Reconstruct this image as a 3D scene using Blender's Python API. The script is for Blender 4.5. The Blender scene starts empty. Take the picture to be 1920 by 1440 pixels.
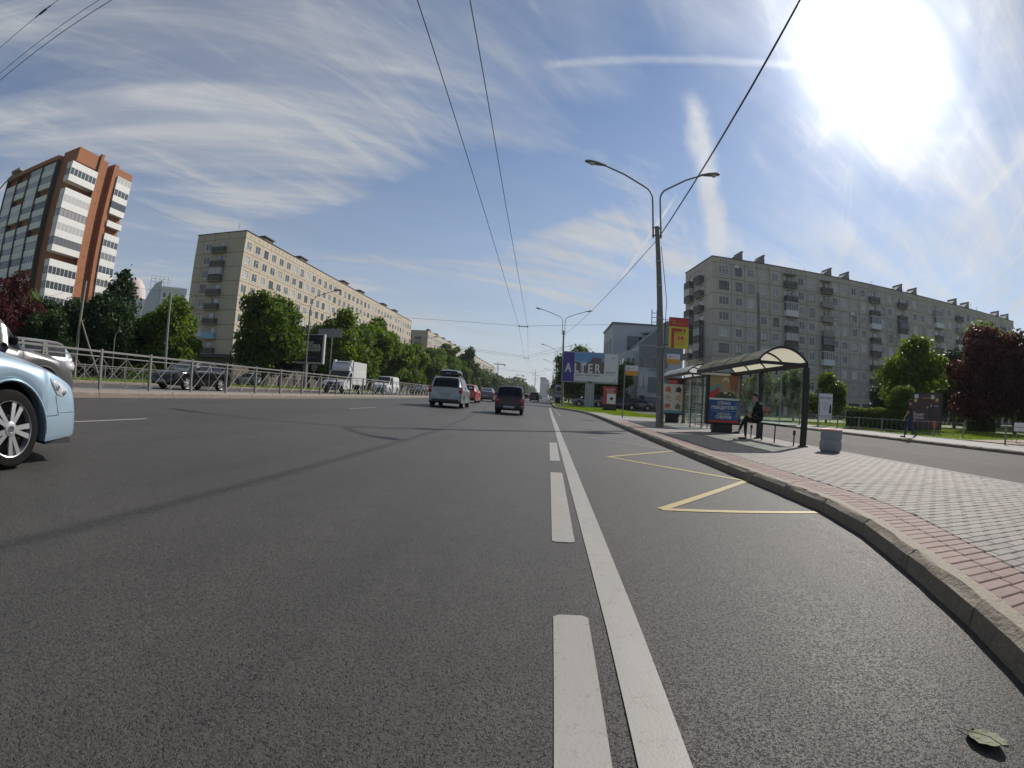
import bpy, bmesh, math, random
import numpy as np
from mathutils import Vector, Matrix
random.seed(7); RNG = np.random.default_rng(7)
sc = bpy.context.scene
COL = sc.collection
R = math.radians

# ------------------------------------------------------------------ camera
# action camera with an equidistant wide lens on a handlebar, 1.0 m above the road; +y runs along the street
cam_d = bpy.data.cameras.new('camera'); cam = bpy.data.objects.new('camera', cam_d); COL.objects.link(cam)
sc.camera = cam
def _cam_matrix(yaw, pitch, roll):
    cy, sy, cp, sp, cr, sr = math.cos(yaw), math.sin(yaw), math.cos(pitch), math.sin(pitch), math.cos(roll), math.sin(roll)
    Ry = Matrix(((cy,0,sy),(0,1,0),(-sy,0,cy))); Rx = Matrix(((1,0,0),(0,cp,-sp),(0,sp,cp))); Rz = Matrix(((cr,-sr,0),(sr,cr,0),(0,0,1)))
    M = Matrix(((1,0,0),(0,0,1),(0,-1,0)))
    return (Rz @ Rx @ Ry @ M).transposed()
cam.matrix_world = Matrix.Translation((0,0,1.0)) @ _cam_matrix(R(-4.256), R(-1.29), R(-3.3)).to_4x4()
cam_d.type = 'PANO'; cam_d.sensor_fit = 'HORIZONTAL'; cam_d.sensor_width = 36.0; cam_d.sensor_height = 27.0
cam_d.clip_start = 0.02; cam_d.clip_end = 20000
_f_mm = 924.7*36/1920
_cc = cam_d
_cc.panorama_type = 'FISHEYE_LENS_POLYNOMIAL'
_cc.fisheye_fov = R(175)
_cc.fisheye_polynomial_k0 = 0; _cc.fisheye_polynomial_k1 = -1/_f_mm
_cc.fisheye_polynomial_k2 = 0; _cc.fisheye_polynomial_k3 = 0; _cc.fisheye_polynomial_k4 = 0

# ------------------------------------------------------------------ sun, sky, exposure
SUN_AZ, SUN_EL = R(43.0), R(37.5)            # azimuth clockwise from +y
SUN = Vector((math.sin(SUN_AZ)*math.cos(SUN_EL), math.cos(SUN_AZ)*math.cos(SUN_EL), math.sin(SUN_EL)))
sd = bpy.data.lights.new('sun', 'SUN'); sd.energy = 4.3; sd.angle = R(0.6); sd.color = (1.0, 0.94, 0.86)
so = bpy.data.objects.new('sun', sd); COL.objects.link(so)
so.rotation_euler = SUN.to_track_quat('Z', 'Y').to_euler()
vs = sc.view_settings; vs.view_transform = 'Standard'; vs.look = 'None'; vs.gamma = 1; vs.use_curve_mapping = False
vs.exposure = 0.3
SKY_K = 0.08

class N:                                       # tiny node-graph helper
    def __init__(s, nt): s.nt = nt; s.x = 0
    def new(s, t, **kw):
        n = s.nt.nodes.new(t); s.x += 180; n.location = (s.x, 0)
        for k, v in kw.items():
            if k == 'ins':
                for i, val in v.items():
                    if hasattr(val, 'is_output'): s.nt.links.new(val, n.inputs[i])
                    else: n.inputs[i].default_value = val
            else: setattr(n, k, v)
        return n
    def math(s, op, a, b=0.0, c=None, clamp=False):
        ins = {0: a, 1: b}
        if c is not None: ins[2] = c
        return s.new('ShaderNodeMath', operation=op, use_clamp=clamp, ins=ins).outputs[0]
    def vmath(s, op, a, b=(0,0,0)):
        n = s.new('ShaderNodeVectorMath', operation=op, ins={0: a, 1: b})
        return n.outputs['Value'] if op in ('DOT_PRODUCT', 'LENGTH') else n.outputs[0]
    def mix(s, f, a, b, blend='MIX'):
        n = s.new('ShaderNodeMix', data_type='RGBA', blend_type=blend)
        for i, val in ((0, f), (6, a), (7, b)):
            if hasattr(val, 'is_output'): s.nt.links.new(val, n.inputs[i])
            else: n.inputs[i].default_value = val if i == 0 else tuple(val)+((1,) if len(val) == 3 else ())
        return n.outputs[2]
    def noise(s, vec, scale, detail=4, rough=.55, dist=0.0, w=None):
        n = s.new('ShaderNodeTexNoise', ins={'Vector': vec, 'Scale': scale, 'Detail': detail, 'Roughness': rough, 'Distortion': dist})
        return n.outputs['Fac']
    def ramp(s, f, stops):
        n = s.new('ShaderNodeValToRGB', ins={0: f}); cr = n.color_ramp
        while len(cr.elements) < len(stops): cr.elements.new(.5)
        for e, (p, c) in zip(cr.elements, stops):
            e.position = p; e.color = (c, c, c, 1) if not hasattr(c, '__len__') else (*c, 1)
        return n.outputs[0]
    def smooth(s, v, a, b):
        n = s.new('ShaderNodeMapRange', interpolation_type='SMOOTHSTEP', ins={0: v, 1: a, 2: b, 3: 0.0, 4: 1.0}); return n.outputs[0]

CLOUD_OFF = 31.0
def build_world():
    w = bpy.data.worlds.new('World'); sc.world = w; w.use_nodes = True
    nt = w.node_tree; nt.nodes.clear(); g = N(nt)
    sky = g.new('ShaderNodeTexSky', sky_type='NISHITA', sun_disc=False, sun_elevation=SUN_EL, sun_rotation=SUN_AZ,
                altitude=0, air_density=1.0, dust_density=0.15, ozone_density=4.0)
    d = g.new('ShaderNodeTexCoord').outputs['Generated']
    sep = g.new('ShaderNodeSeparateXYZ', ins={0: d}); dz = sep.outputs[2]
    zc = g.math('MAXIMUM', dz, 0.0)
    den = g.math('ADD', zc, 0.10)
    px = g.math('DIVIDE', sep.outputs[0], den); py = g.math('DIVIDE', sep.outputs[1], den)
    def plane(ang, sx, sy, off):
        c, s_ = math.cos(ang), math.sin(ang)
        u = g.math('ADD', g.math('MULTIPLY', px, c*sx), g.math('MULTIPLY', py, s_*sx))
        v = g.math('ADD', g.math('MULTIPLY', px, -s_*sy), g.math('MULTIPLY', py, c*sy))
        return g.new('ShaderNodeCombineXYZ', ins={0: u, 1: v, 2: off}).outputs[0]
    # wide veil of cirrus, streaks stretched along one wind direction, torn by finer fibres
    veil = g.noise(plane(R(20), .55, .85, CLOUD_OFF), 1.0, 5, .5, .5)
    fib = g.noise(plane(R(28), .5, 3.4, 7.7), 1.0, 6, .62, .7)
    fine = g.noise(plane(R(62), 1.3, 6.5, 1.3), 1.0, 6, .62, .9)
    veil_m = g.smooth(veil, .38, .62)
    fib_m = g.smooth(fib, .40, .72)
    fine_m = g.smooth(fine, .44, .78)
    m = g.math('MULTIPLY', veil_m, g.math('ADD', .34, g.math('MULTIPLY', g.smooth(fib, .34, .78), .62)))
    m = g.math('ADD', m, g.math('MULTIPLY', g.math('MULTIPLY', fine_m, g.smooth(veil, .36, .56)), .42))
    m = g.math('ADD', m, g.math('MULTIPLY', fib_m, .10))
    # bank of haze towards the horizon
    hz = g.math('MULTIPLY', g.math('POWER', g.math('SUBTRACT', 1.0, zc), 3.0), g.math('ADD', .82, g.math('MULTIPLY', fib_m, .25)))
    m = g.math('MAXIMUM', m, hz)
    # aircraft trails: thin great-circle bands, limited in length
    def trail(a, b, width, k, soft=.5, wob=0.0):
        A, B = Vector(a).normalized(), Vector(b).normalized(); n = A.cross(B).normalized(); mid = (A+B).normalized()
        half = math.cos(A.angle(B)/2)
        dist = g.math('ABSOLUTE', g.math('ADD', g.vmath('DOT_PRODUCT', d, tuple(n)), g.math('MULTIPLY', g.math('SUBTRACT', g.noise(d, 14, 6, .6), .5), wob)))
        band = g.math('SUBTRACT', 1.0, g.smooth(dist, width*(1-soft), width))
        along = g.smooth(g.vmath('DOT_PRODUCT', d, tuple(mid)), half-.004, half+.006)
        tex = g.math('ADD', .55, g.math('MULTIPLY', g.noise(d, 60, 5, .65), .9))
        return g.math('MULTIPLY', g.math('MULTIPLY', g.math('MULTIPLY', band, along), k), tex, clamp=True)
    for t in TRAILS: m = g.math('ADD', m, trail(*t))
    m = g.math('MINIMUM', m, .90)
    # forward scattering in the thin ice cloud brightens it round the sun
    ca = g.math('MAXIMUM', g.vmath('DOT_PRODUCT', d, tuple(SUN)), 0.0)
    fw = g.math('ADD', g.math('MULTIPLY', g.math('POWER', ca, 70.0), 12.0), g.math('MULTIPLY', g.math('POWER', ca, 8.0), 4.0))
    cl_v = g.math('MULTIPLY', g.math('ADD', 5.3, fw), g.math('ADD', .80, g.math('MULTIPLY', g.noise(plane(R(35), 1.2, 3.0, 4.4), 1.0, 5, .6), .4)))
    cl = g.mix(1.0, (0.93, 0.955, 1.0), g.new('ShaderNodeCombineXYZ', ins={0: cl_v, 1: cl_v, 2: cl_v}).outputs[0], 'MULTIPLY')
    glow_v = g.math('ADD', g.math('MULTIPLY', g.math('POWER', ca, 200.0), 26.0), g.math('MULTIPLY', g.math('POWER', ca, 30.0), 2.0))
    base = g.mix(1.0, sky.outputs[0], g.new('ShaderNodeCombineXYZ', ins={0: glow_v, 1: glow_v, 2: glow_v}).outputs[0], 'ADD')
    out = g.mix(m, base, cl)
    bg = g.new('ShaderNodeBackground', ins={0: out, 1: SKY_K})
    o = g.new('ShaderNodeOutputWorld', ins={0: bg.outputs[0]})
def sky_dir(az, el): a, e = R(az), R(el); return (math.sin(a)*math.cos(e), math.cos(a)*math.cos(e), math.sin(e))
TRAILS = [((0,0,0),)*2]
TRAILS = [(sky_dir(17.5,35), sky_dir(19.8,16.5), .034, .75, .95, .045),
          (sky_dir(-2,38.5), sky_dir(33,37.5), .013, .30, .95, .012),
          (sky_dir(8.6,15.0), sky_dir(13.8,22.6), .0035, 1.1, .5, 0.0)]
build_world()

# ------------------------------------------------------------------ helpers
def tag(o, label=None, cat=None, group=None, kind=None):
    if label: o['label'] = label
    if cat: o['category'] = cat
    if group: o['group'] = group
    if kind: o['kind'] = kind
    return o
def empty(name, loc=(0,0,0), rz=0.0, label=None, cat=None, group=None):
    o = bpy.data.objects.new(name, None); COL.objects.link(o)
    o.location = loc; o.rotation_euler = (0,0,rz); o.empty_display_size = .2
    return tag(o, label, cat, group)
def put(name, me, parent=None, loc=(0,0,0), rz=0.0, scale=None):
    o = bpy.data.objects.new(name, me); COL.objects.link(o)
    o.location = loc; o.rotation_euler = (0,0,rz)
    if scale: o.scale = scale
    if parent: o.parent = parent
    return o
def copy_tree(o, parent=None):
    c = o.copy(); COL.objects.link(c); c.parent = parent
    for ch in o.children: copy_tree(ch, c)
    return c
class MB:
    """collects faces, then becomes ONE mesh"""
    def __init__(s): s.v = []; s.f = []; s.m = []; s.mi = 0
    def add(s, vs, fs):
        b = len(s.v); s.v += [tuple(p) for p in vs]; s.f += [tuple(b+i for i in f) for f in fs]; s.m += [s.mi]*len(fs); return s
    def box(s, x0, x1, y0, y1, z0, z1, M=None):
        v = [Vector(p) for p in ((x0,y0,z0),(x1,y0,z0),(x1,y1,z0),(x0,y1,z0),(x0,y0,z1),(x1,y0,z1),(x1,y1,z1),(x0,y1,z1))]
        if M: v = [M @ p for p in v]
        return s.add(v, [(0,3,2,1),(4,5,6,7),(0,1,5,4),(1,2,6,5),(2,3,7,6),(3,0,4,7)])
    def bbox(s, x0, x1, y0, y1, z0, z1, b=.01, M=None):      # chamfered box
        cx, cy, cz = (x0+x1)/2, (y0+y1)/2, (z0+z1)/2
        bm = bmesh.new(); bmesh.ops.create_cube(bm, size=1)
        for v in bm.verts: v.co = Vector((cx+v.co.x*(x1-x0), cy+v.co.y*(y1-y0), cz+v.co.z*(z1-z0)))
        bmesh.ops.bevel(bm, geom=bm.edges[:], offset=b, segments=1, affect='EDGES', profile=.5)
        bm.verts.index_update()
        v = [(M @ q.co if M else q.co) for q in bm.verts]; f = [[q.index for q in t.verts] for t in bm.faces]; bm.free()
        return s.add(v, f)
    def tube(s, pts, rad, n=8, caps=True):
        pts = [Vector(p) for p in pts]; rad = rad if hasattr(rad, '__len__') else [rad]*len(pts)
        vs, up = [], None
        for i, p in enumerate(pts):
            t = (pts[min(i+1, len(pts)-1)] - pts[max(i-1, 0)]).normalized()
            if up is None: up = Vector((0,0,1)) if abs(t.z) < .9 else Vector((0,1,0))
            a = t.cross(up).normalized(); b = a.cross(t).normalized(); up = b
            vs += [p + rad[i]*(math.cos(2*math.pi*k/n)*a + math.sin(2*math.pi*k/n)*b) for k in range(n)]
        fs = [(i*n+k, i*n+(k+1)%n, (i+1)*n+(k+1)%n, (i+1)*n+k) for i in range(len(pts)-1) for k in range(n)]
        if caps: fs += [tuple(range(n))[::-1], tuple((len(pts)-1)*n+k for k in range(n))]
        return s.add(vs, fs)
    def lathe(s, prof, n=24, axis='z', c=(0,0,0)):
        vs = []
        for r, h in prof:
            for k in range(n):
                a = 2*math.pi*k/n; x, y = r*math.cos(a), r*math.sin(a)
                vs.append({'z':(c[0]+x,c[1]+y,c[2]+h), 'x':(c[0]+h,c[1]+x,c[2]+y), 'y':(c[0]+x,c[1]+h,c[2]+y)}[axis])
        m = len(prof)
        fs = [(i*n+k, i*n+(k+1)%n, (i+1)*n+(k+1)%n, (i+1)*n+k) for i in range(m-1) for k in range(n)]
        return s.add(vs, fs)
    def prism(s, poly, a0, a1, axis='y'):                      # poly in the two other axes
        def P(u, v, a): return {'y':(u,a,v), 'x':(a,u,v), 'z':(u,v,a)}[axis]
        n = len(poly)
        vs = [P(u,v,a0) for u,v in poly] + [P(u,v,a1) for u,v in poly]
        fs = [tuple(range(n)), tuple(range(2*n-1, n-1, -1))] + [(i, n+i, n+(i+1)%n, (i+1)%n) for i in range(n)]
        return s.add(vs, fs)
    def quad(s, a, b, c, d): return s.add([a,b,c,d], [(0,1,2,3)])
    def mesh(s, name, mats, smooth=None, fix=True):
        me = bpy.data.meshes.new(name); me.from_pydata(s.v, [], s.f)
        for m_ in (mats if isinstance(mats, (list, tuple)) else [mats]): me.materials.append(m_)
        if any(s.m): me.polygons.foreach_set('material_index', s.m)
        if fix:
            bm = bmesh.new(); bm.from_mesh(me); bmesh.ops.recalc_face_normals(bm, faces=bm.faces[:]); bm.to_mesh(me); bm.free()
        if smooth:
            me.shade_smooth()
            me.set_sharp_from_angle(angle=R(smooth))
        me.update(); return me
    def build(s, name, mats, parent=None, loc=(0,0,0), rz=0.0, smooth=None, fix=True):
        return put(name, s.mesh(name, mats, smooth, fix), parent, loc, rz)

def np_mesh(name, V, F, mats, mi=None):
    me = bpy.data.meshes.new(name); V = np.asarray(V, np.float32); F = np.asarray(F, np.int32)
    k = F.shape[1]
    me.vertices.add(len(V)); me.vertices.foreach_set('co', V.ravel())
    me.loops.add(F.size); me.loops.foreach_set('vertex_index', F.ravel())
    me.polygons.add(len(F)); me.polygons.foreach_set('loop_start', np.arange(0, F.size, k, dtype=np.int32))
    me.polygons.foreach_set('loop_total', np.full(len(F), k, np.int32))
    for m_ in (mats if isinstance(mats, (list, tuple)) else [mats]): me.materials.append(m_)
    if mi is not None: me.polygons.foreach_set('material_index', np.asarray(mi, np.int32))
    me.update(calc_edges=True); me.validate(); return me

# ------------------------------------------------------------------ materials
MATS = {}
def mat(name, col, rough=.6, metal=0.0, var=.12, vscale=3.0, bump=0.0, bscale=40.0, coat=0.0, spec=.5, stain=0.0, stain_col=(.08,.07,.06), coord='Object', rnd=0.0, vary_obj=0.0):
    if name in MATS: return MATS[name]
    m = bpy.data.materials.new(name); m.use_nodes = True; nt = m.node_tree; nt.nodes.clear(); g = N(nt)
    tc = g.new('ShaderNodeTexCoord').outputs[coord] if coord != 'World' else g.new('ShaderNodeNewGeometry').outputs['Position']
    n1 = g.noise(tc, vscale, 6, .6)
    c = g.mix(n1, tuple(x*(1-var) for x in col), tuple(min(1, x*(1+var)) for x in col))
    if stain:
        st = g.new('ShaderNodeMapping', ins={0: tc, 3: (1.0, 1.0, .18)}).outputs[0]
        c = g.mix(g.math('MULTIPLY', g.smooth(g.noise(st, vscale*1.7, 7, .65), .48, .75), stain), c, stain_col)
    if rnd:
        ri = g.new('ShaderNodeNewGeometry').outputs['Random Per Island']
        k = g.math('ADD', 1-rnd, g.math('MULTIPLY', ri, 2*rnd))
        c = g.mix(1.0, c, g.new('ShaderNodeCombineXYZ', ins={0:k,1:k,2:k}).outputs[0], 'MULTIPLY')
    if vary_obj:
        ri = g.new('ShaderNodeObjectInfo').outputs['Random']
        k = g.math('ADD', 1-vary_obj, g.math('MULTIPLY', ri, 2*vary_obj))
        c = g.mix(1.0, c, g.new('ShaderNodeCombineXYZ', ins={0:k,1:k,2:k}).outputs[0], 'MULTIPLY')
    ins = {'Base Color': c, 'Metallic': metal, 'Specular IOR Level': spec, 'Coat Weight': coat, 'Coat Roughness': .04}
    ins['Roughness'] = g.math('ADD', rough, g.math('MULTIPLY', g.math('SUBTRACT', n1, .5), .2), clamp=True)
    if bump:
        b = g.new('ShaderNodeBump', ins={'Strength': 1.0, 'Distance': bump, 'Height': g.noise(tc, bscale, 5, .6)})
        ins['Normal'] = b.outputs[0]
    p = g.new('ShaderNodeBsdfPrincipled', ins=ins)
    g.new('ShaderNodeOutputMaterial', ins={0: p.outputs[0]})
    MATS[name] = m; return m
def print_mat(name, col, rough=.45): return mat(name, col, rough, var=.05, vscale=8)
def paint(name, col, metal=.25, rough=.35, coat=.6): return mat(name, col, rough, metal, var=.05, vscale=1.3, coat=coat, bump=.0004, bscale=5)
def leaf_mat(name, a, b, trans=.35, gloss=.12):
    if name in MATS: return MATS[name]
    m = bpy.data.materials.new(name); m.use_nodes = True; nt = m.node_tree; nt.nodes.clear(); g = N(nt)
    ge = g.new('ShaderNodeNewGeometry')
    tc = g.new('ShaderNodeTexCoord').outputs['Object']
    f = g.math('ADD', g.math('MULTIPLY', ge.outputs['Random Per Island'], .6), g.math('MULTIPLY', g.noise(tc, .8, 3), .5), clamp=True)
    c = g.mix(f, a, b)
    p = g.new('ShaderNodeBsdfPrincipled', ins={'Base Color': c, 'Roughness': .5, 'Specular IOR Level': gloss})
    tcol = g.mix(1.0, c, (2.0, 1.9, .6), 'MULTIPLY')
    t = g.new('ShaderNodeBsdfTranslucent', ins={0: tcol})
    x = g.new('ShaderNodeMixShader', ins={0: trans, 1: p.outputs[0], 2: t.outputs[0]})
    g.new('ShaderNodeOutputMaterial', ins={0: x.outputs[0]}); MATS[name] = m; return m
def window_glass(name, dark=(.018,.024,.03), curtain=(.33,.32,.30), p=.45, rough=.06):
    """panes: dark room or a drawn curtain behind reflecting glass, chosen per object"""
    if name in MATS: return MATS[name]
    m = bpy.data.materials.new(name); m.use_nodes = True; nt = m.node_tree; nt.nodes.clear(); g = N(nt)
    r = g.new('ShaderNodeObjectInfo').outputs['Random']
    tc = g.new('ShaderNodeTexCoord').outputs['Object']
    fold = g.noise(g.new('ShaderNodeMapping', ins={0: tc, 3: (9, 9, .4)}).outputs[0], 1.0, 3)
    k = g.math('MULTIPLY', g.smooth(r, 1-p, 1.0), g.math('ADD', .55, g.math('MULTIPLY', fold, .6)))
    c = g.mix(k, dark, curtain)
    b = g.new('ShaderNodeBump', ins={'Strength': .25, 'Distance': .01, 'Height': g.noise(tc, 1.6, 2)})
    pr = g.new('ShaderNodeBsdfPrincipled', ins={'Base Color': c, 'Roughness': rough, 'Specular IOR Level': .8, 'Normal': b.outputs[0]})
    g.new('ShaderNodeOutputMaterial', ins={0: pr.outputs[0]}); MATS[name] = m; return m
def clear_glass(name, tint=(.86,.92,.9), haze=.10):
    if name in MATS: return MATS[name]
    m = bpy.data.materials.new(name); m.use_nodes = True; nt = m.node_tree; nt.nodes.clear(); g = N(nt)
    t = g.new('ShaderNodeBsdfTransparent', ins={0: (*tint, 1)})
    gl = g.new('ShaderNodeBsdfGlossy', ins={0: (.9,.95,.95,1), 1: .03})
    df = g.new('ShaderNodeBsdfTranslucent', ins={0: (.7,.75,.72,1)})
    tc = g.new('ShaderNodeTexCoord').outputs['Object']
    h = g.math('MULTIPLY', g.smooth(g.noise(tc, 2.2, 6, .65), .35, .8), haze*1.6)
    a = g.new('ShaderNodeMixShader', ins={0: h, 1: t.outputs[0], 2: df.outputs[0]})
    fr = g.math('ADD', .035, g.math('MULTIPLY', g.math('POWER', g.new('ShaderNodeLayerWeight', ins={0: .5}).outputs['Facing'], 5.0), .6))
    x = g.new('ShaderNodeMixShader', ins={0: fr, 1: a.outputs[0], 2: gl.outputs[0]})
    g.new('ShaderNodeOutputMaterial', ins={0: x.outputs[0]}); MATS[name] = m; return m

def asphalt(name, base=.06, warm=1.0, coarse=1.0, streak=1.0, rough0=.47, spec=.5):
    m = bpy.data.materials.new(name); m.use_nodes = True; nt = m.node_tree; nt.nodes.clear(); g = N(nt)
    pos = g.new('ShaderNodeNewGeometry').outputs['Position']
    wn = g.new('ShaderNodeTexNoise', ins={'Vector': pos, 'Scale': 60/coarse, 'Detail': 2}).outputs['Color']
    wp = g.vmath('ADD', pos, g.vmath('MULTIPLY', g.vmath('SUBTRACT', wn, (.5,.5,.5)), (.022*coarse,.022*coarse,0)))
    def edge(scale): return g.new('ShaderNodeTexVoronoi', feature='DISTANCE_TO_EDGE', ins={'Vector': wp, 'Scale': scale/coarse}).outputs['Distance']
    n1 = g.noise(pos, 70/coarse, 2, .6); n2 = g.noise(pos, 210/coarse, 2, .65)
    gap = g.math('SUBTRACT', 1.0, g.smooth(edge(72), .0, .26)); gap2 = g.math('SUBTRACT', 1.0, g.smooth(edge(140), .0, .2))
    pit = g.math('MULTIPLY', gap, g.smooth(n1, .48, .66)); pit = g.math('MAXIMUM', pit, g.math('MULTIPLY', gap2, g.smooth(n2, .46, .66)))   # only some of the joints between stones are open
    cell = g.new('ShaderNodeTexVoronoi', ins={'Vector': pos, 'Scale': 120/coarse}).outputs['Color']
    tone = g.new('ShaderNodeSeparateXYZ', ins={0: cell}).outputs[0]; hue = g.new('ShaderNodeSeparateXYZ', ins={0: cell}).outputs[1]
    big = g.noise(pos, .35, 5, .55); mid = g.noise(pos, 5.0, 5, .6)
    st = g.noise(g.new('ShaderNodeMapping', ins={0: pos, 3: (1.7, .035, 1)}).outputs[0], 1.0, 4, .55)      # worn wheel tracks run along the street
    st2 = g.noise(g.new('ShaderNodeMapping', ins={0: pos, 3: (6.0, .05, 1)}).outputs[0], 1.0, 5, .6)
    v = g.math('ADD', base*.72, g.math('MULTIPLY', tone, base*.56))
    v = g.math('MULTIPLY', v, g.math('ADD', .72, g.math('MULTIPLY', big, .55)))
    v = g.math('MULTIPLY', v, g.math('ADD', 1-.38*streak, g.math('MULTIPLY', g.math('ADD', st, g.math('MULTIPLY', st2, .5)), .52*streak)))
    v = g.math('MULTIPLY', v, g.math('ADD', .8, g.math('MULTIPLY', mid, .4)))
    v = g.math('MULTIPLY', v, g.math('SUBTRACT', 1.0, g.math('MULTIPLY', pit, .72)))  # shadow inside the open pits is darkened into the colour too
    tint = g.mix(hue, (1.10*warm, .98, .86), (1.02, 1.0, .95))
    c = g.mix(1.0, g.new('ShaderNodeCombineXYZ', ins={0:v,1:v,2:v}).outputs[0], tint, 'MULTIPLY')
    h = g.math('ADD', g.math('MULTIPLY', pit, -1.0), g.math('ADD', g.math('MULTIPLY', n2, .30), g.math('MULTIPLY', n1, .25)))
    b = g.new('ShaderNodeBump', ins={'Strength': .85, 'Distance': .0050*coarse, 'Height': h})
    rough = g.math('ADD', rough0, g.math('MULTIPLY', st, .18))
    p = g.new('ShaderNodeBsdfPrincipled', ins={'Base Color': c, 'Roughness': rough, 'Specular IOR Level': spec, 'Normal': b.outputs[0]})
    g.new('ShaderNodeOutputMaterial', ins={0: p.outputs[0]}); MATS[name] = m; return m
def road_paint(name, col, worn=.5):
    m = bpy.data.materials.new(name); m.use_nodes = True; nt = m.node_tree; nt.nodes.clear(); g = N(nt)
    pos = g.new('ShaderNodeNewGeometry').outputs['Position']
    d1 = g.new('ShaderNodeTexVoronoi', ins={'Vector': pos, 'Scale': 78}).outputs['Distance']
    w = g.math('MULTIPLY', g.smooth(g.math('ADD', g.noise(pos, 9, 7, .7), g.math('MULTIPLY', d1, .25)), .74-.22*worn, .98-.22*worn), .9)
    dirt = g.noise(g.new('ShaderNodeMapping', ins={0: pos, 3: (3, .6, 1)}).outputs[0], 1.5, 7, .65)
    c = g.mix(dirt, tuple(x*.72 for x in col), tuple(x*1.08 for x in col)); c = g.mix(g.math('MULTIPLY', w, .6), c, (.10,.096,.09))
    b = g.new('ShaderNodeBump', ins={'Strength': .3, 'Distance': .003, 'Height': g.math('SUBTRACT', g.noise(pos, 90, 4), g.math('MULTIPLY', d1, .3))})
    p = g.new('ShaderNodeBsdfPrincipled', ins={'Base Color': c, 'Roughness': .6, 'Normal': b.outputs[0]})
    g.new('ShaderNodeOutputMaterial', ins={0: p.outputs[0]}); MATS[name] = m; return m
def grass_ground(name, cols=((.05,.085,.018),(.12,.15,.03),(.16,.12,.07)), bare=.55):
    m = bpy.data.materials.new(name); m.use_nodes = True; nt = m.node_tree; nt.nodes.clear(); g = N(nt)
    pos = g.new('ShaderNodeNewGeometry').outputs['Position']
    c = g.mix(g.noise(pos, 3.5, 8, .7), cols[0], cols[1])
    c = g.mix(g.smooth(g.noise(pos, .22, 6, .6), bare, bare+.18), c, cols[2])
    b = g.new('ShaderNodeBump', ins={'Strength': 1, 'Distance': .05, 'Height': g.noise(pos, 22, 6, .7)})
    p = g.new('ShaderNodeBsdfPrincipled', ins={'Base Color': c, 'Roughness': .9, 'Normal': b.outputs[0]})
    g.new('ShaderNodeOutputMaterial', ins={0: p.outputs[0]}); MATS[name] = m; return m

_TXT = {}
_SIDE = bpy.data.scenes.new('workbench_scene')
def side_graph(ob):
    _SIDE.collection.objects.link(ob); vl = _SIDE.view_layers[0]; vl.update(); return vl.depsgraph
def text_mesh(txt, size, material, ext=.004, bold=0.0, align='CENTER', width=None):
    """lettering as a real mesh in the x-z plane, facing -y, baseline at z=0; fitted to `width` when given"""
    key = (txt, size, material.name, ext, bold, align, width)
    if key in _TXT: return _TXT[key]
    cu = bpy.data.curves.new('lettering', 'FONT'); cu.body = txt; cu.size = size; cu.extrude = ext; cu.offset = bold; cu.align_x = align; cu.resolution_u = 3
    ob = bpy.data.objects.new('tmp', cu); dg = side_graph(ob); me = bpy.data.meshes.new_from_object(ob.evaluated_get(dg))
    bpy.data.objects.remove(ob); bpy.data.curves.remove(cu)
    v = np.empty(len(me.vertices)*3, np.float32); me.vertices.foreach_get('co', v); v = v.reshape(-1, 3)
    if width and len(v):
        w0 = v[:,0].max()-v[:,0].min()
        v[:,0] = (v[:,0]-(v[:,0].max()+v[:,0].min())/2)*width/w0
    v = np.stack([v[:,0], -v[:,2], v[:,1]], 1)
    me.vertices.foreach_set('co', v.ravel().astype(np.float32)); me.materials.clear(); me.materials.append(material); me.update()
    me.name = 'lettering'; _TXT[key] = me; return me
def ordinal(i): return ['first','second','third','fourth','fifth','sixth','seventh','eighth','ninth','tenth','eleventh','twelfth','thirteenth','fourteenth','fifteenth','sixteenth','seventeenth','eighteenth','nineteenth','twentieth','twenty-first','twenty-second','twenty-third','twenty-fourth','twenty-fifth','twenty-sixth','twenty-seventh','twenty-eighth','twenty-ninth','thirtieth'][i]

def zg(x):
    if x < -10.9: return .2725
    if x < 0: return -.025*x
    if x < 8: return -.015*x
    return -.12

# ------------------------------------------------------------------ the setting: ground, roads, kerbs, pavings
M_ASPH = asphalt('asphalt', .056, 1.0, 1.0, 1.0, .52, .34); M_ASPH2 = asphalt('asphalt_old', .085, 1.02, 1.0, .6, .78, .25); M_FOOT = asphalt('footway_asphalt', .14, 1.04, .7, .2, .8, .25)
M_LINE = road_paint('road_paint_white', (.275,.26,.235), .36); M_YEL = road_paint('road_paint_yellow', (.34,.265,.09), .5)
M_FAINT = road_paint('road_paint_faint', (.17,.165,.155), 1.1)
M_GRASS = grass_ground('grass_ground'); M_LAWN = grass_ground('lawn', ((.07,.12,.018),(.17,.22,.04),(.2,.19,.07)), .72)
M_KERB = mat('kerb_granite', (.20,.165,.12), .8, var=.35, vscale=9, bump=.012, bscale=30, stain=.5, coord='World')
M_KERB2 = mat('kerb_pink_granite', (.175,.145,.118), .8, var=.28, vscale=7, bump=.008, bscale=40, stain=.3, coord='World')
def sheet(name, xs, zs, y0, y1, m, kind='structure', ny=1):
    b = MB(); ys = [y0+(y1-y0)*i/ny for i in range(ny+1)]
    for j in range(ny):
        for i in range(len(xs)-1):
            b.quad((xs[i],ys[j],zs[i]),(xs[i+1],ys[j],zs[i+1]),(xs[i+1],ys[j+1],zs[i+1]),(xs[i],ys[j+1],zs[i]))
    return tag(b.build(name, m, fix=False), kind=kind)
sheet('ground', [-4000,-25,-24,-10,0,15.82,15.9,4000], [.16,.16,.05,.05,-.3,-.3,-.04,-.04], -300, 6000, M_GRASS)
ROAD = sheet('road', [-10.9,-7,-3.5,0,3.2,7.9], [zg(-10.9),zg(-7),zg(-3.5),0,zg(3.2),zg(7.9)], -60, 2500, M_ASPH)
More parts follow.
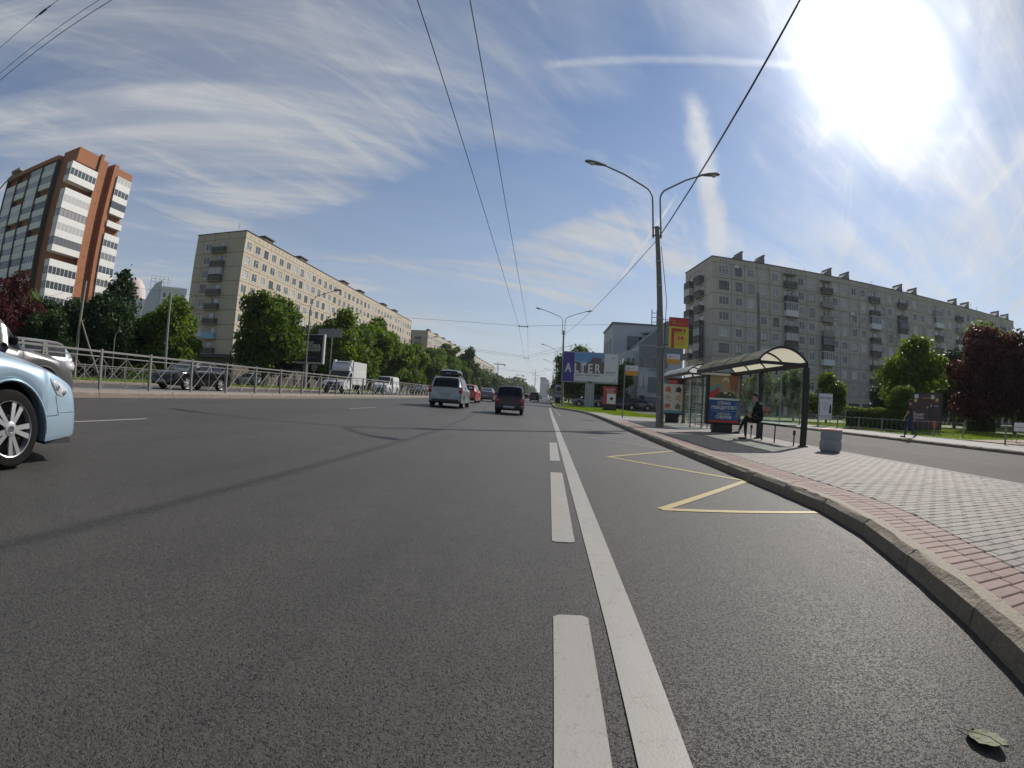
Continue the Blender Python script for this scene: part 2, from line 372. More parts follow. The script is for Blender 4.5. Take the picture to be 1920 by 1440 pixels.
sheet('opposite_road', [-23.6,-17,-12.3], [.20,.255,.2725], -60, 2500, M_ASPH2)
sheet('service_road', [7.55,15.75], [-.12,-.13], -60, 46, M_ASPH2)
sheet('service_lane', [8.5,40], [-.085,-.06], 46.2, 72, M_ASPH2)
# grass strip beyond the left carriageway, footway behind it
sheet('verge', [-26.2,-23.9], [.33,.32], -60, 600, M_LAWN)
sheet('left_footway', [-30,-26.2], [.30,.30], -60, 600, M_FOOT)
# far-right footway and the lawn behind the low fence
sheet('right_footway', [15.915,19.0], [.0,.0], -60, 70, mat('concrete_footway', (.21,.197,.18), .85, var=.2, vscale=1.2, bump=.004, bscale=60, coord='World'))
sheet('lawn', [19.0,60], [.02,.03], -60, 46, M_LAWN)
sheet('park_path', [19.0,60], [.034,.044], 12.6, 16.6, mat('sandy_path', (.26,.20,.15), .95, var=.25, vscale=3, bump=.01, bscale=50, coord='World'))

# ---- painted markings
def stripe(name, pts, w, m, dz=.005):
    b = MB(); L = []
    for i, (x, y) in enumerate(pts):
        a = Vector(pts[max(i-1,0)]); c = Vector(pts[min(i+1,len(pts)-1)]); t = (c-a).normalized(); n = Vector((-t.y, t.x))
        L.append((x+n.x*w/2, y+n.y*w/2)); L.append((x-n.x*w/2, y-n.y*w/2))
    for i in range(len(pts)-1):
        q = [L[2*i], L[2*i+1], L[2*i+3], L[2*i+2]]
        b.quad(*[(x, y, zg(x)+dz) for x, y in q])
    return b.build(name, m, ROAD, fix=False)
stripe('edge_line', [(.40,-6),(.40,0),(.405,2),(.385,6),(.345,16),(.27,30),(.24,46)], .155, M_LINE)
ds = MB()
y = -1.0-1.0
for k, (y0, y1) in enumerate([(-6.4,-3.35),(-2.2,.95-.05),(-.99,2.13),(3.33,6.55),(7.76,10.9)]):
    if k == 1: continue
    x0 = .172 + .0*y0
    z = lambda q: zg(q)+.005
    o = MB(); r = .025
    o.add([(x0-.08,y0+r,z(x0)),(x0-.08+r,y0,z(x0)),(x0+.08-r,y0,z(x0)),(x0+.08,y0+r,z(x0)),(x0+.08,y1-r,z(x0)),(x0+.08-r,y1,z(x0)),(x0-.08+r,y1,z(x0)),(x0-.08,y1-r,z(x0))], [tuple(range(8))])
    o.build('lane_dash', M_LINE, ROAD, fix=False)
for i, (y0, y1) in enumerate([(4.2,6.55),(16.3,19.1),(28.4,31.2),(40.4,43.2),(52.4,55.2),(64.4,67.2)]):
    stripe('lane_dash', [(-6.9,y0),(-6.9,y1)], .11, M_LINE)
for i in range(1, 9):
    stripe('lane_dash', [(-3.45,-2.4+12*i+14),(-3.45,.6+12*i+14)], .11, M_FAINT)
for i in range(0, 8): stripe('lane_dash', [(.26,52+8*i),(.26,53.2+8*i)], .10, M_LINE)
stripe('bay_end_line', [(.75,27.5),(.62,41)], .10, M_FAINT)
# yellow zigzag of the bus bay
zz = [(2.87,4.54),(1.16,4.60),(2.93,6.66),(1.15,8.85),(2.92,10.8),(1.17,13.1),(2.90,15.0),(1.18,17.3),(2.9,19.2)]
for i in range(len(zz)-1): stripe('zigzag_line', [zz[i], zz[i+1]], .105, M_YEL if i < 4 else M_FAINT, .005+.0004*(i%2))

# ---- right kerb: granite stones along the bus bay
def poly_at(path, s):
    for (a, b) in zip(path[:-1], path[1:]):
        L = (Vector(b)-Vector(a)).length
        if s <= L: t = s/L; return Vector(a).lerp(Vector(b), t), (Vector(b)-Vector(a)).normalized()
        s -= L
    return Vector(path[-1]), (Vector(path[-1])-Vector(path[-2])).normalized()
def smooth_path(p, it=2):
    for _ in range(it):
        q = [p[0]]
        for a, b in zip(p[:-1], p[1:]):
            a, b = Vector(a), Vector(b); q += [tuple(a.lerp(b,.25)), tuple(a.lerp(b,.75))]
        p = q+[p[-1]]
    return p
KPATH = smooth_path([(.2,-4.0),(1.25,-.9),(1.97,1.05),(2.28,1.86),(2.55,2.75),(2.90,3.9),(2.99,4.8),(2.95,7),(2.95,20),(3.0,28),(2.85,36.4),(2.0,41.6),(.9,45.6),(.62,49),(.6,60),(.6,160)], 2)
def path_len(p): return sum((Vector(b)-Vector(a)).length for a, b in zip(p[:-1], p[1:]))
def stone_mesh(L, w, h, seed, chip=.012):
    """one kerb stone along +x, road face at y=0 (road on the +y... left side), worn upper edge"""
    rr = random.Random(seed); n = max(3, int(L/.14)); V = []; F = []
    prof = [(0,-.06),(0,.35),(0,.72),(.012,.9),(.035,1.0),(.5,1.0),(1,1.0),(1,-.06)]
    for i in range(n+1):
        x = L*i/n
        if i == 0: x += .004
        if i == n: x -= .004
        c1 = rr.gauss(0, chip) if 0 < i < n else rr.uniform(.0, .018)
        for k, (u, v) in enumerate(prof):
            yy = u*w if u >= .5 else u
            zz_ = v*h
            if k in (3,4): yy += abs(c1)*1.6; zz_ -= abs(c1)*.5*(k == 3)
            if k in (1,2): yy += rr.gauss(0, .003)
            V.append((x, -yy, zz_ + (rr.gauss(0,.0015) if k >= 4 else 0)))
    m = len(prof)
    for i in range(n):
        for k in range(m-1): F.append((i*m+k, (i+1)*m+k, (i+1)*m+k+1, i*m+k+1))
    F += [tuple(range(m)), tuple(n*m+k for k in range(m))[::-1]]
    b = MB(); b.add(V, F); return b
def kerb_run(name, path, L, w, h, m, road_left=True, dz=0.0, maxn=90, zf=None, var=6, label=None):
    root = empty(name, (0,0,0)); tag(root, kind='structure')
    meshes = [stone_mesh(L, w, h, 11+k).mesh('kerb_stone', m, smooth=35) for k in range(var)]
    total = path_len(path); s = 0; i = 0
    rest = MB()
    while s < total-.1:
        p, t = poly_at(path, s); q, _ = poly_at(path, min(s+L, total)); dvec = q-p
        z = (zf or zg)(p.x+.15) + dz
        a = math.atan2(dvec.y, dvec.x)
        if i < maxn:
            o = put('kerb_stone', meshes[i % var], root, (p.x, p.y, z), a, (dvec.length/L, 1, 1))
            if not road_left: o.scale = (dvec.length/L, -1, 1)
        else:
            M_ = Matrix.Translation((p.x,p.y,z)) @ Matrix.Rotation(a, 4, 'Z')
            y0, y1 = (-w, 0) if road_left else (0, w)
            rest.box(.004, dvec.length-.004, y0, y1, -.06*h, h, M_)
        s += L; i += 1
    if rest.v: tag(rest.build('far_kerb_stones', m, root), kind='stuff')
    return root
kerb_run('right_kerb', KPATH, 1.0, .16, .15, M_KERB, True, 0, 70)
MED = [(-10.9,-14),(-10.9,260)]
kerb_run('median_kerb', MED, 1.5, .16, .175, M_KERB2, False, 0, 130, zf=lambda x: .2725)
sheet('median_top', [-12.15,-11.05], [.4425,.4425], -14, 900, mat('median_paving', (.25,.235,.215), .9, var=.25, vscale=2, bump=.006, bscale=40, coord='World'))
kerb_run('median_far_kerb', [(-12.3,260),(-12.3,-14)], 3.0, .15, .17, M_KERB2, False, 0, 0, zf=lambda x: .2725)
kerb_run('verge_kerb', [(-23.6,-14),(-23.6,260)], 2.0, .15, .13, M_KERB2, False, 0, 40, zf=lambda x: .20)
kerb_run('footway_kerb', [(15.75,-8),(15.75,46)], 1.0, .18, .13, M_KERB, True, 0, 54, zf=lambda x: -.13)

# ---- paved bus-stop island: bevelled concrete blocks, the nearest as pieces of their own
pav = empty('paved_island', (0,0,0)); tag(pav, kind='structure')
M_PGREY = mat('paver_grey', (.172,.152,.136), .8, var=.12, vscale=14, bump=.002, bscale=90, coord='World', vary_obj=.13, rnd=.12)
M_PRED = mat('paver_red', (.165,.105,.088), .8, var=.12, vscale=14, bump=.002, bscale=90, coord='World', vary_obj=.12, rnd=.12)
M_JOINT = mat('paver_joint', (.055,.05,.045), .95, var=.3, vscale=20, coord='World')
def kerb_x(y):
    best = 3.0
    for a, b in zip(KPATH[:-1], KPATH[1:]):
        if a[1] <= y <= b[1]: return a[0]+(b[0]-a[0])*(y-a[1])/(b[1]-a[1])
    return best
ISL_R = 7.42
def isl_z(x): return zg(x)+.138
jb = MB()
ys = [-3+.5*i for i in range(0, 90)]
for y0, y1 in zip(ys[:-1], ys[1:]):
    a0, a1 = kerb_x(y0)+.14, kerb_x(y1)+.14
    for u0, u1 in ((0,.35),(.35,.7),(.7,1)):
        P = lambda a, u, y: (a+(ISL_R-a)*u, y, isl_z(a+(ISL_R-a)*u)-.012)
        jb.quad(P(a0,u0,y0), P(a0,u1,y0), P(a1,u1,y1), P(a1,u0,y1))
jb.build('joint_sand', M_JOINT, pav, fix=False)
PL, PW = .25, .125
def paver_mesh(L, W, m, name):
    b = MB(); t = .05; e = .009; gx = .004
    x0, x1, y0, y1 = gx, L-gx, gx, W-gx
    b.add([(x0,y0,-t),(x1,y0,-t),(x1,y1,-t),(x0,y1,-t),(x0,y0,-e*.6),(x1,y0,-e*.6),(x1,y1,-e*.6),(x0,y1,-e*.6),(x0+e,y0+e,0),(x1-e,y0+e,0),(x1-e,y1-e,0),(x0+e,y1-e,0)],
          [(0,1,5,4),(1,2,6,5),(2,3,7,6),(3,0,4,7),(4,5,9,8),(5,6,10,9),(6,7,11,10),(7,4,8,11),(8,9,10,11)])
    return b.mesh(name, m, fix=False)
ME_G = paver_mesh(PL, PW, M_PGREY, 'paver'); ME_R = paver_mesh(PL, PW, M_PRED, 'red_paver')
grey, red = [], []
for j in range(int(-1.5/PW), int(22/PW)):
    yy = j*PW; kx = max(kerb_x(yy), kerb_x(yy+PW))+.155
    for c in range(2): red.append((kx+c*PL, yy))
    x = 7.38; off = PL/2 if j % 2 else 0
    x0g = kx+2*PL+.012
    n = int((ISL_R-x0g)/PL)+2
    for i in range(n):
        xa = ISL_R-off-(i+1)*PL
        if xa >= x0g: grey.append((xa, yy, PL))
        elif xa+PL > x0g+.04: grey.append((x0g, yy, xa+PL-x0g)); break
    if off: grey.append((ISL_R-off, yy, off))
def seen(p): return p[1] > .7 and math.atan2(p[0], p[1]) < R(62)
def near(p): return math.hypot(p[0], p[1])
for L, me, nm, m in ((red, ME_R, 'red_paver', M_PRED), (grey, ME_G, 'paver', M_PGREY)):
    L.sort(key=near); vis = [p for p in L if seen(p)]; big = vis[:300 if nm == 'paver' else 170]; bs = set(id(p) for p in big)
    for p in big:
        wz = random.gauss(0, .0012)
        put(nm, me, pav, (p[0], p[1], isl_z(p[0])+wz), 0, ((p[2]/PL if len(p) > 2 else 1), 1, 1))
    b0 = np.array([v.co for v in me.vertices]); f0 = np.array([list(q.vertices) for q in me.polygons])
    rest = [p for p in L if id(p) not in bs]
    V = np.concatenate([b0*np.array([(p[2]/PL if len(p) > 2 else 1),1,1]) + np.array([p[0], p[1], isl_z(p[0])+random.gauss(0,.001)]) for p in rest])
    F = np.concatenate([f0+len(b0)*i for i in range(len(rest))])
    o = put('more_red_pavers' if nm == 'red_paver' else 'more_pavers', np_mesh(nm+'s', V, F, m), pav); tag(o, kind='stuff')
# beyond the pieces the island goes on as a sheet; a flush pale edging closes it towards the service road
sheet('island_far', [2.98,5.2,ISL_R], [isl_z(2.98),isl_z(5.2),isl_z(ISL_R)], 21.98, 36.4, mat('far_paving', (.19,.172,.155), .85, var=.2, vscale=1.5, bump=.003, bscale=60, coord='World'))
b = MB()
b.box(ISL_R+.004, ISL_R+.085, .003, .897, -.16, isl_z(ISL_R)+.006); b = b.mesh('edging_stone', mat('edging_concrete', (.30,.285,.26), .85, var=.15, vscale=5, coord='World'))
for i in range(44): put('edging_stone', b, pav, (0, -3+i*.9, 0))
# grass tongue beyond the bus bay
gb = MB(); ys = [30,33,36.6,38,40,42,44,46,49,54,60,80,120,200]
for y0, y1 in zip(ys[:-1], ys[1:]):
    a0, a1 = kerb_x(y0)+.14, kerb_x(y1)+.14
    if y0 < 36.6: a0 = 4.9 if y0 < 32 else 4.2; a1 = 4.2 if y1 < 36 else kerb_x(y1)+.14
    gb.quad((a0,y0,isl_z(a0)+.004),(8.2,y0,isl_z(8)+.004),(8.2,y1,isl_z(8)+.004),(a1,y1,isl_z(a1)+.004))
tag(gb.build('grass_tongue', M_LAWN, fix=False), kind='structure')

# ------------------------------------------------------------------ buildings
M_PANEL_L = mat('panel_beige', (.42,.36,.275), .9, var=.10, vscale=.9, bump=.006, bscale=35, stain=.25, stain_col=(.22,.19,.15), coord='World', vary_obj=.05)
M_PANEL_R = mat('panel_grey', (.44,.40,.335), .9, var=.12, vscale=.8, bump=.006, bscale=35, stain=.35, stain_col=(.16,.145,.125), coord='World', vary_obj=.06)
M_SEAM = mat('panel_seam', (.10,.085,.07), .95, var=.2)
M_FRAME = mat('window_frame_white', (.66,.66,.65), .5, var=.06)
M_FRAME_B = mat('window_frame_brown', (.09,.06,.045), .6, var=.15)
M_PANE = window_glass('window_pane', (.06,.07,.08), (.50,.49,.47), .75); M_PANE_SKY = window_glass('window_pane_bright', (.03,.05,.07), (.42,.44,.44), .6)
M_ROOF = mat('roof_felt', (.07,.07,.075), .9, var=.2)
M_BRICK_DARK = mat('vent_brick', (.13,.10,.085), .9, var=.25, vscale=4, bump=.01, bscale=12)
M_RAIL = mat('balcony_rail_dark', (.085,.078,.068), .7, var=.3, vscale=4)
M_RAIL2 = mat('balcony_rail_grey', (.25,.24,.22), .7, var=.25, vscale=4)
M_SLABC = mat('balcony_slab', (.24,.225,.20), .9, var=.2)
M_WHITE = mat('white_sheet', (.62,.62,.62), .5, var=.06)
M_BLUE = mat('balcony_blue', (.22,.36,.50), .6, var=.12)
M_METAL_G = mat('galvanised', (.33,.34,.35), .45, .7, var=.12)
def panel_mesh(w, h, hole, m, t=.12, gap=.035, name='wall_panel'):
    a0, a1, c0, c1 = gap, w-gap, gap, h-gap
    b = MB()
    if hole is None:
        b.box(a0, a1, 0, t, c0, c1)
    else:
        x0, x1, z0, z1 = hole
        o = [(a0,c0),(a1,c0),(a1,c1),(a0,c1)]; i = [(x0,z0),(x1,z0),(x1,z1),(x0,z1)]
        vs = [(x,0,z) for x,z in o]+[(x,0,z) for x,z in i]+[(x,t,z) for x,z in o]+[(x,t,z) for x,z in i]
        fs = []
        for k in range(4):
            n = (k+1)%4; fs += [(k,n,4+n,4+k),(4+k,4+n,12+n,12+k),(k,8+k,8+n,n)]
        b.add(vs, fs)
    return b.mesh(name, m)
def window_meshes(w, h, sash=2, m=None, bar=.07, vent=False):
    b = MB(); y0, y1 = .045, .095
    b.box(0,w,y0,y1,0,bar); b.box(0,w,y0,y1,h-bar,h); b.box(0,bar,y0,y1,bar,h-bar); b.box(w-bar,w,y0,y1,bar,h-bar)
    for k in range(1, sash): b.box(w*k/sash-bar*.45, w*k/sash+bar*.45, y0, y1, bar, h-bar)
    if vent: b.box(w/sash+.03, w-bar, y0, y1, h*.68, h*.68+.05)
    b.box(-.05, w+.05, -.06, .05, -.05, -.004)                                  # sill
    p = MB(); p.quad((.02,.075,.02),(w-.02,.075,.02),(w-.02,.075,h-.02),(.02,.075,h-.02))
    return b.mesh('window', m or M_FRAME), p
def basis(x0, y0, ang):
    c, s = math.cos(ang), math.sin(ang)
    return lambda u, v, out=0.0: (x0+c*u+s*out, y0+s*u-c*out, v)
class Kit: pass
def make_kit(pm, w, h, holes):
    k = Kit(); k.panel = {}; k.win = {}
    return k
PANES = {}
def pane_mesh(w, h, m):
    key = (round(w,2), round(h,2), m.name)
    if key not in PANES:
        p = MB(); p.quad((.02,.075,.02),(w-.02,.075,.02),(w-.02,.075,h-.02),(.02,.075,h-.02)); PANES[key] = p.mesh('pane', m, fix=False)
    return PANES[key]
WINS = {}
def win_mesh(w, h, sash, m, vent=False):
    key = (w, h, sash, m.name, vent)
    if key not in WINS: WINS[key] = window_meshes(w, h, sash, m, vent=vent)[0]
    return WINS[key]
PNL = {}
def pnl_mesh(w, h, hole, m):
    key = (round(w,2), round(h,2), hole, m.name)
    if key not in PNL: PNL[key] = panel_mesh(w, h, hole, m)
    return PNL[key]
def place_window(root, B, ang, u, z, w, h, sash, m, pane=M_PANE, vent=False):
    o = put('window', win_mesh(w, h, sash, m, vent), root, B(u, z), ang)
    put('pane', pane_mesh(w, h, pane), o)
    return o
BALC = {}
def balcony(root, B, ang, u, z, w=2.5, d=.85, style=0, fh=2.7):
    """style 0 dark lattice, 1 grey sheet, 2 glazed white, 3 glazed dark, 4 blue, 5 dark with canopy"""
    key = (w, d, style, fh)
    if key not in BALC:
        s = MB(); s.box(0, w, -d, .02, -.14, 0)
        r = MB(); hr = 1.02
        if style in (0, 5, 3):
            for k in range(int(w/.12)+1): r.box(k*.12, k*.12+.03, -d+.0, -d+.03, 0, hr)
            r.box(0, w, -d+.004, -d+.026, .12, hr*.86); r.box(0, w, -d-.01, -d+.045, hr, hr+.05)
            for e in (0, w-.04): r.box(e, e+.04, -d+.045, 0, .1, hr)
        else:
            r.box(0, w, -d, -d+.04, .02, hr); r.box(0, .04, -d+.04, 0, .02, hr); r.box(w-.04, w, -d+.04, 0, .02, hr); r.box(-.01, w+.01, -d-.015, -d+.05, hr, hr+.04)
        mr = {0: M_RAIL, 5: M_RAIL, 3: M_RAIL, 1: M_RAIL2, 2: M_WHITE, 4: M_BLUE}[style]
        gl = pn = None
        if style in (2, 3):
            gl = MB(); z0, z1 = hr+.04, fh-.22
            nb = 5
            for k in range(nb+1): x = w*k/nb; gl.box(max(0,x-.035), min(w,x+.035), -d, -d+.05, z0, z1)
            gl.box(0, w, -d+.002, -d+.048, z1-.06, z1); gl.box(0, w, -d+.003, -d+.047, z0, z0+.06); gl.box(0, w, -d-.02, 0, z1, z1+.06)
            for e in (0, w-.05): gl.box(e, e+.05, -d+.05, 0, z1-.06, z1-.001); gl.box(e, e+.05, -.06, 0, z0, z1-.061)
            gl = gl.mesh('glazing', M_WHITE if style == 2 else M_FRAME_B)
            pn = MB(); pn.quad((.03,-d+.025,z0),(w-.03,-d+.025,z0),(w-.03,-d+.025,z1),(.03,-d+.025,z1)); pn.quad((.02,-d+.04,z0),(.02,-.02,z0),(.02,-.02,z1),(.02,-d+.04,z1)); pn.quad((w-.02,-d+.04,z0),(w-.02,-.02,z0),(w-.02,-.02,z1),(w-.02,-d+.04,z1))
            pn = pn.mesh('pane', M_PANE, fix=False)
        ca = None
        if style == 5:
            ca = MB(); ca.prism([(0.02,2.45),(-d-.15,2.2),(-d-.15,2.24),(0.02,2.5)], -.1, w+.1, 'x'); ca = ca.mesh('canopy', M_RAIL)
        BALC[key] = (s.mesh('balcony', M_SLABC), r.mesh('railing', mr), gl, pn, ca)
    s, r, gl, pn, ca = BALC[key]
    o = put('balcony', s, root, B(u, z), ang); put('railing', r, o)
    if gl: put('glazing', gl, o); put('pane', pn, o)
    if ca: put('canopy', ca, o)
    return o
def balcony_door(root, B, ang, u, z):
    place_window(root, B, ang, u, z+.75, .95, 1.4, 1, M_FRAME); place_window(root, B, ang, u+.97, z+.1, .75, 2.05, 1, M_FRAME)
def antenna(root, x, y, z, h, n=4):
    b = MB(); b.tube([(x,y,z),(x,y,z+h)], .035, 5)
    for k in range(n):
        zz_ = z+h-.15-.28*k; L = .9-.08*k; b.tube([(x-L/2,y,zz_),(x+L/2,y,zz_)], .022, 4)
    b.build('antenna', M_METAL_G, root)

def left_slab():
    root = empty('panel_apartment_block', (-53.5,71,0), 0, 'long beige nine-storey panel block behind the left trees, its end wall to the camera', 'apartment block')
    Lb, fh, nf, W, top = 3.0, 2.6, 8, 11.85, 26.95
    nb = 37; z0 = 25.7-fh*nf
    b = MB(); b.box(-W+.1, -.1, .1, nb*Lb-.1, 0, top-.3); b.build('core', M_SEAM, root)
    b = MB(); b.box(-W-.12, .12, -.12, nb*Lb+.12, top, top+.1); b.build('roof_edge', M_ROOF, root)
    hole = (.72, 2.28, .62, 2.05)
    B = basis(0, 0, R(90))                         # facade to the street: u runs along +y, outward +x
    pm = pnl_mesh(Lb, fh, hole, M_PANEL_L); pt = pnl_mesh(Lb, top-25.7, None, M_PANEL_L)
    for i in range(nb):
        for j in range(nf):
            put('wall_panel', pm, root, B(i*Lb, z0+j*fh), R(90))
            br = random.random() < .22
            place_window(root, B, R(90), i*Lb+.72, z0+j*fh+.62, 1.56, 1.43, 2 if (i+j)%5 else 3, M_FRAME_B if br else M_FRAME, M_PANE_SKY, vent=random.random() < .3)
        put('parapet_panel', pt, root, B(i*Lb, 25.7), R(90))
    vb = MB(); vb.box(.002, .02, 1.42, 1.58, 26.1, 26.55); vb = vb.mesh('attic_vent', M_SEAM)
    for i in range(nb): put('attic_vent', vb, root, (0,i*Lb,0))
    # end wall: three panels wide, window column left, balcony column right
    B = basis(-W, 0, 0)
    ws = [2.05, 2.45, 3.35, 4.0]; ux = [0]
    for w in ws: ux.append(ux[-1]+w)
    for j in range(nf):
        for k, w in enumerate(ws):
            h_ = {1: (.45,1.95,.62,2.05), 2: (1.05,2.95,.10,2.05)}.get(k)
            put('wall_panel', pnl_mesh(w, fh, h_, M_PANEL_L), root, B(ux[k], z0+j*fh), 0)
        place_window(root, B, 0, ux[1]+.45, z0+j*fh+.62, 1.5, 1.43, 2, M_FRAME_B if j in (0,2,4) else M_FRAME)
        balcony_door(root, B, 0, ux[2]+1.08, z0+j*fh)
        balcony(root, B, 0, ux[2]+.25, z0+j*fh+.06, 3.0, .85, {7:0,6:0,5:3,4:0,3:0,2:0,1:4,0:0}[j], fh)
    for k, w in enumerate(ws): put('parapet_panel', pnl_mesh(w, top-25.7, None, M_PANEL_L), root, B(ux[k], 25.7), 0)
    b = MB()                                        # shop floor: dark glazing, canopy band
    b.box(-W-.9, .9, -.9, nb*Lb, z0-.55, z0-.2); b.build('shop_canopy', mat('dark_fascia', (.03,.03,.033), .5), root)
    b = MB(); b.box(-W+.2,-.2,.2,nb*Lb-.2,.1,z0-.56); b.build('shop_front', window_glass('shop_glass', (.02,.022,.025), (.06,.06,.06), .3), root)
    for k in range(20):
        b = MB(); b.box(-.18,.06,5.8*k+.2,5.8*k+.7,0,z0-.57); b.build('pier', MATS['dark_fascia'], root)
    for u in (9.5, 24.5, 49, 61, 82, 94): b = MB(); b.box(-2.6,-1.2,u-1.6,u+1.6,top+.1,top+1.25); b.box(-2.9,-.9,u-1.9,u+1.9,top+1.251,top+1.45); b.build('roof_vent', M_BRICK_DARK, root)
    antenna(root, -3.2, 1.6, top, 2.2); antenna(root, -5, 90, top, 2.2)
left_slab()

def far_slab(y, n, label, hi=True, x=-53.6):
    root = empty('panel_apartment_block', (x, y, 0), 0, label, 'apartment block', 'beige panel blocks along the left side')
    Lb, fh, nf, W, top = 3.0, 2.6, 8, 11.85, 26.95; z0 = 25.7-fh*nf
    b = MB(); b.box(-W, 0, 0, n*Lb, 0, top); b.build('wall', M_PANEL_L, root)
    b = MB(); b.box(-W-.12,.12,-.12,n*Lb+.12,top,top+.12); b.build('roof_edge', M_ROOF, root)
    s = MB()
    for j in range(nf+1): s.box(.002,.03,0,n*Lb,z0+j*fh-.05,z0+j*fh+.05); s.box(-W,0,-.03,-.002,z0+j*fh-.05,z0+j*fh+.05)
    tag(s.build('panel_seams', M_SEAM, root), kind='stuff')
    me = MB(); me.box(-.02,.02,0,1.55,0,1.43); me = me.mesh('window', M_PANE_SKY)
    if hi:
        for i in range(n):
            for j in range(2, nf): put('window', me, root, (.02, i*Lb+.72, z0+j*fh+.62))
    else:
        w = MB()
        for i in range(n):
            for j in range(2, nf): w.box(0,.04,i*Lb+.72,i*Lb+2.27,z0+j*fh+.62,z0+j*fh+2.05)
        tag(w.build('window_rows', M_PANE, root), kind='stuff')
    B = basis(-W, 0, 0)
    for j in range(3, nf):
        put('window', me, root, (-W+3.2, -.02, z0+j*fh+.62), R(-90)); balcony(root, B, 0, 6, z0+j*fh+.06, 3.0, .85, 0, fh)
    for u in range(8, int(n*Lb)-4, 16): b = MB(); b.box(-2.6,-1.2,u-1.6,u+1.6,top+.12,top+1.6); b.build('roof_vent', M_BRICK_DARK, root)
far_slab(209, 30, 'second beige panel block along the street, beyond the end of the long near one')
far_slab(346, 48, 'third and farthest beige panel block, small above the left treetops', False)

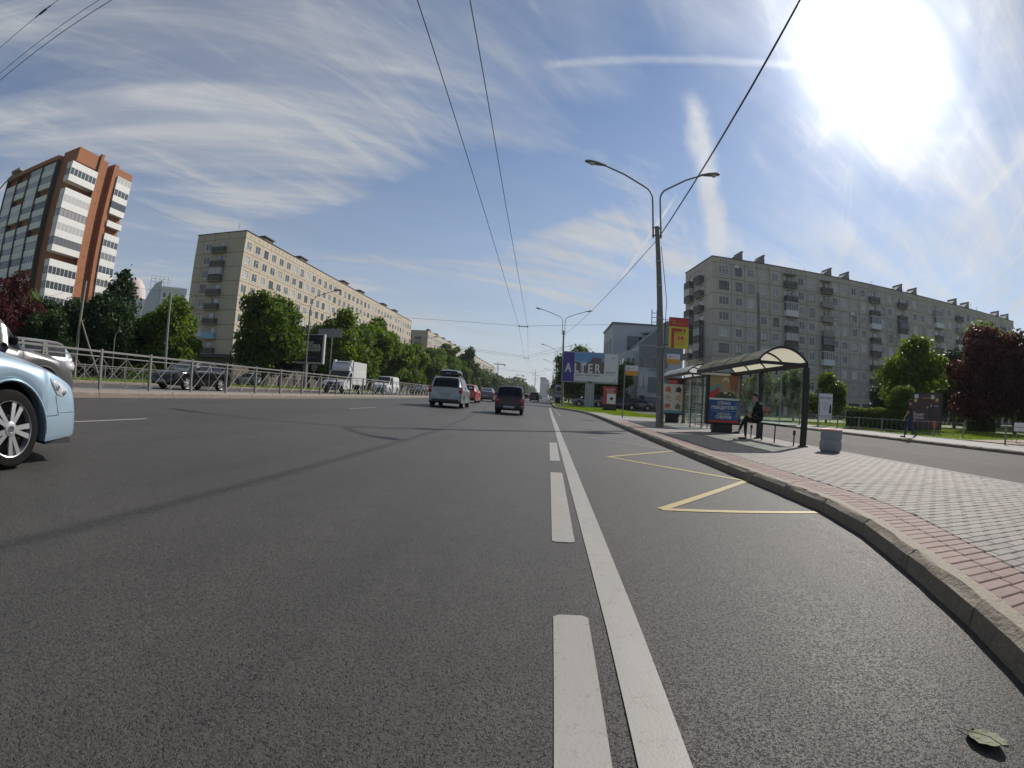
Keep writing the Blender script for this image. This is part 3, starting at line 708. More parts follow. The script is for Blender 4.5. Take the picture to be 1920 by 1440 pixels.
def right_slab():
    ang = math.atan2(9.75, 97.83)
    root = empty('grey_apartment_block', (27.57,80.72,-.1), ang, 'long grey nine-storey panel block with balconies behind the bus shelters', 'apartment block')
    fh, nf, top, D = 2.75, 8, 27.1, 13.2; z0 = 26.1-fh*nf
    pat = [(16.2,'b'),(18.95,''),(21.4,''),(25.0,'b'),(27.4,''),(29.8,''),(32.6,''),(35.2,'')]
    cols = [(2.2,'w'),(5.2,''),(7.75,''),(10.4,''),(13.0,'')]
    for r_ in range(4): cols += [(u+22*r_, t) for u, t in pat]
    cols = [c for c in cols if c[0] < 97.5]
    edges = [0.0]+[(a[0]+c[0])/2 for a, c in zip(cols[:-1], cols[1:])]+[98.4]
    b = MB(); b.box(.1, 98.3, .1, D, 0, top-.3); b.build('core', M_SEAM, root)
    b = MB(); b.box(-.12, 98.5, -.12, D+.12, top, top+.1); b.build('roof_edge', M_ROOF, root)
    B = basis(0, 0, 0)
    def pm(w, h, hole): return pnl_mesh(w, h, hole, M_PANEL_R)
    rs = random.Random(5)
    styles = {0: [5,0,2,0,3,3,2,0], 1: [5,1,1,1,3,2,0,0], 2: [0,0,2,0,3,0,0,1], 3: [0,0,3,2,0,0,1,0], 4: [1,2,0,0,0,3,0,0], 5: [0,1,0,2,0,0,1,0], 6: [0,0,1,0,0,2,0,0], 7: [0,1,0,0,3,0,0,0]}
    bi = 0
    for i, (u, t) in enumerate(cols):
        w = edges[i+1]-edges[i]; c = u-edges[i]; e = edges[i]
        for j in range(nf):
            z = z0+j*fh; fl = nf-1-j
            if t == 'w': hole = (c-1.0, c+1.0, .78, 2.28)
            elif t == 'b': hole = (c-.9, c+.9, .12, 2.3)
            else: hole = (c-.66, c+.66, .78, 2.28)
            put('wall_panel', pm(w, fh, tuple(round(q,2) for q in hole)), root, B(e, z), 0)
            dark = (t == 'w' and fl in (1,5)) or (i == 1 and fl in (1,5)) or (i == 2 and fl in (1,5)) or rs.random() < .07
            if t == 'b':
                balcony_door(root, B, 0, u-.86, z)
                balcony(root, B, 0, u-1.35, z+.06, 2.7, .9, styles[bi % 8][fl], fh)
            else:
                wd = hole[1]-hole[0]
                place_window(root, B, 0, u-wd/2, z+.78, round(wd,2), 1.5, 3 if t == 'w' else 2, M_FRAME_B if dark else M_FRAME, M_PANE, vent=rs.random() < .4)
        put('parapet_panel', pm(w, top-26.1, None), root, B(e, 26.1), 0)
        if t in ('b', 'w'):
            vb = MB(); vb.box(-.07,.07,-.015,-.002,26.35,26.75); vb = vb.mesh('attic_vent', M_SEAM)
            for k in (-.55,0,.55): put('attic_vent', vb, root, (u+k,0,0))
            bi += t == 'b'
    # end wall towards the street: two balcony columns
    B2 = basis(0, D, R(-90))
    ws = [1.2,3.4,1.6,3.6,3.4]; ux = [0]
    for w in ws: ux.append(ux[-1]+w)
    for j in range(nf):
        z = z0+j*fh; fl = nf-1-j
        for k, w in enumerate(ws): put('wall_panel', pm(w, fh, (.75,2.6,.12,2.3) if k in (1,3) else None), root, B2(ux[k], z), R(-90))
        for k, st in ((1, [0,3,0,3,3,0,0,0][fl]), (3, [0,0,0,0,3,3,0,0][fl])):
            balcony_door(root, B2, R(-90), ux[k]+.8, z); balcony(root, B2, R(-90), ux[k]+.25, z+.06, 2.9, .95, st, fh)
    for k, w in enumerate(ws): put('parapet_panel', pm(w, top-26.1, None), root, B2(ux[k], 26.1), R(-90))
    # ground floor: shop windows under a plain band
    b = MB(); b.box(-.05, 98.4, -.05, D, 2.9, z0-.004); b.build('ground_floor_band', M_PANEL_R, root)
    b = MB(); b.box(.2, 98.2, .25, D-.2, 0, 2.9); b.build('shop_front', MATS['shop_glass'], root)
    for k in range(26): b = MB(); b.box(3.8*k, 3.8*k+.75, -.03, .3, 0, 2.895); b.build('pier', M_PANEL_R, root)
    fr = MB()
    for k in range(26): fr.box(3.8*k+2.2,3.8*k+2.28,.18,.24,0,2.88); fr.box(3.8*k+.76,3.8*k+3.79,.19,.235,1.9,1.97)
    tag(fr.build('shop_window_frames', M_FRAME, root), kind='stuff')
    b = MB(); b.box(22.3,28.0,-.3,-.052,3.25,4.0); s = b.build('shop_sign', print_mat('sign_dark_red', (.22,.05,.04)), root)
    # sloping vent hoods in pairs
    for u in (3.8, 8.5, 24.6, 29.4, 45.8, 50.9, 67, 72.6, 88.2, 93.8):
        b = MB(); b.prism([(u,top+.1),(u+2.6,top+.1),(u+2.6,top+1.75),(u+2.45,top+1.8)], .5, 3.4, 'y'); b.box(u+2.3,u+2.75,.4,3.5,top+1.75,top+1.9)
        b.build('vent_hood', mat('vent_hood_grey', (.20,.19,.18), .85, var=.2), root)
    for u, h in ((22.8,2.0),(41.8,2.2),(58,1.6),(81,3.0),(84,2.4)): antenna(root, u, 4, top, h, 3)
    for u, z in ((31.4,20.0),(26.4,17.5),(4.3,25.4)): b = MB(); b.box(u,u+.8,-.4,-.06,z,z+.55); b.build('air_conditioner', M_WHITE, root)
right_slab()

def brick_mat():
    m = bpy.data.materials.new('tower_brick'); m.use_nodes = True; nt = m.node_tree; nt.nodes.clear(); g = N(nt)
    tc = g.new('ShaderNodeTexCoord').outputs['Object']
    n = g.noise(tc, .5, 6, .6); n2 = g.noise(tc, 30, 4, .7)
    c = g.mix(n, (.29,.115,.05), (.37,.155,.072)); c = g.mix(g.math('MULTIPLY', n2, .4), c, (.15,.06,.035))
    st = g.noise(g.new('ShaderNodeMapping', ins={0: tc, 3: (.9,.9,.06)}).outputs[0], 1.0, 5)
    c = g.mix(g.math('MULTIPLY', g.smooth(st, .5, .75), .35), c, (.12,.06,.04))
    w = g.new('ShaderNodeTexWave', wave_type='BANDS', bands_direction='Z', ins={'Vector': tc, 'Scale': 4.2}).outputs['Fac']
    b = g.new('ShaderNodeBump', ins={'Strength': .6, 'Distance': .02, 'Height': g.math('ADD', g.smooth(w,.05,.2), n2)})
    p = g.new('ShaderNodeBsdfPrincipled', ins={'Base Color': c, 'Roughness': .9, 'Normal': b.outputs[0]})
    g.new('ShaderNodeOutputMaterial', ins={0: p.outputs[0]}); return m
def loggia(root, B, ang, u, z, w, fh, open_=False, dark=False, d=1.1, side=True):
    """a white balcony box: parapet, with or without glazing"""
    key = ('log', w, fh, open_, dark, d)
    if key not in BALC:
        p = MB(); p.box(0,w,-d,-d+.1,-.18,1.08); p.box(0,.1,-d+.1,.02,-.18,1.08); p.box(w-.1,w,-d+.1,.02,-.18,1.08); p.box(.1,w-.1,-d+.1,.02,-.18,-.02)
        gl = pn = None
        if not open_:
            gl = MB(); z0, z1 = 1.085, fh-.19; n = max(4, int(w/.95))
            for k in range(n+1): x = .03+(w-.06)*k/n; gl.box(max(0.01,x-.045), min(w-.01,x+.045), -d+.01, -d+.07, z0, z1)
            gl.box(.012,w-.012,-d+.012,-d+.068,z0,z0+.07); gl.box(.012,w-.012,-d+.012,-d+.068,z1-.08,z1)
            for e in (.01, w-.07): gl.box(e,e+.06,-d+.075,0,z1-.08,z1-.002); gl.box(e,e+.06,-d*.55,-d*.55+.06,z0,z1-.082)
            pn = MB(); pn.quad((.06,-d+.04,z0),(w-.06,-d+.04,z0),(w-.06,-d+.04,z1),(.06,-d+.04,z1))
            for e in (.04, w-.04): pn.quad((e,-d+.05,z0),(e,0,z0),(e,0,z1),(e,-d+.05,z1))
            gl = gl.mesh('glazing', M_FRAME_B if dark else M_FRAME); pn = pn.mesh('pane', M_PANE, fix=False)
        BALC[key] = (p.mesh('balcony', mat('tower_parapet', (.60,.595,.57), .75, var=.10, vscale=1.2, stain=.25, stain_col=(.35,.33,.3), coord='World')), gl, pn)
    p, gl, pn = BALC[key]
    o = put('balcony', p, root, B(u, z), ang)
    if gl: put('glazing', gl, o); put('pane', pn, o)
def tower():
    M_BR = brick_mat()
    root = empty('brick_tower_block', (-92,55,0), 0, 'tall red brick tower block with white balconies at the far left', 'tower block')
    fh, nf, top = 2.83, 14, 44.3; zb = 42.3-fh*nf
    b = MB()
    b.box(-31.5,-6.2,0,17,0,top-.9); b.box(-6.2,0,0,6.2,41.2,top); b.box(-6.2,-1.15,0,6.2,0,41.2)            # corner stack is recessed below the cornice
    b.box(-6.2,0,6.2,8.9,0,top-.3); b.box(-6.2,-1.6,8.9,11.0,0,top-.5); b.box(-6.2,.0,11.0,12.3,0,top+.2); b.box(-6.2,-.9,12.3,17,0,41.6); b.box(-6.2,0,12.3,17,41.6,top-.4)
    b.box(-.45,.5,6.2,7.0,0,top+.6); b.build('wall', M_BR, root)
    b = MB(); b.box(-31.4,-6.3,.1,16.9,top-.9,top-.7); b.build('roof', M_ROOF, root)
    # side towards the street (+x)
    Bx = basis(0, 0, R(90))
    Bc = basis(-1.15, 0, R(90)); Br = basis(-.9, 0, R(90))
    wmodes = [0,1,0,2,1,2,0,1,1,2,1,1,1,1]
    for j in range(nf):
        z = zb+j*fh
        k = nf-1-j
        loggia(root, Bc, R(90), -1.3, z, 7.45, fh, open_=k in (0,2,7), dark=k in (4,6), d=2.0)
        loggia(root, Br, R(90), 12.4, z, 4.55, fh, open_=k in (3,4,11), dark=k in (2,), d=1.3)
        place_window(root, basis(-1.6,0,R(90)), R(90), 9.5, z+.85, .95, 1.4, 2, M_FRAME)
        place_window(root, Bx, R(90), 7.8, z+.7, .45, 1.5, 1, M_FRAME_B)
        place_window(root, Bc, R(90), 2.0, z+.5, 1.9, 1.6, 2, M_FRAME); place_window(root, Br, R(90), 13.6, z+.5, 1.9, 1.6, 2, M_FRAME)
    # side towards the camera (-y): small windows in the brick bay, then four columns of loggias between dark fins
    By = basis(-31.5, 0, 0)
    rr = random.Random(4)
    for j in range(nf):
        z = zb+j*fh
        place_window(root, By, 0, 27.3, z+.8, 1.0, 1.45, 2, M_FRAME_B if rr.random() < .5 else M_FRAME)
        for c in range(4):
            q = rr.random()
            loggia(root, By, 0, .35+6.22*c, z, 5.75, fh, open_=q < .28, dark=q > .78, d=1.0)
            if q < .28: place_window(root, By, 0, 2.4+6.22*c, z+.4, 2.0, 1.7, 2, M_FRAME)
    for c in range(5): b = MB(); b.box(-31.5+6.22*c-.12,-31.5+6.22*c+.3,-1.25,0,0,42.4); b.build('fin', mat('dark_fin', (.06,.05,.045), .9), root)
    b = MB(); b.box(-31.6,-6.2,-1.3,.0,42.42,top-.9); b.build('cornice', M_BR, root)
    antenna(root, -3.5, 3.5, top, 2.2, 4); antenna(root, -2.2, 8.0, top, 1.4, 2)
tower()

def glass_towers():
    M_GL = window_glass('curtain_glass', (.30,.34,.38), (.42,.46,.50), .9, .2)
    M_ST = mat('pale_render', (.55,.56,.57), .7, var=.08)
    # az -46 .. -43.4 deg at about 260 m
    root = empty('curved_glass_tower', (-186,180,0), R(44), 'pale modern tower with a curved glass front between brick tower and beige block', 'tower')
    prof = [(-9,0),(-9,20),(-8.6,28),(-7.6,34),(-5.8,39),(-3.2,43),(0,45),(0,0)]
    b = MB(); b.prism(prof, -4, 9, 'y'); b.build('glass_front', M_GL, root, smooth=40)
    for y in (-4.2,-1.0,2.2,5.5,8.8):
        pts = [(x, y, z) for x, z in prof[:-1]]; m = MB()
        m.tube([(p[0]-.08,p[1],p[2]+.08) for p in pts], .22, 5); m.build('mullion', M_ST, root)
    for z, x in ((8,-9),(14,-9),(20,-9),(26,-8.75),(31,-8.2),(36,-7.0),(40.5,-4.9)): m = MB(); m.box(x-.2,x+.1,-4.3,8.9,z,z+.3); m.build('transom', M_ST, root)
    b = MB(); b.box(0,13,-5,12,0,41); b.box(-.4,13.4,-5.4,12.4,41,42.2); b.build('white_wing', M_ST, root)
    me = MB(); me.box(0,1.5,-.08,.05,0,2.0); me = me.mesh('window', M_PANE)
    for i in range(4):
        for j in range(12): put('window', me, root, (1.2+3*i, -5, 3+3.1*j))
    c = MB()
    for k in range(6): c.tube([(-6+2.2*k,-2,43 if k > 2 else 40),(-6+2.2*k,-2,47.5)], .12, 4)
    for z in (44.5,46,47.3): c.tube([(-6,-2,z),(5,-2,z)], .1, 4)
    tag(c.build('roof_lattice', M_ST, root), kind='stuff')
    r2 = empty('domed_tower', (-224,194,0), R(48), 'pale tower with a reddish domed top half hidden behind the dark birch', 'tower')
    b = MB(); b.box(-8,8,-6,6,0,40); b.build('wall', M_ST, r2)
    b = MB(); b.lathe([(7.5,40),(7.2,44),(6,48),(3.6,51),(0.05,52.5)], 20); b.build('dome', mat('dome_red', (.42,.35,.33), .7), r2, smooth=50)
    for i in range(4):
        for j in range(11): put('window', me, r2, (-6.5+3.6*i, -6, 3+3.3*j))
glass_towers()

def office():
    M_W = mat('office_render', (.44,.46,.48), .75, var=.06, vscale=.5); M_D = mat('office_dark', (.17,.185,.20), .6, var=.08); M_BL = window_glass('office_glass', (.02,.025,.035), (.10,.11,.13), .4)
    root = empty('office_building', (0,0,-.1), 0, 'modern pale grey office building behind the billboard and bus stop sign', 'office building')
    b = MB()
    b.box(10.6,21.2,84,98,0,14.4); b.build('rear_block', M_W, root)
    b = MB(); b.box(10.4,21.4,83.8,98.2,14.41,14.65); b.build('roof_edge', M_D, root)
    b = MB(); b.box(13.1,15.8,83.9,84.05,8.3,12.4); w = b.build('recessed_window', M_D, root)
    for x0,x1,z0,z1 in ((13.12,13.5,10.0,12.3),(15.2,15.75,11.3,12.3),(15.2,15.75,10.1,10.9),(15.2,15.75,8.4,9.4),(13.12,13.5,8.4,9.4)): p = MB(); p.box(x0,x1,83.84,83.9,z0,z1); p.build('pane', M_PANE_SKY, w)
    for y in (86,90,94): p = MB(); p.box(10.55,10.6,y,y+2,5,12); p.build('window', M_D, root)
    # lower block with sloping roof line towards the street
    b = MB(); b.prism([(72,0),(83.9,0),(83.9,9.59),(72,9.59)], 13.1, 19.9, 'x'); b.build('front_block', M_W, root)
    b = MB(); b.prism([(13.0,9.6),(17.7,9.6),(17.7,13.4),(17.2,13.4)], 72.0, 84, 'y'); b.build('sloping_storey', M_D, root)
    b = MB(); b.box(13.08,19.92,71.9,71.998,7.6,9.5); b.build('grey_band', M_D, root)
    for x0, x1 in ((13.2,13.9),(14.1,15.3),(15.4,16.6),(16.7,17.5)): p = MB(); p.box(x0,x1,71.86,71.9,6.3,7.55); p.build('window', M_BL if x0 != 14.1 else M_PANE_SKY, root)
    for x0, x1 in ((13.3,13.9),(14.0,14.6)): p = MB(); p.box(x0,x1,71.9,71.998,3.3,5.4); p.build('window', M_PANE_SKY, root)
    p = MB(); p.box(14.75,19.91,71.88,71.998,2.6,4.9); p.build('dark_panel', M_D, root)
    t = put('lettering', text_mesh('СЛУЖБА ГАЗА', .5, mat('letter_grey', (.12,.12,.13), .6), .02, width=2.6), root, (16.0,71.98,5.75)); put('lettering', text_mesh('ГОРОДА', .4, MATS['letter_grey'], .02, width=1.3), root, (16.2,71.98,5.25))
    b = MB(); b.box(13.05,19.95,71.8,71.998,.1,2.0); b.build('plinth', M_D, root)
    p = MB(); p.box(13.5,14.2,71.7,71.79,.1,2.1); p.build('doorway', mat('doorway_black', (.012,.012,.013), .5), root)
    # wing of the front block along the street
    b = MB(); b.box(11.2,13.09,73,83.8,0,8.7); b.build('street_wing', M_W, root)
    for k in range(3): 
        for z0,z1 in ((5.9,7.6),(2.4,4.9)): p = MB(); p.box(11.16,11.2,74+3*k,75.6+3*k,z0,z1); p.build('window', M_BL, root)
    for k in range(2): 
        for z0,z1 in ((5.9,7.6),(2.4,4.9)): p = MB(); p.box(11.45+.8*k,11.95+.8*k,72.96,73.0,z0,z1); p.build('window', M_BL, root)
    b = MB()
    for x in (17.5,18.4): b.tube([(x,84.5,14.6),(x,84.5,17.4)], .09, 5)
    for z in (15.2,16.0,16.8): b.tube([(17.5,84.5,z),(18.4,84.5,z)], .06, 4)
    b.build('roof_ladder', M_METAL_G, root)
    b = MB(); b.lathe([(.6,0),(.7,.5),(.5,.9),(1.0,1.0),(.9,1.3),(.02,1.4)], 12, c=(15.6,80,11.4)); b.build('roof_fan', M_METAL_G, root)
office()

def far_things():
    M_H = mat('far_block', (.34,.33,.32), .8, var=.1)
    r = empty('far_apartment_tower', (0,0,0), 0, 'tall pale block standing at the far end of the street, right of the roadway', 'tower block')
    b = MB(); b.box(-17,0,985,1010,0,36); b.build('wall', M_H, r)
    b = MB(); b.box(-17.5,-5,984,1010,36,40); b.build('roof', mat('far_roof', (.16,.17,.2), .8), r)
    w = MB()
    for i in range(7):
        for j in range(11): w.box(-16+2.2*i,-14.8+2.2*i,984.85,984.99,3+3*j,4.7+3*j)
    tag(w.build('window_rows', M_PANE, r), kind='stuff')
    b = MB(); b.box(-1500,-17.6,1500,1530,0,14); tag(b.build('far_low_building', M_H), 'long low pale building closing the end of the avenue', 'building')
    c = empty('tower_crane', (-80,760,0), 0, 'thin tower crane rising above the far left treetops', 'crane')
    M_C = mat('crane_grey', (.20,.20,.21), .6)
    b = MB()
    for dx in (-.9,.9):
        for dy in (-.9,.9): b.tube([(dx,dy,0),(dx,dy,47)], .22, 4)
    for k in range(23): b.tube([(-.9,-.9,2*k),(.9,-.9,2*k+2)], .14, 4)
    b.build('mast', M_C, c)
    b = MB(); b.box(-7,11,-.6,.6,47,48.3); b.tube([(0,0,48),(0,0,51)], .4, 5); b.tube([(0,0,50.8),(10,0,48.2)], .14, 4); b.tube([(0,0,50.8),(-6.5,0,48.2)], .14, 4); b.build('jib', M_C, c)
    b = MB(); b.box(9,12,-1.0,1.0,45.6,46.99); b.build('counterweight', M_C, c)
    c = empty('short_crane', (-112,800,0), 0, 'short dark crane mast beside the tower crane', 'crane')
    b = MB(); b.tube([(0,0,0),(0,0,44)], .9, 5); b.box(-1.6,1.6,-1.2,1.2,42,45); b.build('mast', M_C, c); b = MB(); b.tube([(0,0,45),(-6,0,52)], .5, 4); b.build('jib', M_C, c)
    b = MB(); b.box(-150,-98,690,740,0,33); tag(b.build('far_grey_block', M_H), 'squat beige block below the tower crane', 'building')
    b = MB(); b.tube([(-25,900,0),(-25,900,52)], [1.2,.25], 5); b.tube([(-32,900,40),(-18,900,40)], .3, 4); b.tube([(-30,900,33),(-20,900,33)], .3, 4)
    tag(b.build('radio_mast', M_C), 'thin radio mast at the far end of the avenue', 'mast')
far_things()

# ------------------------------------------------------------------ vegetation
M_BARK = mat('bark', (.085,.07,.055), .95, var=.35, vscale=6, bump=.03, bscale=14)
M_BARK_B = mat('birch_bark', (.30,.29,.27), .9, var=.5, vscale=5)
L_MAPLE = leaf_mat('leaf_maple', (.026,.052,.009), (.075,.125,.016), .38)
L_LIME = leaf_mat('leaf_lime', (.035,.066,.010), (.10,.155,.020), .42)
L_DARK = leaf_mat('leaf_dark', (.009,.022,.007), (.024,.048,.012), .15)
L_RED = leaf_mat('leaf_purple', (.020,.007,.009), (.07,.018,.02), .25)
L_PALE = leaf_mat('leaf_willow', (.06,.085,.03), (.12,.15,.055), .4)
L_HEDGE = leaf_mat('leaf_hedge', (.03,.06,.010), (.11,.15,.02), .35)
L_FAR = leaf_mat('leaf_far', (.03,.055,.015), (.07,.10,.03), .25)
def leaf_points(lobes, n, rng, shell=.45):
    vol = np.array([r[0]*r[1]*r[2] for _, r in lobes])**.75; pk = vol/vol.sum()
    idx = rng.choice(len(lobes), n, p=pk)
    d = rng.normal(size=(n,3)); d /= np.linalg.norm(d, axis=1)[:,None]
    rad = (shell+(1-shell)*rng.random(n)**.6)*(1+.10*rng.normal(size=n))
    C = np.array([c for c, _ in lobes])[idx]; Rr = np.array([r for _, r in lobes])[idx]
    return C + d*rad[:,None]*Rr, d
def leaf_mesh(name, P, D, size, m, rng):
    n = len(P)
    nrm = D*.7 + rng.normal(size=(n,3))*.75 + np.array([0,0,.25]); nrm /= np.linalg.norm(nrm, axis=1)[:,None]
    t = np.cross(nrm, rng.normal(size=(n,3))); t /= np.linalg.norm(t, axis=1)[:,None]; u = np.cross(nrm, t)
    s = size*(.6+.8*rng.random(n))[:,None]
    V = np.stack([P-t*s*.9, P+u*s*.5+nrm*s*.12, P+t*s*.9, P-u*s*.5+nrm*s*.12], 1).reshape(-1,3)
    F = np.arange(4*n).reshape(n,4)
    return np_mesh(name, V, F, m)
def make_lobes(h, r, base, rng, n=16, shape='round'):
    L = [((0,0,base+(h-base)*.5), (r*.62, r*.62, (h-base)*.42))]
    for k in range(n):
        a = rng.random()*6.283; t = rng.random()
        z = base+(h-base)*(.10+.8*t)
        if shape == 'round': rr = r*math.sqrt(max(.05, 1-(2*t-.9)**2))*.72
        elif shape == 'cone': rr = r*(1.02-t)*.75
        else: rr = r*(.85-.35*abs(t-.5))*.8
        q = r*(.26+.20*rng.random())
        if shape == 'cone': q *= (1.15-.7*t)
        L.append(((math.cos(a)*rr, math.sin(a)*rr, z), (q, q, q*.85)))
    return L
CROWN = {}
def crown(kind, h, r, base, leaves, size, m, seed, shape):
    key = (kind, seed)
    if key not in CROWN:
        rng = np.random.default_rng(seed)
        lobes = make_lobes(h, r, base, rng, 18, shape)
        P, D = leaf_points(lobes, leaves, rng)
        CROWN[key] = leaf_mesh('crown', P, D, size, m, rng)
        b = MB(); r2 = random.Random(seed)
        b.tube([(0,0,-.3),(.05,.02,base*.5),(.0,.08,base),(.08,0,base+(h-base)*.45),(.0,.05,base+(h-base)*.8)], [r*.055+.06, r*.045+.05, r*.04+.04, r*.025+.03, .03], 8)
        for k in range(7):
            a = k*.9+r2.random(); z = base*.9+(h-base)*(.05+.09*k); q = r*(.75-.05*k)
            b.tube([(0,0,z),(math.cos(a)*q*.5,math.sin(a)*q*.5,z+.12*(h-base)),(math.cos(a)*q,math.sin(a)*q,z+.2*(h-base))], [r*.022+.03, r*.015+.02, .015], 5)
        CROWN[key+('t',)] = b.mesh('trunk', M_BARK_B if 'birch' in kind else M_BARK, smooth=60)
    return CROWN[key], CROWN[key+('t',)]
def tree(kind, loc, label, seed=1, scale=1.0, rz=0.0, group=None, name=None, sz=1.0):
    spec = {'maple': (10, 4.3, 1.8, 15000, .24, L_MAPLE, 'round'), 'street': (10.5, 3.9, 1.6, 9000, .27, L_LIME, 'round'), 'streetdark': (10.5, 4.0, 1.5, 9000, .27, L_MAPLE, 'oval'),
            'birch': (11, 3.3, 1.2, 9000, .22, L_DARK, 'cone'), 'dark': (9, 4.0, 1.0, 8000, .26, L_DARK, 'round'), 'lime': (8, 3.3, .8, 9000, .22, L_LIME, 'round'),
            'red': (7.4, 3.3, 1.3, 13000, .17, L_RED, 'round'), 'park': (7.0, 2.9, 1.0, 11000, .17, L_LIME, 'round'), 'willow': (11.5, 5, 2, 11000, .26, L_PALE, 'oval'), 'poplar': (15, 3.4, 1.5, 9000, .3, L_MAPLE, 'oval'),
            'far': (10.5, 4.0, 1.4, 2600, .5, L_FAR, 'round')}[kind]
    h, r, base, n, s, m, shp = spec
    c, t = crown(kind, h, r, base, n, s, m, seed, shp)
    root = empty(name or {'birch':'birch_tree','red':'purple_leaved_tree','maple':'maple_tree','willow':'willow_tree'}.get(kind, 'street_tree'), loc, rz, label, 'tree', group)
    root.scale = (scale, scale, scale*sz)
    put('crown', c, root); put('trunk', t, root)
    return root
tree('maple', (-27.6,42.2,.3), 'big round maple in front of the beige block corner, left of the dark billboard', 3, .93, 0, sz=1.06)
# avenue trees along the left carriageway
yy = [56.5,61,66.5,72,79,87,95.5,104,113,122,132,142,153,165,178,192,207,223,240,258]
for i, y in enumerate(yy):
    k = ['street','streetdark'][i % 2] if i < 12 else 'far'
    tree(k, (-26.6+random.uniform(-1,1), y, .3), f'{ordinal(i)} leafy tree of the left avenue row, counted from the dark billboard', 20+i % 4, random.uniform(.93,1.07), random.uniform(0,6), 'avenue trees on the left', sz=1.0 if i != 12 else 1.35)
for i, (x, y, s) in enumerate([(-34,56,1.05),(-36,68,1.1),(-35,82,1.1),(-37,97,1.15),(-35,114,1.15),(-37,134,1.2)]):
    tree('dark', (x, y, .2), f'{ordinal(i)} darker tree close to the long beige block, counted from its near corner', 40+i % 2, s, i*1.3, 'trees close to the beige block')
tree('poplar', (-30,146,.2), 'tall pointed tree standing above the left avenue row in front of the second block', 5, 1.05)
tree('birch', (-40.5,33.4,.2), 'tall dark birch between the brick tower and the beige block', 6, 1.0)
tree('dark', (-37,29,.2), 'dark bushy tree left of the tall birch', 7, .78)
tree('lime', (-33.5,34.5,.2), 'bright green rounded tree by the thin lamp pole, left of the beige block', 8, .95)
tree('lime', (-36.5,36.8,.2), 'smaller green tree behind the bright rounded one beside the beige block', 9, .98, 2)
tree('dark', (-40,24.5,.2), 'dark low tree in front of the brick tower base', 10, .66)
tree('dark', (-36,22.0,.2), 'dark spreading shrub tree behind the green container', 41, .55, 1)
tree('dark', (-44,30,.2), 'deep green tree tucked behind the birch at the tower foot', 41, .85, 2)
tree('red', (-40,20.2,.2), 'purple-leaved tree at the left edge below the brick tower', 11, 1.0)
# right-hand side
tree('park', (27.5,30.2,-.03), 'bright green maple left of the purple tree behind the poster board', 12, 1.0)
tree('red', (31.2,25.8,-.03), 'large purple-leaved tree on the right lawn', 13, .98)
tree('red', (33.5,24.0,-.03), 'second purple tree merging with the large one at the right edge', 14, .92)
tree('willow', (52,40,-.03), 'pale grey-green willow above the purple tree at the right edge', 15, 1.0)
tree('willow', (57,47,-.03), 'pale willow crown left of the other one, in front of the grey block', 16, .95)
tree('dark', (39,36,-.03), 'dark tree behind the purple tree on the lawn', 17, .8)
tree('dark', (43,31,-.03), 'dark tree closing the lawn at the far right', 41, .8)
tree('dark', (36,43,-.03), 'dark tree in front of the grey block behind the hedge', 40, .62)
tree('lime', (22.6,41.5,-.03), 'bushy green lilac tree seen through the shelter glass', 18, .60)
tree('lime', (25.4,40.0,-.03), 'green shrub tree right of the shelter, left of the white notice board', 8, .56, 3)
tree('lime', (19.6,43.0,-.03), 'green shrub tree behind the shelter bench', 9, .55, 1)
tree('park', (22.6,25.6,-.03), 'small green sapling bush beside the poster board', 19, .42)
for i, (x, y, s) in enumerate([(7.6,70,.72),(9.2,66,.62),(4.9,80,1.0),(6.2,95,.9),(4.6,108,.85),(6,122,.9),(4.8,140,.95),(6,160,1),(5,185,1),(6,215,1.05)]):
    tree('streetdark' if i < 3 else 'far', (x, y, 0), f'{ordinal(i)} tree of the right row behind the wide billboard, counted outwards', 20+i % 4 if i > 2 else 21+2*(i % 2), s, i*1.1, 'avenue trees on the right')
def wood(name, label, x0, x1, y0, y1, n, h, seed):
    rng = np.random.default_rng(seed); L = []
    for k in range(n): L.append(((rng.uniform(x0,x1), rng.uniform(y0,y1), h*rng.uniform(.4,.75)), (h*.45,h*.45,h*rng.uniform(.35,.5))))
    P, D = leaf_points(L, n*260, rng); P[:,2] = np.maximum(P[:,2], .1)
    tag(put(name, leaf_mesh(name, P, D, 1.1, L_FAR, rng)), label, None, None, 'stuff')
wood('distant_trees', 'distant trees merging into one mass at the end of the avenue', -75, -22, 270, 900, 90, 15, 3)
wood('distant_trees_right', 'distant trees beyond the billboard on the right', 4, 40, 230, 900, 50, 13, 4)
wood('park_trees', 'dark tree belt behind the right lawn', 60, 90, 20, 60, 24, 10, 5)
wood('yard_trees', 'dark yard greenery below the brick tower', -75, -46, 16, 50, 30, 7, 6)
# clipped hedges
def hedge(loc, rz, L, W, H, label, seed):
    rng = np.random.default_rng(seed); root = empty('clipped_hedge', loc, rz, label, 'hedge')
    n = int(L*H*W*900+2500)
    P = rng.random((n,3))*np.array([L,W,H])
    side = rng.integers(0, 4, n); e = rng.random(n)**2*.18
    P[:,1] = np.where(side == 0, e, np.where(side == 1, W-e, P[:,1])); P[:,2] = np.where(side >= 2, H-e*.8+.05*np.sin(P[:,0]*3), P[:,2])
    P += rng.normal(size=(n,3))*.03
    D = np.zeros((n,3)); D[:,2] = 1
    put('foliage', leaf_mesh('foliage', P, D*.4, .055, L_HEDGE, rng), root)
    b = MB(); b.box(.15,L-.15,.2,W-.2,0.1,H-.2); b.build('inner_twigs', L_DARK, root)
    for k in range(int(L/.5)): b = MB(); b.tube([(.3+.5*k,W/2,-.05),(.3+.5*k,W/2,.4)], .02, 5); b.build('stem', M_BARK, root)
hd = math.atan2(22.9-27.3, 19.8-17.9)
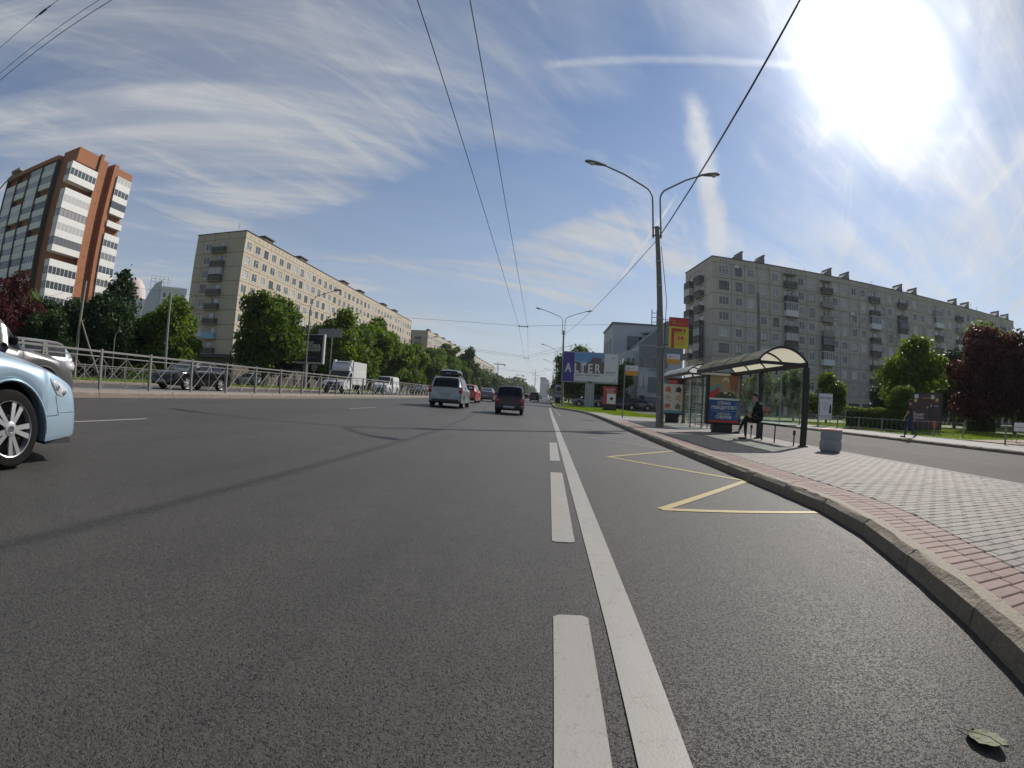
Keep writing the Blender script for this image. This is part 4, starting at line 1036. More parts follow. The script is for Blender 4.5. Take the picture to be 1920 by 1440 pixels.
hedge((19.55,28.6,.0), math.atan2(-4.6,2.3), 5.2, 1.0, 1.32, 'long clipped hedge with sunlit top between notice board and poster board', 31)
hedge((29.6,26.0,.0), R(-40), 2.6, 1.0, 1.0, 'short clipped hedge on the lawn beneath the purple tree', 32)
hedge((-41,31,.15), R(90), 9, 1.2, 1.6, 'dark hedge along the yard behind the far railing', 33)
# grass blades on the verge nearest to the billboard
def grass(name, label, n, fx, h, seed, m):
    rng = np.random.default_rng(seed); P = fx(rng, n); a = rng.random(n)*6.28; w = .012+.01*rng.random(n); hh = h*(.5+rng.random(n))
    t = np.stack([np.cos(a), np.sin(a), 0*a], 1); lean = rng.normal(size=(n,3))*.35*hh[:,None]; lean[:,2] = hh
    V = np.stack([P-t*w[:,None], P+t*w[:,None], P+lean], 1).reshape(-1,3)
    tag(put(name, np_mesh(name, V, np.arange(3*n).reshape(n,3), m)), label, None, None, 'stuff')
L_GRASS = leaf_mat('leaf_grass', (.05,.10,.012), (.16,.22,.03), .4)
def f_tongue(rng, n):
    y = 32+24*rng.random(n)**1.2; x0 = np.array([max(kerb_x(v)+.2, 4.3 if v < 36.5 else 0) for v in y]); x = x0+(8.0-x0)*rng.random(n)
    return np.stack([x, y, np.array([isl_z(q) for q in x])], 1)
grass('verge_grass', 'short grass on the verge beyond the bus bay', 16000, f_tongue, .10, 51, L_GRASS)
def f_lawn(rng, n):
    y = 14+24*rng.random(n); x = 19.3+12*rng.random(n); k = (y < 12.5) | (y > 16.7)
    x, y = x[k], y[k]; P = np.stack([x, y, .02+0*x], 1)
    return np.resize(P, (n,3))
grass('lawn_grass', 'short lawn grass behind the low fence', 22000, f_lawn, .09, 52, L_GRASS)
def f_verge(rng, n): return np.stack([-26.1+2.2*rng.random(n), 6+60*rng.random(n), .32+0*np.zeros(n)], 1)
grass('left_verge_grass', 'rough grass on the verge across the street', 12000, f_verge, .14, 53, L_GRASS)

# ------------------------------------------------------------------ street furniture
M_CONC = mat('lamp_concrete', (.19,.175,.15), .9, var=.25, vscale=3, bump=.006, bscale=40, stain=.4)
M_STEEL = mat('grey_paint_steel', (.20,.205,.20), .5, .3, var=.12, vscale=6)
M_FENCE = mat('fence_grey', (.165,.163,.152), .55, .2, var=.18, vscale=5, stain=.2)
M_BLACK = mat('black_metal', (.018,.018,.019), .5, .2, var=.2)
M_DIFF = mat('lamp_glass', (.55,.55,.5), .25, var=.05)
M_WIRE = mat('wire', (.03,.03,.032), .6)
M_PWHITE = print_mat('print_white', (.62,.62,.62)); M_PBLUE = print_mat('print_blue', (.018,.065,.20)); M_PRED2 = print_mat('print_red', (.42,.035,.03)); M_PYEL = print_mat('print_yellow', (.62,.50,.03))
M_PORANGE = print_mat('print_orange', (.62,.30,.03)); M_PNAVY = print_mat('print_purple', (.05,.035,.22)); M_PBLACK = print_mat('print_black', (.014,.014,.018)); M_PGRY = print_mat('print_grey', (.30,.31,.33))
M_PSKY = print_mat('print_sky', (.12,.28,.52)); M_PBROWN = print_mat('print_brown', (.15,.09,.075)); M_PTAN = print_mat('print_tan', (.30,.235,.13)); M_PSKIN = print_mat('print_skin', (.34,.22,.13)); M_PDK = print_mat('print_dark_red', (.05,.016,.018)); M_PTEAL = print_mat('print_teal', (.10,.27,.30)); M_PCRE = print_mat('print_cream', (.50,.50,.44))

def lamp_post(x, y, lean, label, h=8.1, left=-3.0, right=2.9, rise=2.9, r0=.165, r1=.09, z0=None, group='double-armed lamp posts'):
    z0 = zg(x)+.1 if z0 is None else z0
    root = empty('lamp_post', (x, y, z0), 0, label, 'lamp post', group)
    b = MB(); b.tube([(0,0,-.3),(lean*.0,0,0),(lean*.5,0,h*.5),(lean,0,h)], [r0*1.02, r0, (r0+r1)/2, r1], 14); b.build('pole', M_CONC, root, smooth=50)
    for s, reach in ((-1, left), (1, right)):
        bx = lean + s*(r1+.07)
        pts = [(bx,0,h-.5),(bx,0,h+rise*.15),(bx+s*.0,0,h+rise*.42)]
        for t in (.15,.35,.55,.8): 
            a = t*math.pi/2*.92; pts.append((bx+s*.62*(1-math.cos(a)),0,h+rise*.42+.62*math.sin(a)))
        ex = lean+s*(abs(reach)-.85)
        pts += [(ex*.5+pts[-1][0]*.5,0,h+rise*.78),(ex,0,h+rise*.9)]
        b = MB(); b.tube(pts, .038, 8); arm = b.build('arm', M_STEEL, root, smooth=60)
        for zb_ in (h-.42, h-.08): 
            b = MB(); b.box(lean-r1-.12 if s < 0 else lean+.02, lean-.02 if s < 0 else lean+r1+.12, -.03,.03, zb_, zb_+.05); b.build('bracket', M_STEEL, root)
        # cobra head
        tip = Vector((ex+s*.86,0,h+rise*.9+.16)); a = Vector((ex-s*.05,0,h+rise*.9))
        dv = (tip-a).normalized()
        hd_ = MB(); ring = []
        for t, w, th in ((0,.05,.05),(.18,.09,.075),(.42,.14,.105),(.75,.155,.11),(.93,.11,.08),(1.0,.04,.03)):
            p = a+(tip-a)*t
            ring.append([(p.x, math.cos(q)*w, p.z+math.sin(q)*th*(1.0 if math.sin(q) > 0 else .45)) for q in [k*math.pi/5 for k in range(10)]])
        V = [v for r_ in ring for v in r_]; F = [(i*10+k,i*10+(k+1)%10,(i+1)*10+(k+1)%10,(i+1)*10+k) for i in range(5) for k in range(10)]+[tuple(range(10)),tuple(50+k for k in range(10))]
        hd_.add(V, F); ho = hd_.build('lamp_head', mat('lamp_head_grey', (.20,.195,.18), .5, .2), arm, smooth=50)
        g_ = MB(); cpt = a+(tip-a)*.66
        g_.lathe([(.02,-.115),(.07,-.105),(.115,-.07),(.125,-.03)], 12, c=(cpt.x,0,cpt.z)); g_.build('diffuser', M_DIFF, arm, smooth=60)
    return root
l1 = lamp_post(4.43, 18.95, -.32, 'nearest tall concrete lamp post with two arms, red and yellow banner fixed to it')
for z in (1.2,3.15,4.3,5.6,6.6): b = MB(); b.lathe([(.168-.0095*z,z-.02),(.182-.0095*z,z-.02),(.182-.0095*z,z+.02),(.168-.0095*z,z+.02)], 14, c=(-.04*z,0,0)); b.build('steel_strap', M_METAL_G, l1)
b = MB(); b.tube([(.0,-.19,.2),(-.05,-.19,2.4),(.04,-.17,5.0),(-.18,-.14,7.2)], .014, 5); b.build('cable', M_BLACK, l1)
lamp_post(1.80, 61.0, -.30, 'second double-armed lamp post, standing left of the wide billboard', 9.3, -3.6, 3.5, 2.8)
lamp_post(1.55, 103.0, -.2, 'third double-armed lamp post down the right side of the avenue', 9.3, -3.4, 3.3, 2.8)
lamp_post(1.4, 146.0, 0, 'fourth double-armed lamp post down the right side, smaller', 9.3, -3.4, 3.3, 2.8)
lamp_post(1.3, 190.0, 0, 'fifth double-armed lamp post, tiny at the end of the right row', 9.3, -3.4, 3.3, 2.8)
def single_lamp(x, y, h, label, reach=3.0):
    root = empty('street_lamp', (x,y,.3), 0, label, 'lamp post')
    b = MB(); b.tube([(0,0,-.2),(0,0,h)], [.11,.07], 10); b.build('pole', M_STEEL, root, smooth=50)
    b = MB(); b.tube([(0,0,h-.3),(0.05,0,h+.5),(.5,0,h+1.1),(reach*.6,0,h+1.4),(reach,0,h+1.7)], .035, 7); a = b.build('arm', M_STEEL, root, smooth=60)
    b = MB(); b.bbox(reach-.05,reach+.8,-.14,.14,h+1.68,h+1.85,.05); b.build('lamp_head', mat('lamp_head_grey', (.2,.195,.18)), a)
    return root
single_lamp(-24.9, 46.2, 8.6, 'single-arm street lamp in front of the dark billboard across the road', 2.6)
single_lamp(-24.9, 90, 9, 'single-arm street lamp among the left avenue trees')
tp = MB(); tp.tube([(-24.6,25.0,.1),(-24.6,24.8,6.3)], [.10,.07], 10); tag(tp.build('thin_pole', M_STEEL, smooth=50), 'thin plain steel pole by the bright green tree across the road', 'pole')
single_lamp(-25.4, 10.3, 7.2, 'lamp post beyond the railing whose pale head shows before the brick tower', 2.2)
def wood_pole():
    root = empty('braced_pole', (-27.5,19.2,.2), 0, 'old braced wooden pole with a slanting strut behind the far railing', 'pole')
    b = MB(); b.tube([(0,0,-.2),(.1,.1,6.0)], [.11,.08], 8); b.build('pole', M_CONC, root, smooth=50)
    b = MB(); b.tube([(1.6,1.2,-.2),(.12,.12,3.6)], [.07,.06], 7); b.build('strut', M_CONC, root, smooth=50)
wood_pole()
b = empty('garden_lamp', (-33,27,.2), 0, 'short curved garden lamp in front of the dark birch', 'lamp post')
q = MB(); q.tube([(0,0,-.1),(0,0,3.2),(.1,0,3.6),(.4,0,3.75)], .04, 7); q.build('pole', M_STEEL, b); q = MB(); q.bbox(.35,.75,-.09,.09,3.7,3.82,.03); q.build('lamp_head', M_STEEL, b)
q = MB(); q.tube([(16.24,35.9,-.3),(16.22,35.9,5),(16.14,35.9,10.0)], [.19,.16,.12], 12); tag(q.build('old_pole', M_CONC, smooth=50), 'plain old concrete pole rising behind the bus shelter roof', 'pole')

# ---- median railing: 2.0 m bays of crossed bars
def railing(name, x, y0, n, z, label, h=1.03, bay=2.0, ang=90, group=None, mt=M_FENCE, post_w=.08):
    root = empty(name, (x, y0, z), R(ang), label, 'railing', group)
    pm = MB(); pm.bbox(-post_w/2,post_w/2,-post_w/2,post_w/2,-.02,h+.04,.008); pm = pm.mesh('post', mt)
    tr = MB(); tr.bbox(post_w/2,bay-post_w/2,-.03,.03,h-.055,h,.006); tr = tr.mesh('top_rail', mt)
    lr = MB(); lr.box(post_w/2,bay-post_w/2,-.015,.015,.02,.05); lr = lr.mesh('rail', mt)
    mr = MB(); mr.box(post_w/2,bay-post_w/2,-.015,.015,h-.17,h-.14); mr = mr.mesh('rail', mt)
    d1 = Vector((bay/2-post_w/2-.01, 0, h-.23))
    dm = MB(); dm.tube([(post_w/2,0,.05),(bay/2,0,h-.17)], .011, 5); dm.tube([(bay/2,0,h-.17),(bay-post_w/2,0,.05)], .011, 5); dm.tube([(post_w/2,.024,h-.17),(bay/2,.024,.05)], .011, 5); dm.tube([(bay/2,.024,.05),(bay-post_w/2,.024,h-.17)], .011, 5)
    br = []
    for a_, c_, yo in (((post_w/2,.05),(bay/2,h-.17),0),((bay/2,h-.17),(bay-post_w/2,.05),0),((post_w/2,h-.17),(bay/2,.05),.024),((bay/2,.05),(bay-post_w/2,h-.17),.024)):
        q = MB(); q.tube([(a_[0],yo,a_[1]),(c_[0],yo,c_[1])], .012, 5); br.append(q.mesh('brace', mt))
    up = MB(); up.tube([(bay/2,.012,.05),(bay/2,.012,h-.05)], .012, 5); up = up.mesh('upright', mt)
    lim = 60
    for i in range(n):
        X = i*bay
        put('post', pm, root, (X,0,0)); put('top_rail', tr, root, (X,0,0))
        if i < lim:
            put('rail', lr, root, (X,0,0)); put('rail', mr, root, (X,0,0)); put('upright', up, root, (X,0,0))
            for m_ in br: put('brace', m_, root, (X,0,0))
    if n > lim:
        q = MB()
        for i in range(lim, n):
            X = i*bay
            for zz_ in (.02, h-.17): q.box(X+.04,X+bay-.04,-.015,.015,zz_,zz_+.03)
            q.tube([(X,0,.05),(X+bay/2,0,h-.17),(X+bay,0,.05)], .012, 4); q.tube([(X,.024,h-.17),(X+bay/2,.024,.05),(X+bay,.024,h-.17)], .012, 4)
        tag(q.build('far_bars', mt, root), kind='stuff')
    put('post', pm, root, (n*bay,0,0))
    return root
railing('median_railing', -11.4, .88, 110, .4425, 'long grey steel railing with crossed bars on the central reservation')
railing('far_railing', -30.2, 12, 22, .28, 'lower grey crossed-bar railing on the far footway in front of the dark trees', .95, 2.0)
# ---- low garden fence on the right
def low_fence(a, c, label, h=.75):
    a, c = Vector(a), Vector(c); L = (c-a).length; n = max(1, round(L/2.0)); bay = L/n
    root = empty('low_fence', (a.x,a.y,.0), math.atan2(c.y-a.y, c.x-a.x), label, 'fence')
    pm = MB(); pm.bbox(-.035,.035,-.035,.035,-.05,h+.04,.006); pm = pm.mesh('post', M_STEEL)
    rm = MB(); rm.box(.035,bay-.035,-.015,.015,h-.03,h); rm = rm.mesh('rail', M_STEEL); r2 = MB(); r2.box(.035,bay-.035,-.012,.012,.14,.165); r2 = r2.mesh('rail', M_STEEL)
    vm = MB(); vm.tube([(0,0,.16),(0,0,h-.02)], .008, 5); vm = vm.mesh('bar', M_STEEL)
    for i in range(n+1):
        put('post', pm, root, (i*bay,0,0))
        if i < n:
            put('rail', rm, root, (i*bay,0,0)); put('rail', r2, root, (i*bay,0,0))
            for k in range(1, 5): put('bar', vm, root, (i*bay+bay*k/5,0,0))
low_fence((17.7,31.5), (20.5,18.2), 'low grey garden fence in front of the clipped hedge and poster board')
low_fence((18.4,13.7), (18.2,7.7), 'short length of low fence at the right edge, before the path')

# ---- bus shelters
M_GLASS = clear_glass('shelter_glass', haze=.03); M_POLY = None
def poly_roof(nm='polycarbonate_roof', a=(.42,.40,.30), b_=(.55,.53,.42), k=.72):
    m = bpy.data.materials.new(nm); m.use_nodes = True; nt = m.node_tree; nt.nodes.clear(); g = N(nt)
    tc = g.new('ShaderNodeTexCoord').outputs['Object']
    c = g.mix(g.noise(tc, 3, 5), a, b_)
    d = g.new('ShaderNodeBsdfTranslucent', ins={0: c}); p = g.new('ShaderNodeBsdfPrincipled', ins={'Base Color': c, 'Roughness': .35})
    t = g.new('ShaderNodeBsdfTransparent', ins={0: (.5,.5,.42,1)})
    x = g.new('ShaderNodeMixShader', ins={0: k, 1: p.outputs[0], 2: d.outputs[0]}); y_ = g.new('ShaderNodeMixShader', ins={0: .15, 1: x.outputs[0], 2: t.outputs[0]})
    g.new('ShaderNodeOutputMaterial', ins={0: y_.outputs[0]}); MATS[nm] = m; return m
M_POLY = poly_roof(); M_POLY2 = poly_roof('polycarbonate_pale', (.62,.62,.62), (.75,.75,.75), .4)
def arch_pt(x0, x1, ze, za, t):
    return (x0+(x1-x0)*t, ze+(za-ze)*math.sin(math.pi*t)**.75)
def shelter(loc, length, label, x0, x1, mframe, ze=2.28, za=2.68, bay=3.0, posts=(0,3.0), bench=True, mroof=None):
    """local: x across, y along, open towards -x; posts stand at x1"""
    root = empty('bus_shelter', loc, 0, label, 'bus shelter')
    nb = max(1, round(length/1.45)); nt_ = 12
    for k in range(nb+1):
        y = length*k/nb; P = [arch_pt(x0,x1,ze,za,i/nt_) for i in range(nt_+1)]
        b = MB()
        for (ax,az),(cx,cz) in zip(P[:-1],P[1:]):
            w = .035 if k not in (0, nb) else .05
            b.add([(ax,y-w/2,az),(cx,y-w/2,cz),(cx,y+w/2,cz),(ax,y+w/2,az),(ax,y-w/2,az-.06),(cx,y-w/2,cz-.06),(cx,y+w/2,cz-.06),(ax,y+w/2,az-.06)], [(0,1,2,3),(7,6,5,4),(0,4,5,1),(3,2,6,7)])
        b.build('roof_rib', mframe, root)
    for k in range(nb):
        y0, y1 = length*k/nb+.03, length*(k+1)/nb-.03; b = MB(); P = [arch_pt(x0,x1,ze-.012,za-.012,i/nt_) for i in range(nt_+1)]
        for (ax,az),(cx,cz) in zip(P[:-1],P[1:]): b.quad((ax,y0,az),(cx,y0,cz),(cx,y1,cz),(ax,y1,az))
        b.build('roof_pane', mroof or M_POLY, root, smooth=40, fix=False)
    for x in (x0-.02, x1-.06):
        b = MB(); b.bbox(x,x+.08,-.03,length+.03,ze-.13,ze+.0,.01); b.build('eave_beam', mframe, root)
    for y in (0.0, length):                                                       # end tie beams
        b = MB(); b.bbox(x0+.062,x1-.062,y-.05,y+.05,ze-.12,ze-.04,.01); b.build('tie_beam', mframe, root)
    for p in posts:
        b = MB(); b.bbox(x1-.11,x1+.05,p-.06,p+.06,-.06,ze-.131,.012); b.bbox(x1-.15,x1+.09,p-.1,p+.1,-.02,.03,.008); pst = b.build('post', mframe, root)
        for dy in (.14,): b = MB(); b.tube([(x1-.25,p+dy,-.05),(x1-.25,p+dy,.32)], .022, 6); b.tube([(x1-.25,p+dy,.3),(x1-.25,p+dy,.42)], .04, 8); b.build('bench_foot', mframe, root)
    return root
zI = isl_z(6.5)
s1 = shelter((0,12.0,zI), 5.5, 'nearest bus shelter with black posts, arched roof and a seated person', 5.42, 6.93, M_BLACK, 2.24, 2.62, posts=(0,3.0))
for y0, y1 in ((.09,1.46),(1.50,2.92)):
    b = MB(); b.box(6.862,6.870,y0,y1,.55,2.05); b.build('glass_pane', M_GLASS, s1)
b = MB(); b.box(6.862,6.87,3.1,5.3,.55,2.05); b.build('glass_pane', M_GLASS, s1)
b = MB(); b.bbox(6.855,6.878,1.465,1.495,.5,2.08,.004); b.build('pane_joint', M_METAL_G, s1)
bn = MB(); bn.bbox(6.36,6.40,.1,2.9,.50,.535,.006); bn.bbox(6.36,6.72,.1,2.9,.535,.56,.006); bench = bn.build('bench', M_BLACK, s1)
for y in (1.1, 2.0): b = MB(); b.tube([(6.55,y,-.02),(6.55,y,.5)], .022, 6); b.build('leg', M_BLACK, bench)
b = MB(); b.box(5.55,6.7,5.40,5.46,2.09,2.17); b.build('route_strip', M_PWHITE, s1)
for y in (1.6,3.6): b = MB(); b.tube([(6.75,y,2.1),(6.75,y,1.98)], .03, 6); b.build('hanging_bracket', M_BLACK, s1)
M_SIL = mat('shelter_silver', (.42,.41,.39), .45, .4)
M_DKBR = mat('shelter_brown', (.075,.055,.05), .5, .2)
s2 = shelter((0,20.3,zI), 4.9, 'second bus shelter behind the nearest one, pale arched roof and framed glass walls', 5.85, 7.15, M_DKBR, 2.36, 2.72, posts=(0,4.8), bench=False, mroof=M_POLY2)
for k in range(4):
    y0 = .1+1.18*k
    for z0, z1 in ((.25,.75),(.8,1.62),(1.66,2.2)):
        b = MB(); b.box(7.06,7.068,y0+.03,y0+1.14,z0,z1); b.build('glass_pane', M_GLASS, s2)
    b = MB(); b.bbox(7.04,7.09,y0-.02,y0+.025,-.02,2.23,.006); b.build('mullion', M_SIL, s2)
for z in (.22,.77,1.63): b = MB(); b.bbox(7.045,7.085,.13,4.6,z,z+.03,.004); b.build('transom', M_SIL, s2)
for k in range(2):
    b = MB(); x = 6.05+.5*k; b.bbox(x,x+.045,-.03,.02,.0,2.24,.006); b.build('mullion', M_DKBR, s2)
for z in (.22,1.0,1.8): b = MB(); b.bbox(6.1,7.02,-.025,.015,z,z+.035,.004); b.build('transom', M_DKBR, s2)
b = MB(); b.box(6.1,6.54,-.008,0,.27,1.78); b.build('glass_pane', M_GLASS, s2); b = MB(); b.box(6.6,7.03,-.008,0,.27,1.78); b.build('glass_pane', M_GLASS, s2)

def rect(parent, name, x0, x1, z0, z1, y, m, t=.004):
    b = MB(); b.box(x0,x1,y-t,y,z0,z1); return b.build(name, m, parent)
def shape(parent, name, pts, y, m, t=.003):
    b = MB(); b.prism(pts, y-t, y, 'y'); return b.build(name, m, parent)
def write(parent, txt, cx, z, size, m, y, width=None, bold=0.0, ext=.002): return tag(put('lettering', text_mesh(txt, size, m, ext, bold, width=width), parent, (cx, y, z)), kind='stuff' if len(txt.strip()) > 1 else None)
def lightbox(loc, rz, w, z0, z1, label, foot=.9, name='poster_lightbox', d=.22):
    root = empty(name, loc, rz, label, 'poster stand')
    b = MB(); b.bbox(-w/2,w/2,-d/2,d/2,z0,z1,.03); b.build('case', M_BLACK, root)
    b = MB(); b.prism([(-foot/2,-.05),(foot/2,-.05),(foot/2*.92,z0+.002),(-foot/2*.92,z0+.002)], -d/2+.02, d/2-.02, 'y'); b.build('foot', M_BLACK, root)
    return root
# poster under the near shelter roof
c1 = lightbox((6.52,17.55,zI), R(-3), 1.40, .30, 2.22, 'black poster lightbox with a painted general above blue lettering, beside the near shelter', .82)
Y = -.112
art = rect(c1, 'poster_picture', -.59,.59, 1.27,2.14, Y, M_PTAN)
rect(c1, 'poster_band', -.59,.59, 1.20,1.268, Y, M_PWHITE)
rect(c1, 'poster_panel', -.59,.59, .46,1.198, Y, M_PBLUE)
rect(c1, 'poster_base', -.59,.59, .38,.458, Y, M_PRED2)
def ell(cx, cz, rx, rz_, n=16): return [(cx+rx*math.cos(2*math.pi*k/n), cz+rz_*math.sin(2*math.pi*k/n)) for k in range(n)]
shape(art, 'backdrop_shape', [(.12,2.14),(.59,2.14),(.59,1.5),(.25,1.55)], Y-.004, print_mat('print_rust', (.26,.09,.04)))
shape(art, 'backdrop_shape', [(-.59,1.35),(-.59,1.62),(-.2,1.8),(-.1,1.45)], Y-.004, M_PTEAL); shape(art, 'backdrop_shape', [(-.59,1.27),(-.59,1.45),(-.22,1.68),(-.2,1.27)], Y-.0075, M_PRED2)
shape(art, 'shoulders', [(-.42,1.275),(-.3,1.42),(-.1,1.5),(.2,1.5),(.38,1.42),(.5,1.275)], Y-.011, print_mat('print_coat', (.05,.05,.035)))
shape(art, 'head', ell(.02,1.75,.15,.22), Y-.0145, M_PSKIN); shape(art, 'collar', [(-.08,1.5),(.12,1.5),(.06,1.42),(-.02,1.42)], Y-.0145, M_PCRE); shape(art, 'hair', [(-.13,1.82),(-.1,1.98),(.02,2.03),(.14,1.98),(.17,1.82),(.1,1.92),(-.06,1.92)], Y-.018, M_PCRE)
shape(art, 'medal', ell(.2,1.4,.035,.035,8), Y-.0145, M_PYEL)
M_TXT = print_mat('letter_white', (.6,.6,.6))
write(c1, 'СТРАНА', 0, 1.03, .15, M_TXT, Y-.005, .52, .004); write(c1, 'ПОБЕДИТЕЛЕЙ', 0, .87, .15, M_TXT, Y-.005, .98, .004)
rect(c1, 'rule', -.48,.48,.795,.801, Y-.0045, M_TXT); write(c1, 'АЛЕКСАНДР', 0, .66, .10, M_TXT, Y-.005, .52, .001); write(c1, 'СУВОРОВ', 0, .52, .15, M_TXT, Y-.005, .62, .004)
# second lightbox with a shop offer
c2 = lightbox((6.55,25.4,zI), R(-2), 1.30, .40, 2.34, 'teal poster lightbox of shop offers between the lamp post and the second shelter', .7)
rect(c2, 'poster_sheet', -.55,.55,.62,2.0, Y, M_PCRE); rect(c2, 'poster_base', -.55,.55,.48,.618, Y, M_PTEAL)
rect(c2, 'header', -.55,-.32,2.002,2.26, Y, M_PTEAL); rect(c2, 'header', -.318,.22,2.002,2.26, Y, M_PRED2); rect(c2, 'header', .222,.55,2.002,2.26, Y, M_PDK)
write(c2, 'Магазин', -.05, 2.1, .12, M_TXT, Y-.005, .42)
for i, (x, z) in enumerate([(-.28,1.72),(.28,1.72),(-.28,1.3),(.28,1.3),(-.28,.85),(.28,.85)]):
    shape(c2, 'product_picture', ell(x,z,.17,.12,9) if i in (2,4) else [(x-.16,z-.12),(x+.12,z-.14),(x+.17,z+.03),(x+.02,z+.16),(x-.12,z+.08)], Y-.004, [print_mat('print_tomato',(.5,.13,.05)),M_PDK,print_mat('print_straw',(.5,.36,.15)),print_mat('print_straw',(.5,.36,.15)),print_mat('print_tomato',(.5,.13,.05)),print_mat('print_green',(.12,.16,.09))][i])
    rect(c2, 'price_mark', x+.02,x+.2,z-.19,z-.14, Y-.0075, M_PORANGE)

# ---- banner on the nearest lamp post
bn = empty('shop_banner', (4.62,18.9,3.18), R(2), 'red and yellow shop banner reading 24 hung from the lamp post', 'banner')
rect(bn, 'board', 0,.82,0,1.22, .02, M_PYEL, .03); rect(bn, 'header', 0,.82,.86,1.222, -.012, M_PRED2)
write(bn, 'ТД', .18, .98, .17, M_PORANGE, -.018, .2, .004); write(bn, 'ПРОДУКТОВЫЙ', .52, .96, .07, M_PORANGE, -.018, .42)
shape(bn, 'arrow', [(.10,0.01),(.22,.01),(.22,.66),(.53,.66),(.57,.725),(.53,.79),(.10,.79)], -.012, M_PRED2); shape(bn, 'arrow_tip', [(.58,.66),(.66,.66),(.72,.725),(.66,.79),(.58,.79),(.62,.725)], -.012, M_PRED2)
write(bn, 'ПРОДУКТЫ', .47, .585, .07, M_PBLACK, -.014, .42)
rect(bn, 'ring', .27,.67,.2,.55, -.0105, M_PORANGE, .003); rect(bn, 'ring_fill', .285,.655,.215,.535, -.0138, print_mat('print_amber', (.62,.42,.06)), .003)
write(bn, '24', .47, .35, .2, M_PRED2, -.018, .27, .006); write(bn, 'ЧАСА', .47, .245, .11, M_PORANGE, -.018, .25, .002)
rect(bn, 'rule', .25,.68,.155,.165, -.012, M_PDK)
for z in (1.1,.12): b = MB(); b.tube([(-.25,.02,z),(.0,.02,z)], .012, 5); b.build('bracket', M_BLACK, bn)
# ---- bus stop signs
def stop_sign(loc, px, z0, label, h=3.0, w=.68, ph=.54):
    root = empty('bus_stop_sign', loc, 0, label, 'sign')
    b = MB(); b.tube([(0,0,-.1),(0,0,h)], .03, 8); b.build('pole', M_STEEL, root, smooth=50)
    rect(root, 'plate', px,px+w,z0+ph*.48,z0+ph, -.03, M_PWHITE, .02); rect(root, 'lower_plate', px,px+w,z0,z0+ph*.478, -.03, M_PORANGE, .02)
    write(root, 'А', px+w*.22, z0+ph*.58, .2, M_PBLACK, -.053, None, .003); write(root, 'М Т', px+w*.62, z0+ph*.6, .14, M_PGRY, -.053)
    write(root, '24 31 67', px+w*.45, z0+ph*.12, .12, print_mat('print_brown2', (.35,.16,.02)), -.053)
    b = MB(); b.box(px-.012,px+w+.012,-.0295,-.02,z0-.012,z0+ph+.012); b.build('plate_frame', M_STEEL, root)
    return root
stop_sign((4.15,26.9,.08), .04, 2.36, 'bus stop sign on a thin pole between billboard and lamp post', 3.0)
b = MB(); t_ = stop_sign((6.5,27.2,.05), .08, 3.2, 'bus stop plate high above the second shelter, right of the lamp post', 3.8, .76)

# ---- billboards
bb = empty('wide_billboard', (1.40,56.0,.03), R(-4.5), 'wide white billboard with purple left band and housing picture on a grey pillar', 'billboard')
W_, H_, z0 = 6.45, 3.5, 2.82
b = MB(); b.bbox(0,W_,-.02,.5,z0,z0+H_,.04); b.build('case', mat('billboard_frame', (.30,.31,.31), .5), bb)
rect(bb, 'sheet', .1,W_-.1,z0+.22,z0+H_-.1, -.02, M_PWHITE)
Zv = lambda v: z0+.1+v
rect(bb, 'purple_band', .1,1.42,z0+.1,z0+H_-.1, -.026, M_PNAVY)
pic = rect(bb, 'picture', 1.45,4.8,Zv(1.0),z0+H_-.1, -.026, M_PSKY)
shape(pic, 'sky_low', [(1.45,Zv(1.0)),(4.8,Zv(1.0)),(4.8,Zv(2.2)),(1.45,Zv(2.4))], -.030, print_mat('print_sky_low', (.27,.40,.56)))
shape(pic, 'house', [(1.45,Zv(1.0)),(2.15,Zv(1.0)),(2.15,Zv(2.1)),(1.9,Zv(2.25)),(1.45,Zv(2.3))], -.034, M_PBROWN)
shape(pic, 'house', [(2.5,Zv(1.0)),(4.8,Zv(1.0)),(4.8,Zv(2.3)),(4.45,Zv(2.35)),(4.45,Zv(2.8)),(3.4,Zv(2.85)),(3.3,Zv(2.4)),(2.9,Zv(2.3)),(2.8,Zv(1.9)),(2.5,Zv(1.9))], -.034, M_PBROWN)
for i in range(9):
    for j in range(5):
        x = 2.62+.24*i; z = 1.12+.3*j
        if z < 1.8+(.5 if x > 2.95 else 0): rect(pic, 'house_window', x,x+.1,Zv(z),Zv(z+.15), -.0345, M_PTAN if (i+j)%3 else print_mat('print_blue_dark',(.06,.07,.14)), .002)
for ch, cx, w in (('A',.72,.76),('L',1.70,.46),('T',2.42,.58),('E',3.24,.50),('R',4.10,.64)): write(bb, ch, cx, Zv(1.08), 1.42, M_PWHITE, -.042, w, .035, .004)
write(bb, 'ДОМ С ТЕРРАСАМИ', 2.95, Zv(.66), .30, M_PBLACK, -.026, 2.75, .002); write(bb, 'Приморский проспект, 52', 2.6, Zv(.36), .2, M_PGRY, -.026, 2.2)
write(bb, 'ЦДС', 5.85, Zv(2.75), .3, M_PGRY, -.026, .55, .004); write(bb, '600-06-60', 5.55, Zv(1.12), .25, M_PBLACK, -.026, 1.1, .004); write(bb, 'продажа квартир', 5.5, Zv(.9), .16, M_PGRY, -.026, 1.0)
write(bb, 'A', 6.05, Zv(.2), .36, M_PBLACK, -.026, None, .006)
b = MB(); b.bbox(2.75,3.8,.05,.45,-.3,z0-.001,.03); b.build('pillar', mat('billboard_pillar', (.30,.315,.32), .6, var=.15, stain=.3), bb)
for x in (2.95,3.25,3.6): b = MB(); b.box(x,x+.02,.035,.049,.05,z0-.2); b.build('pillar_rib', M_STEEL, bb)
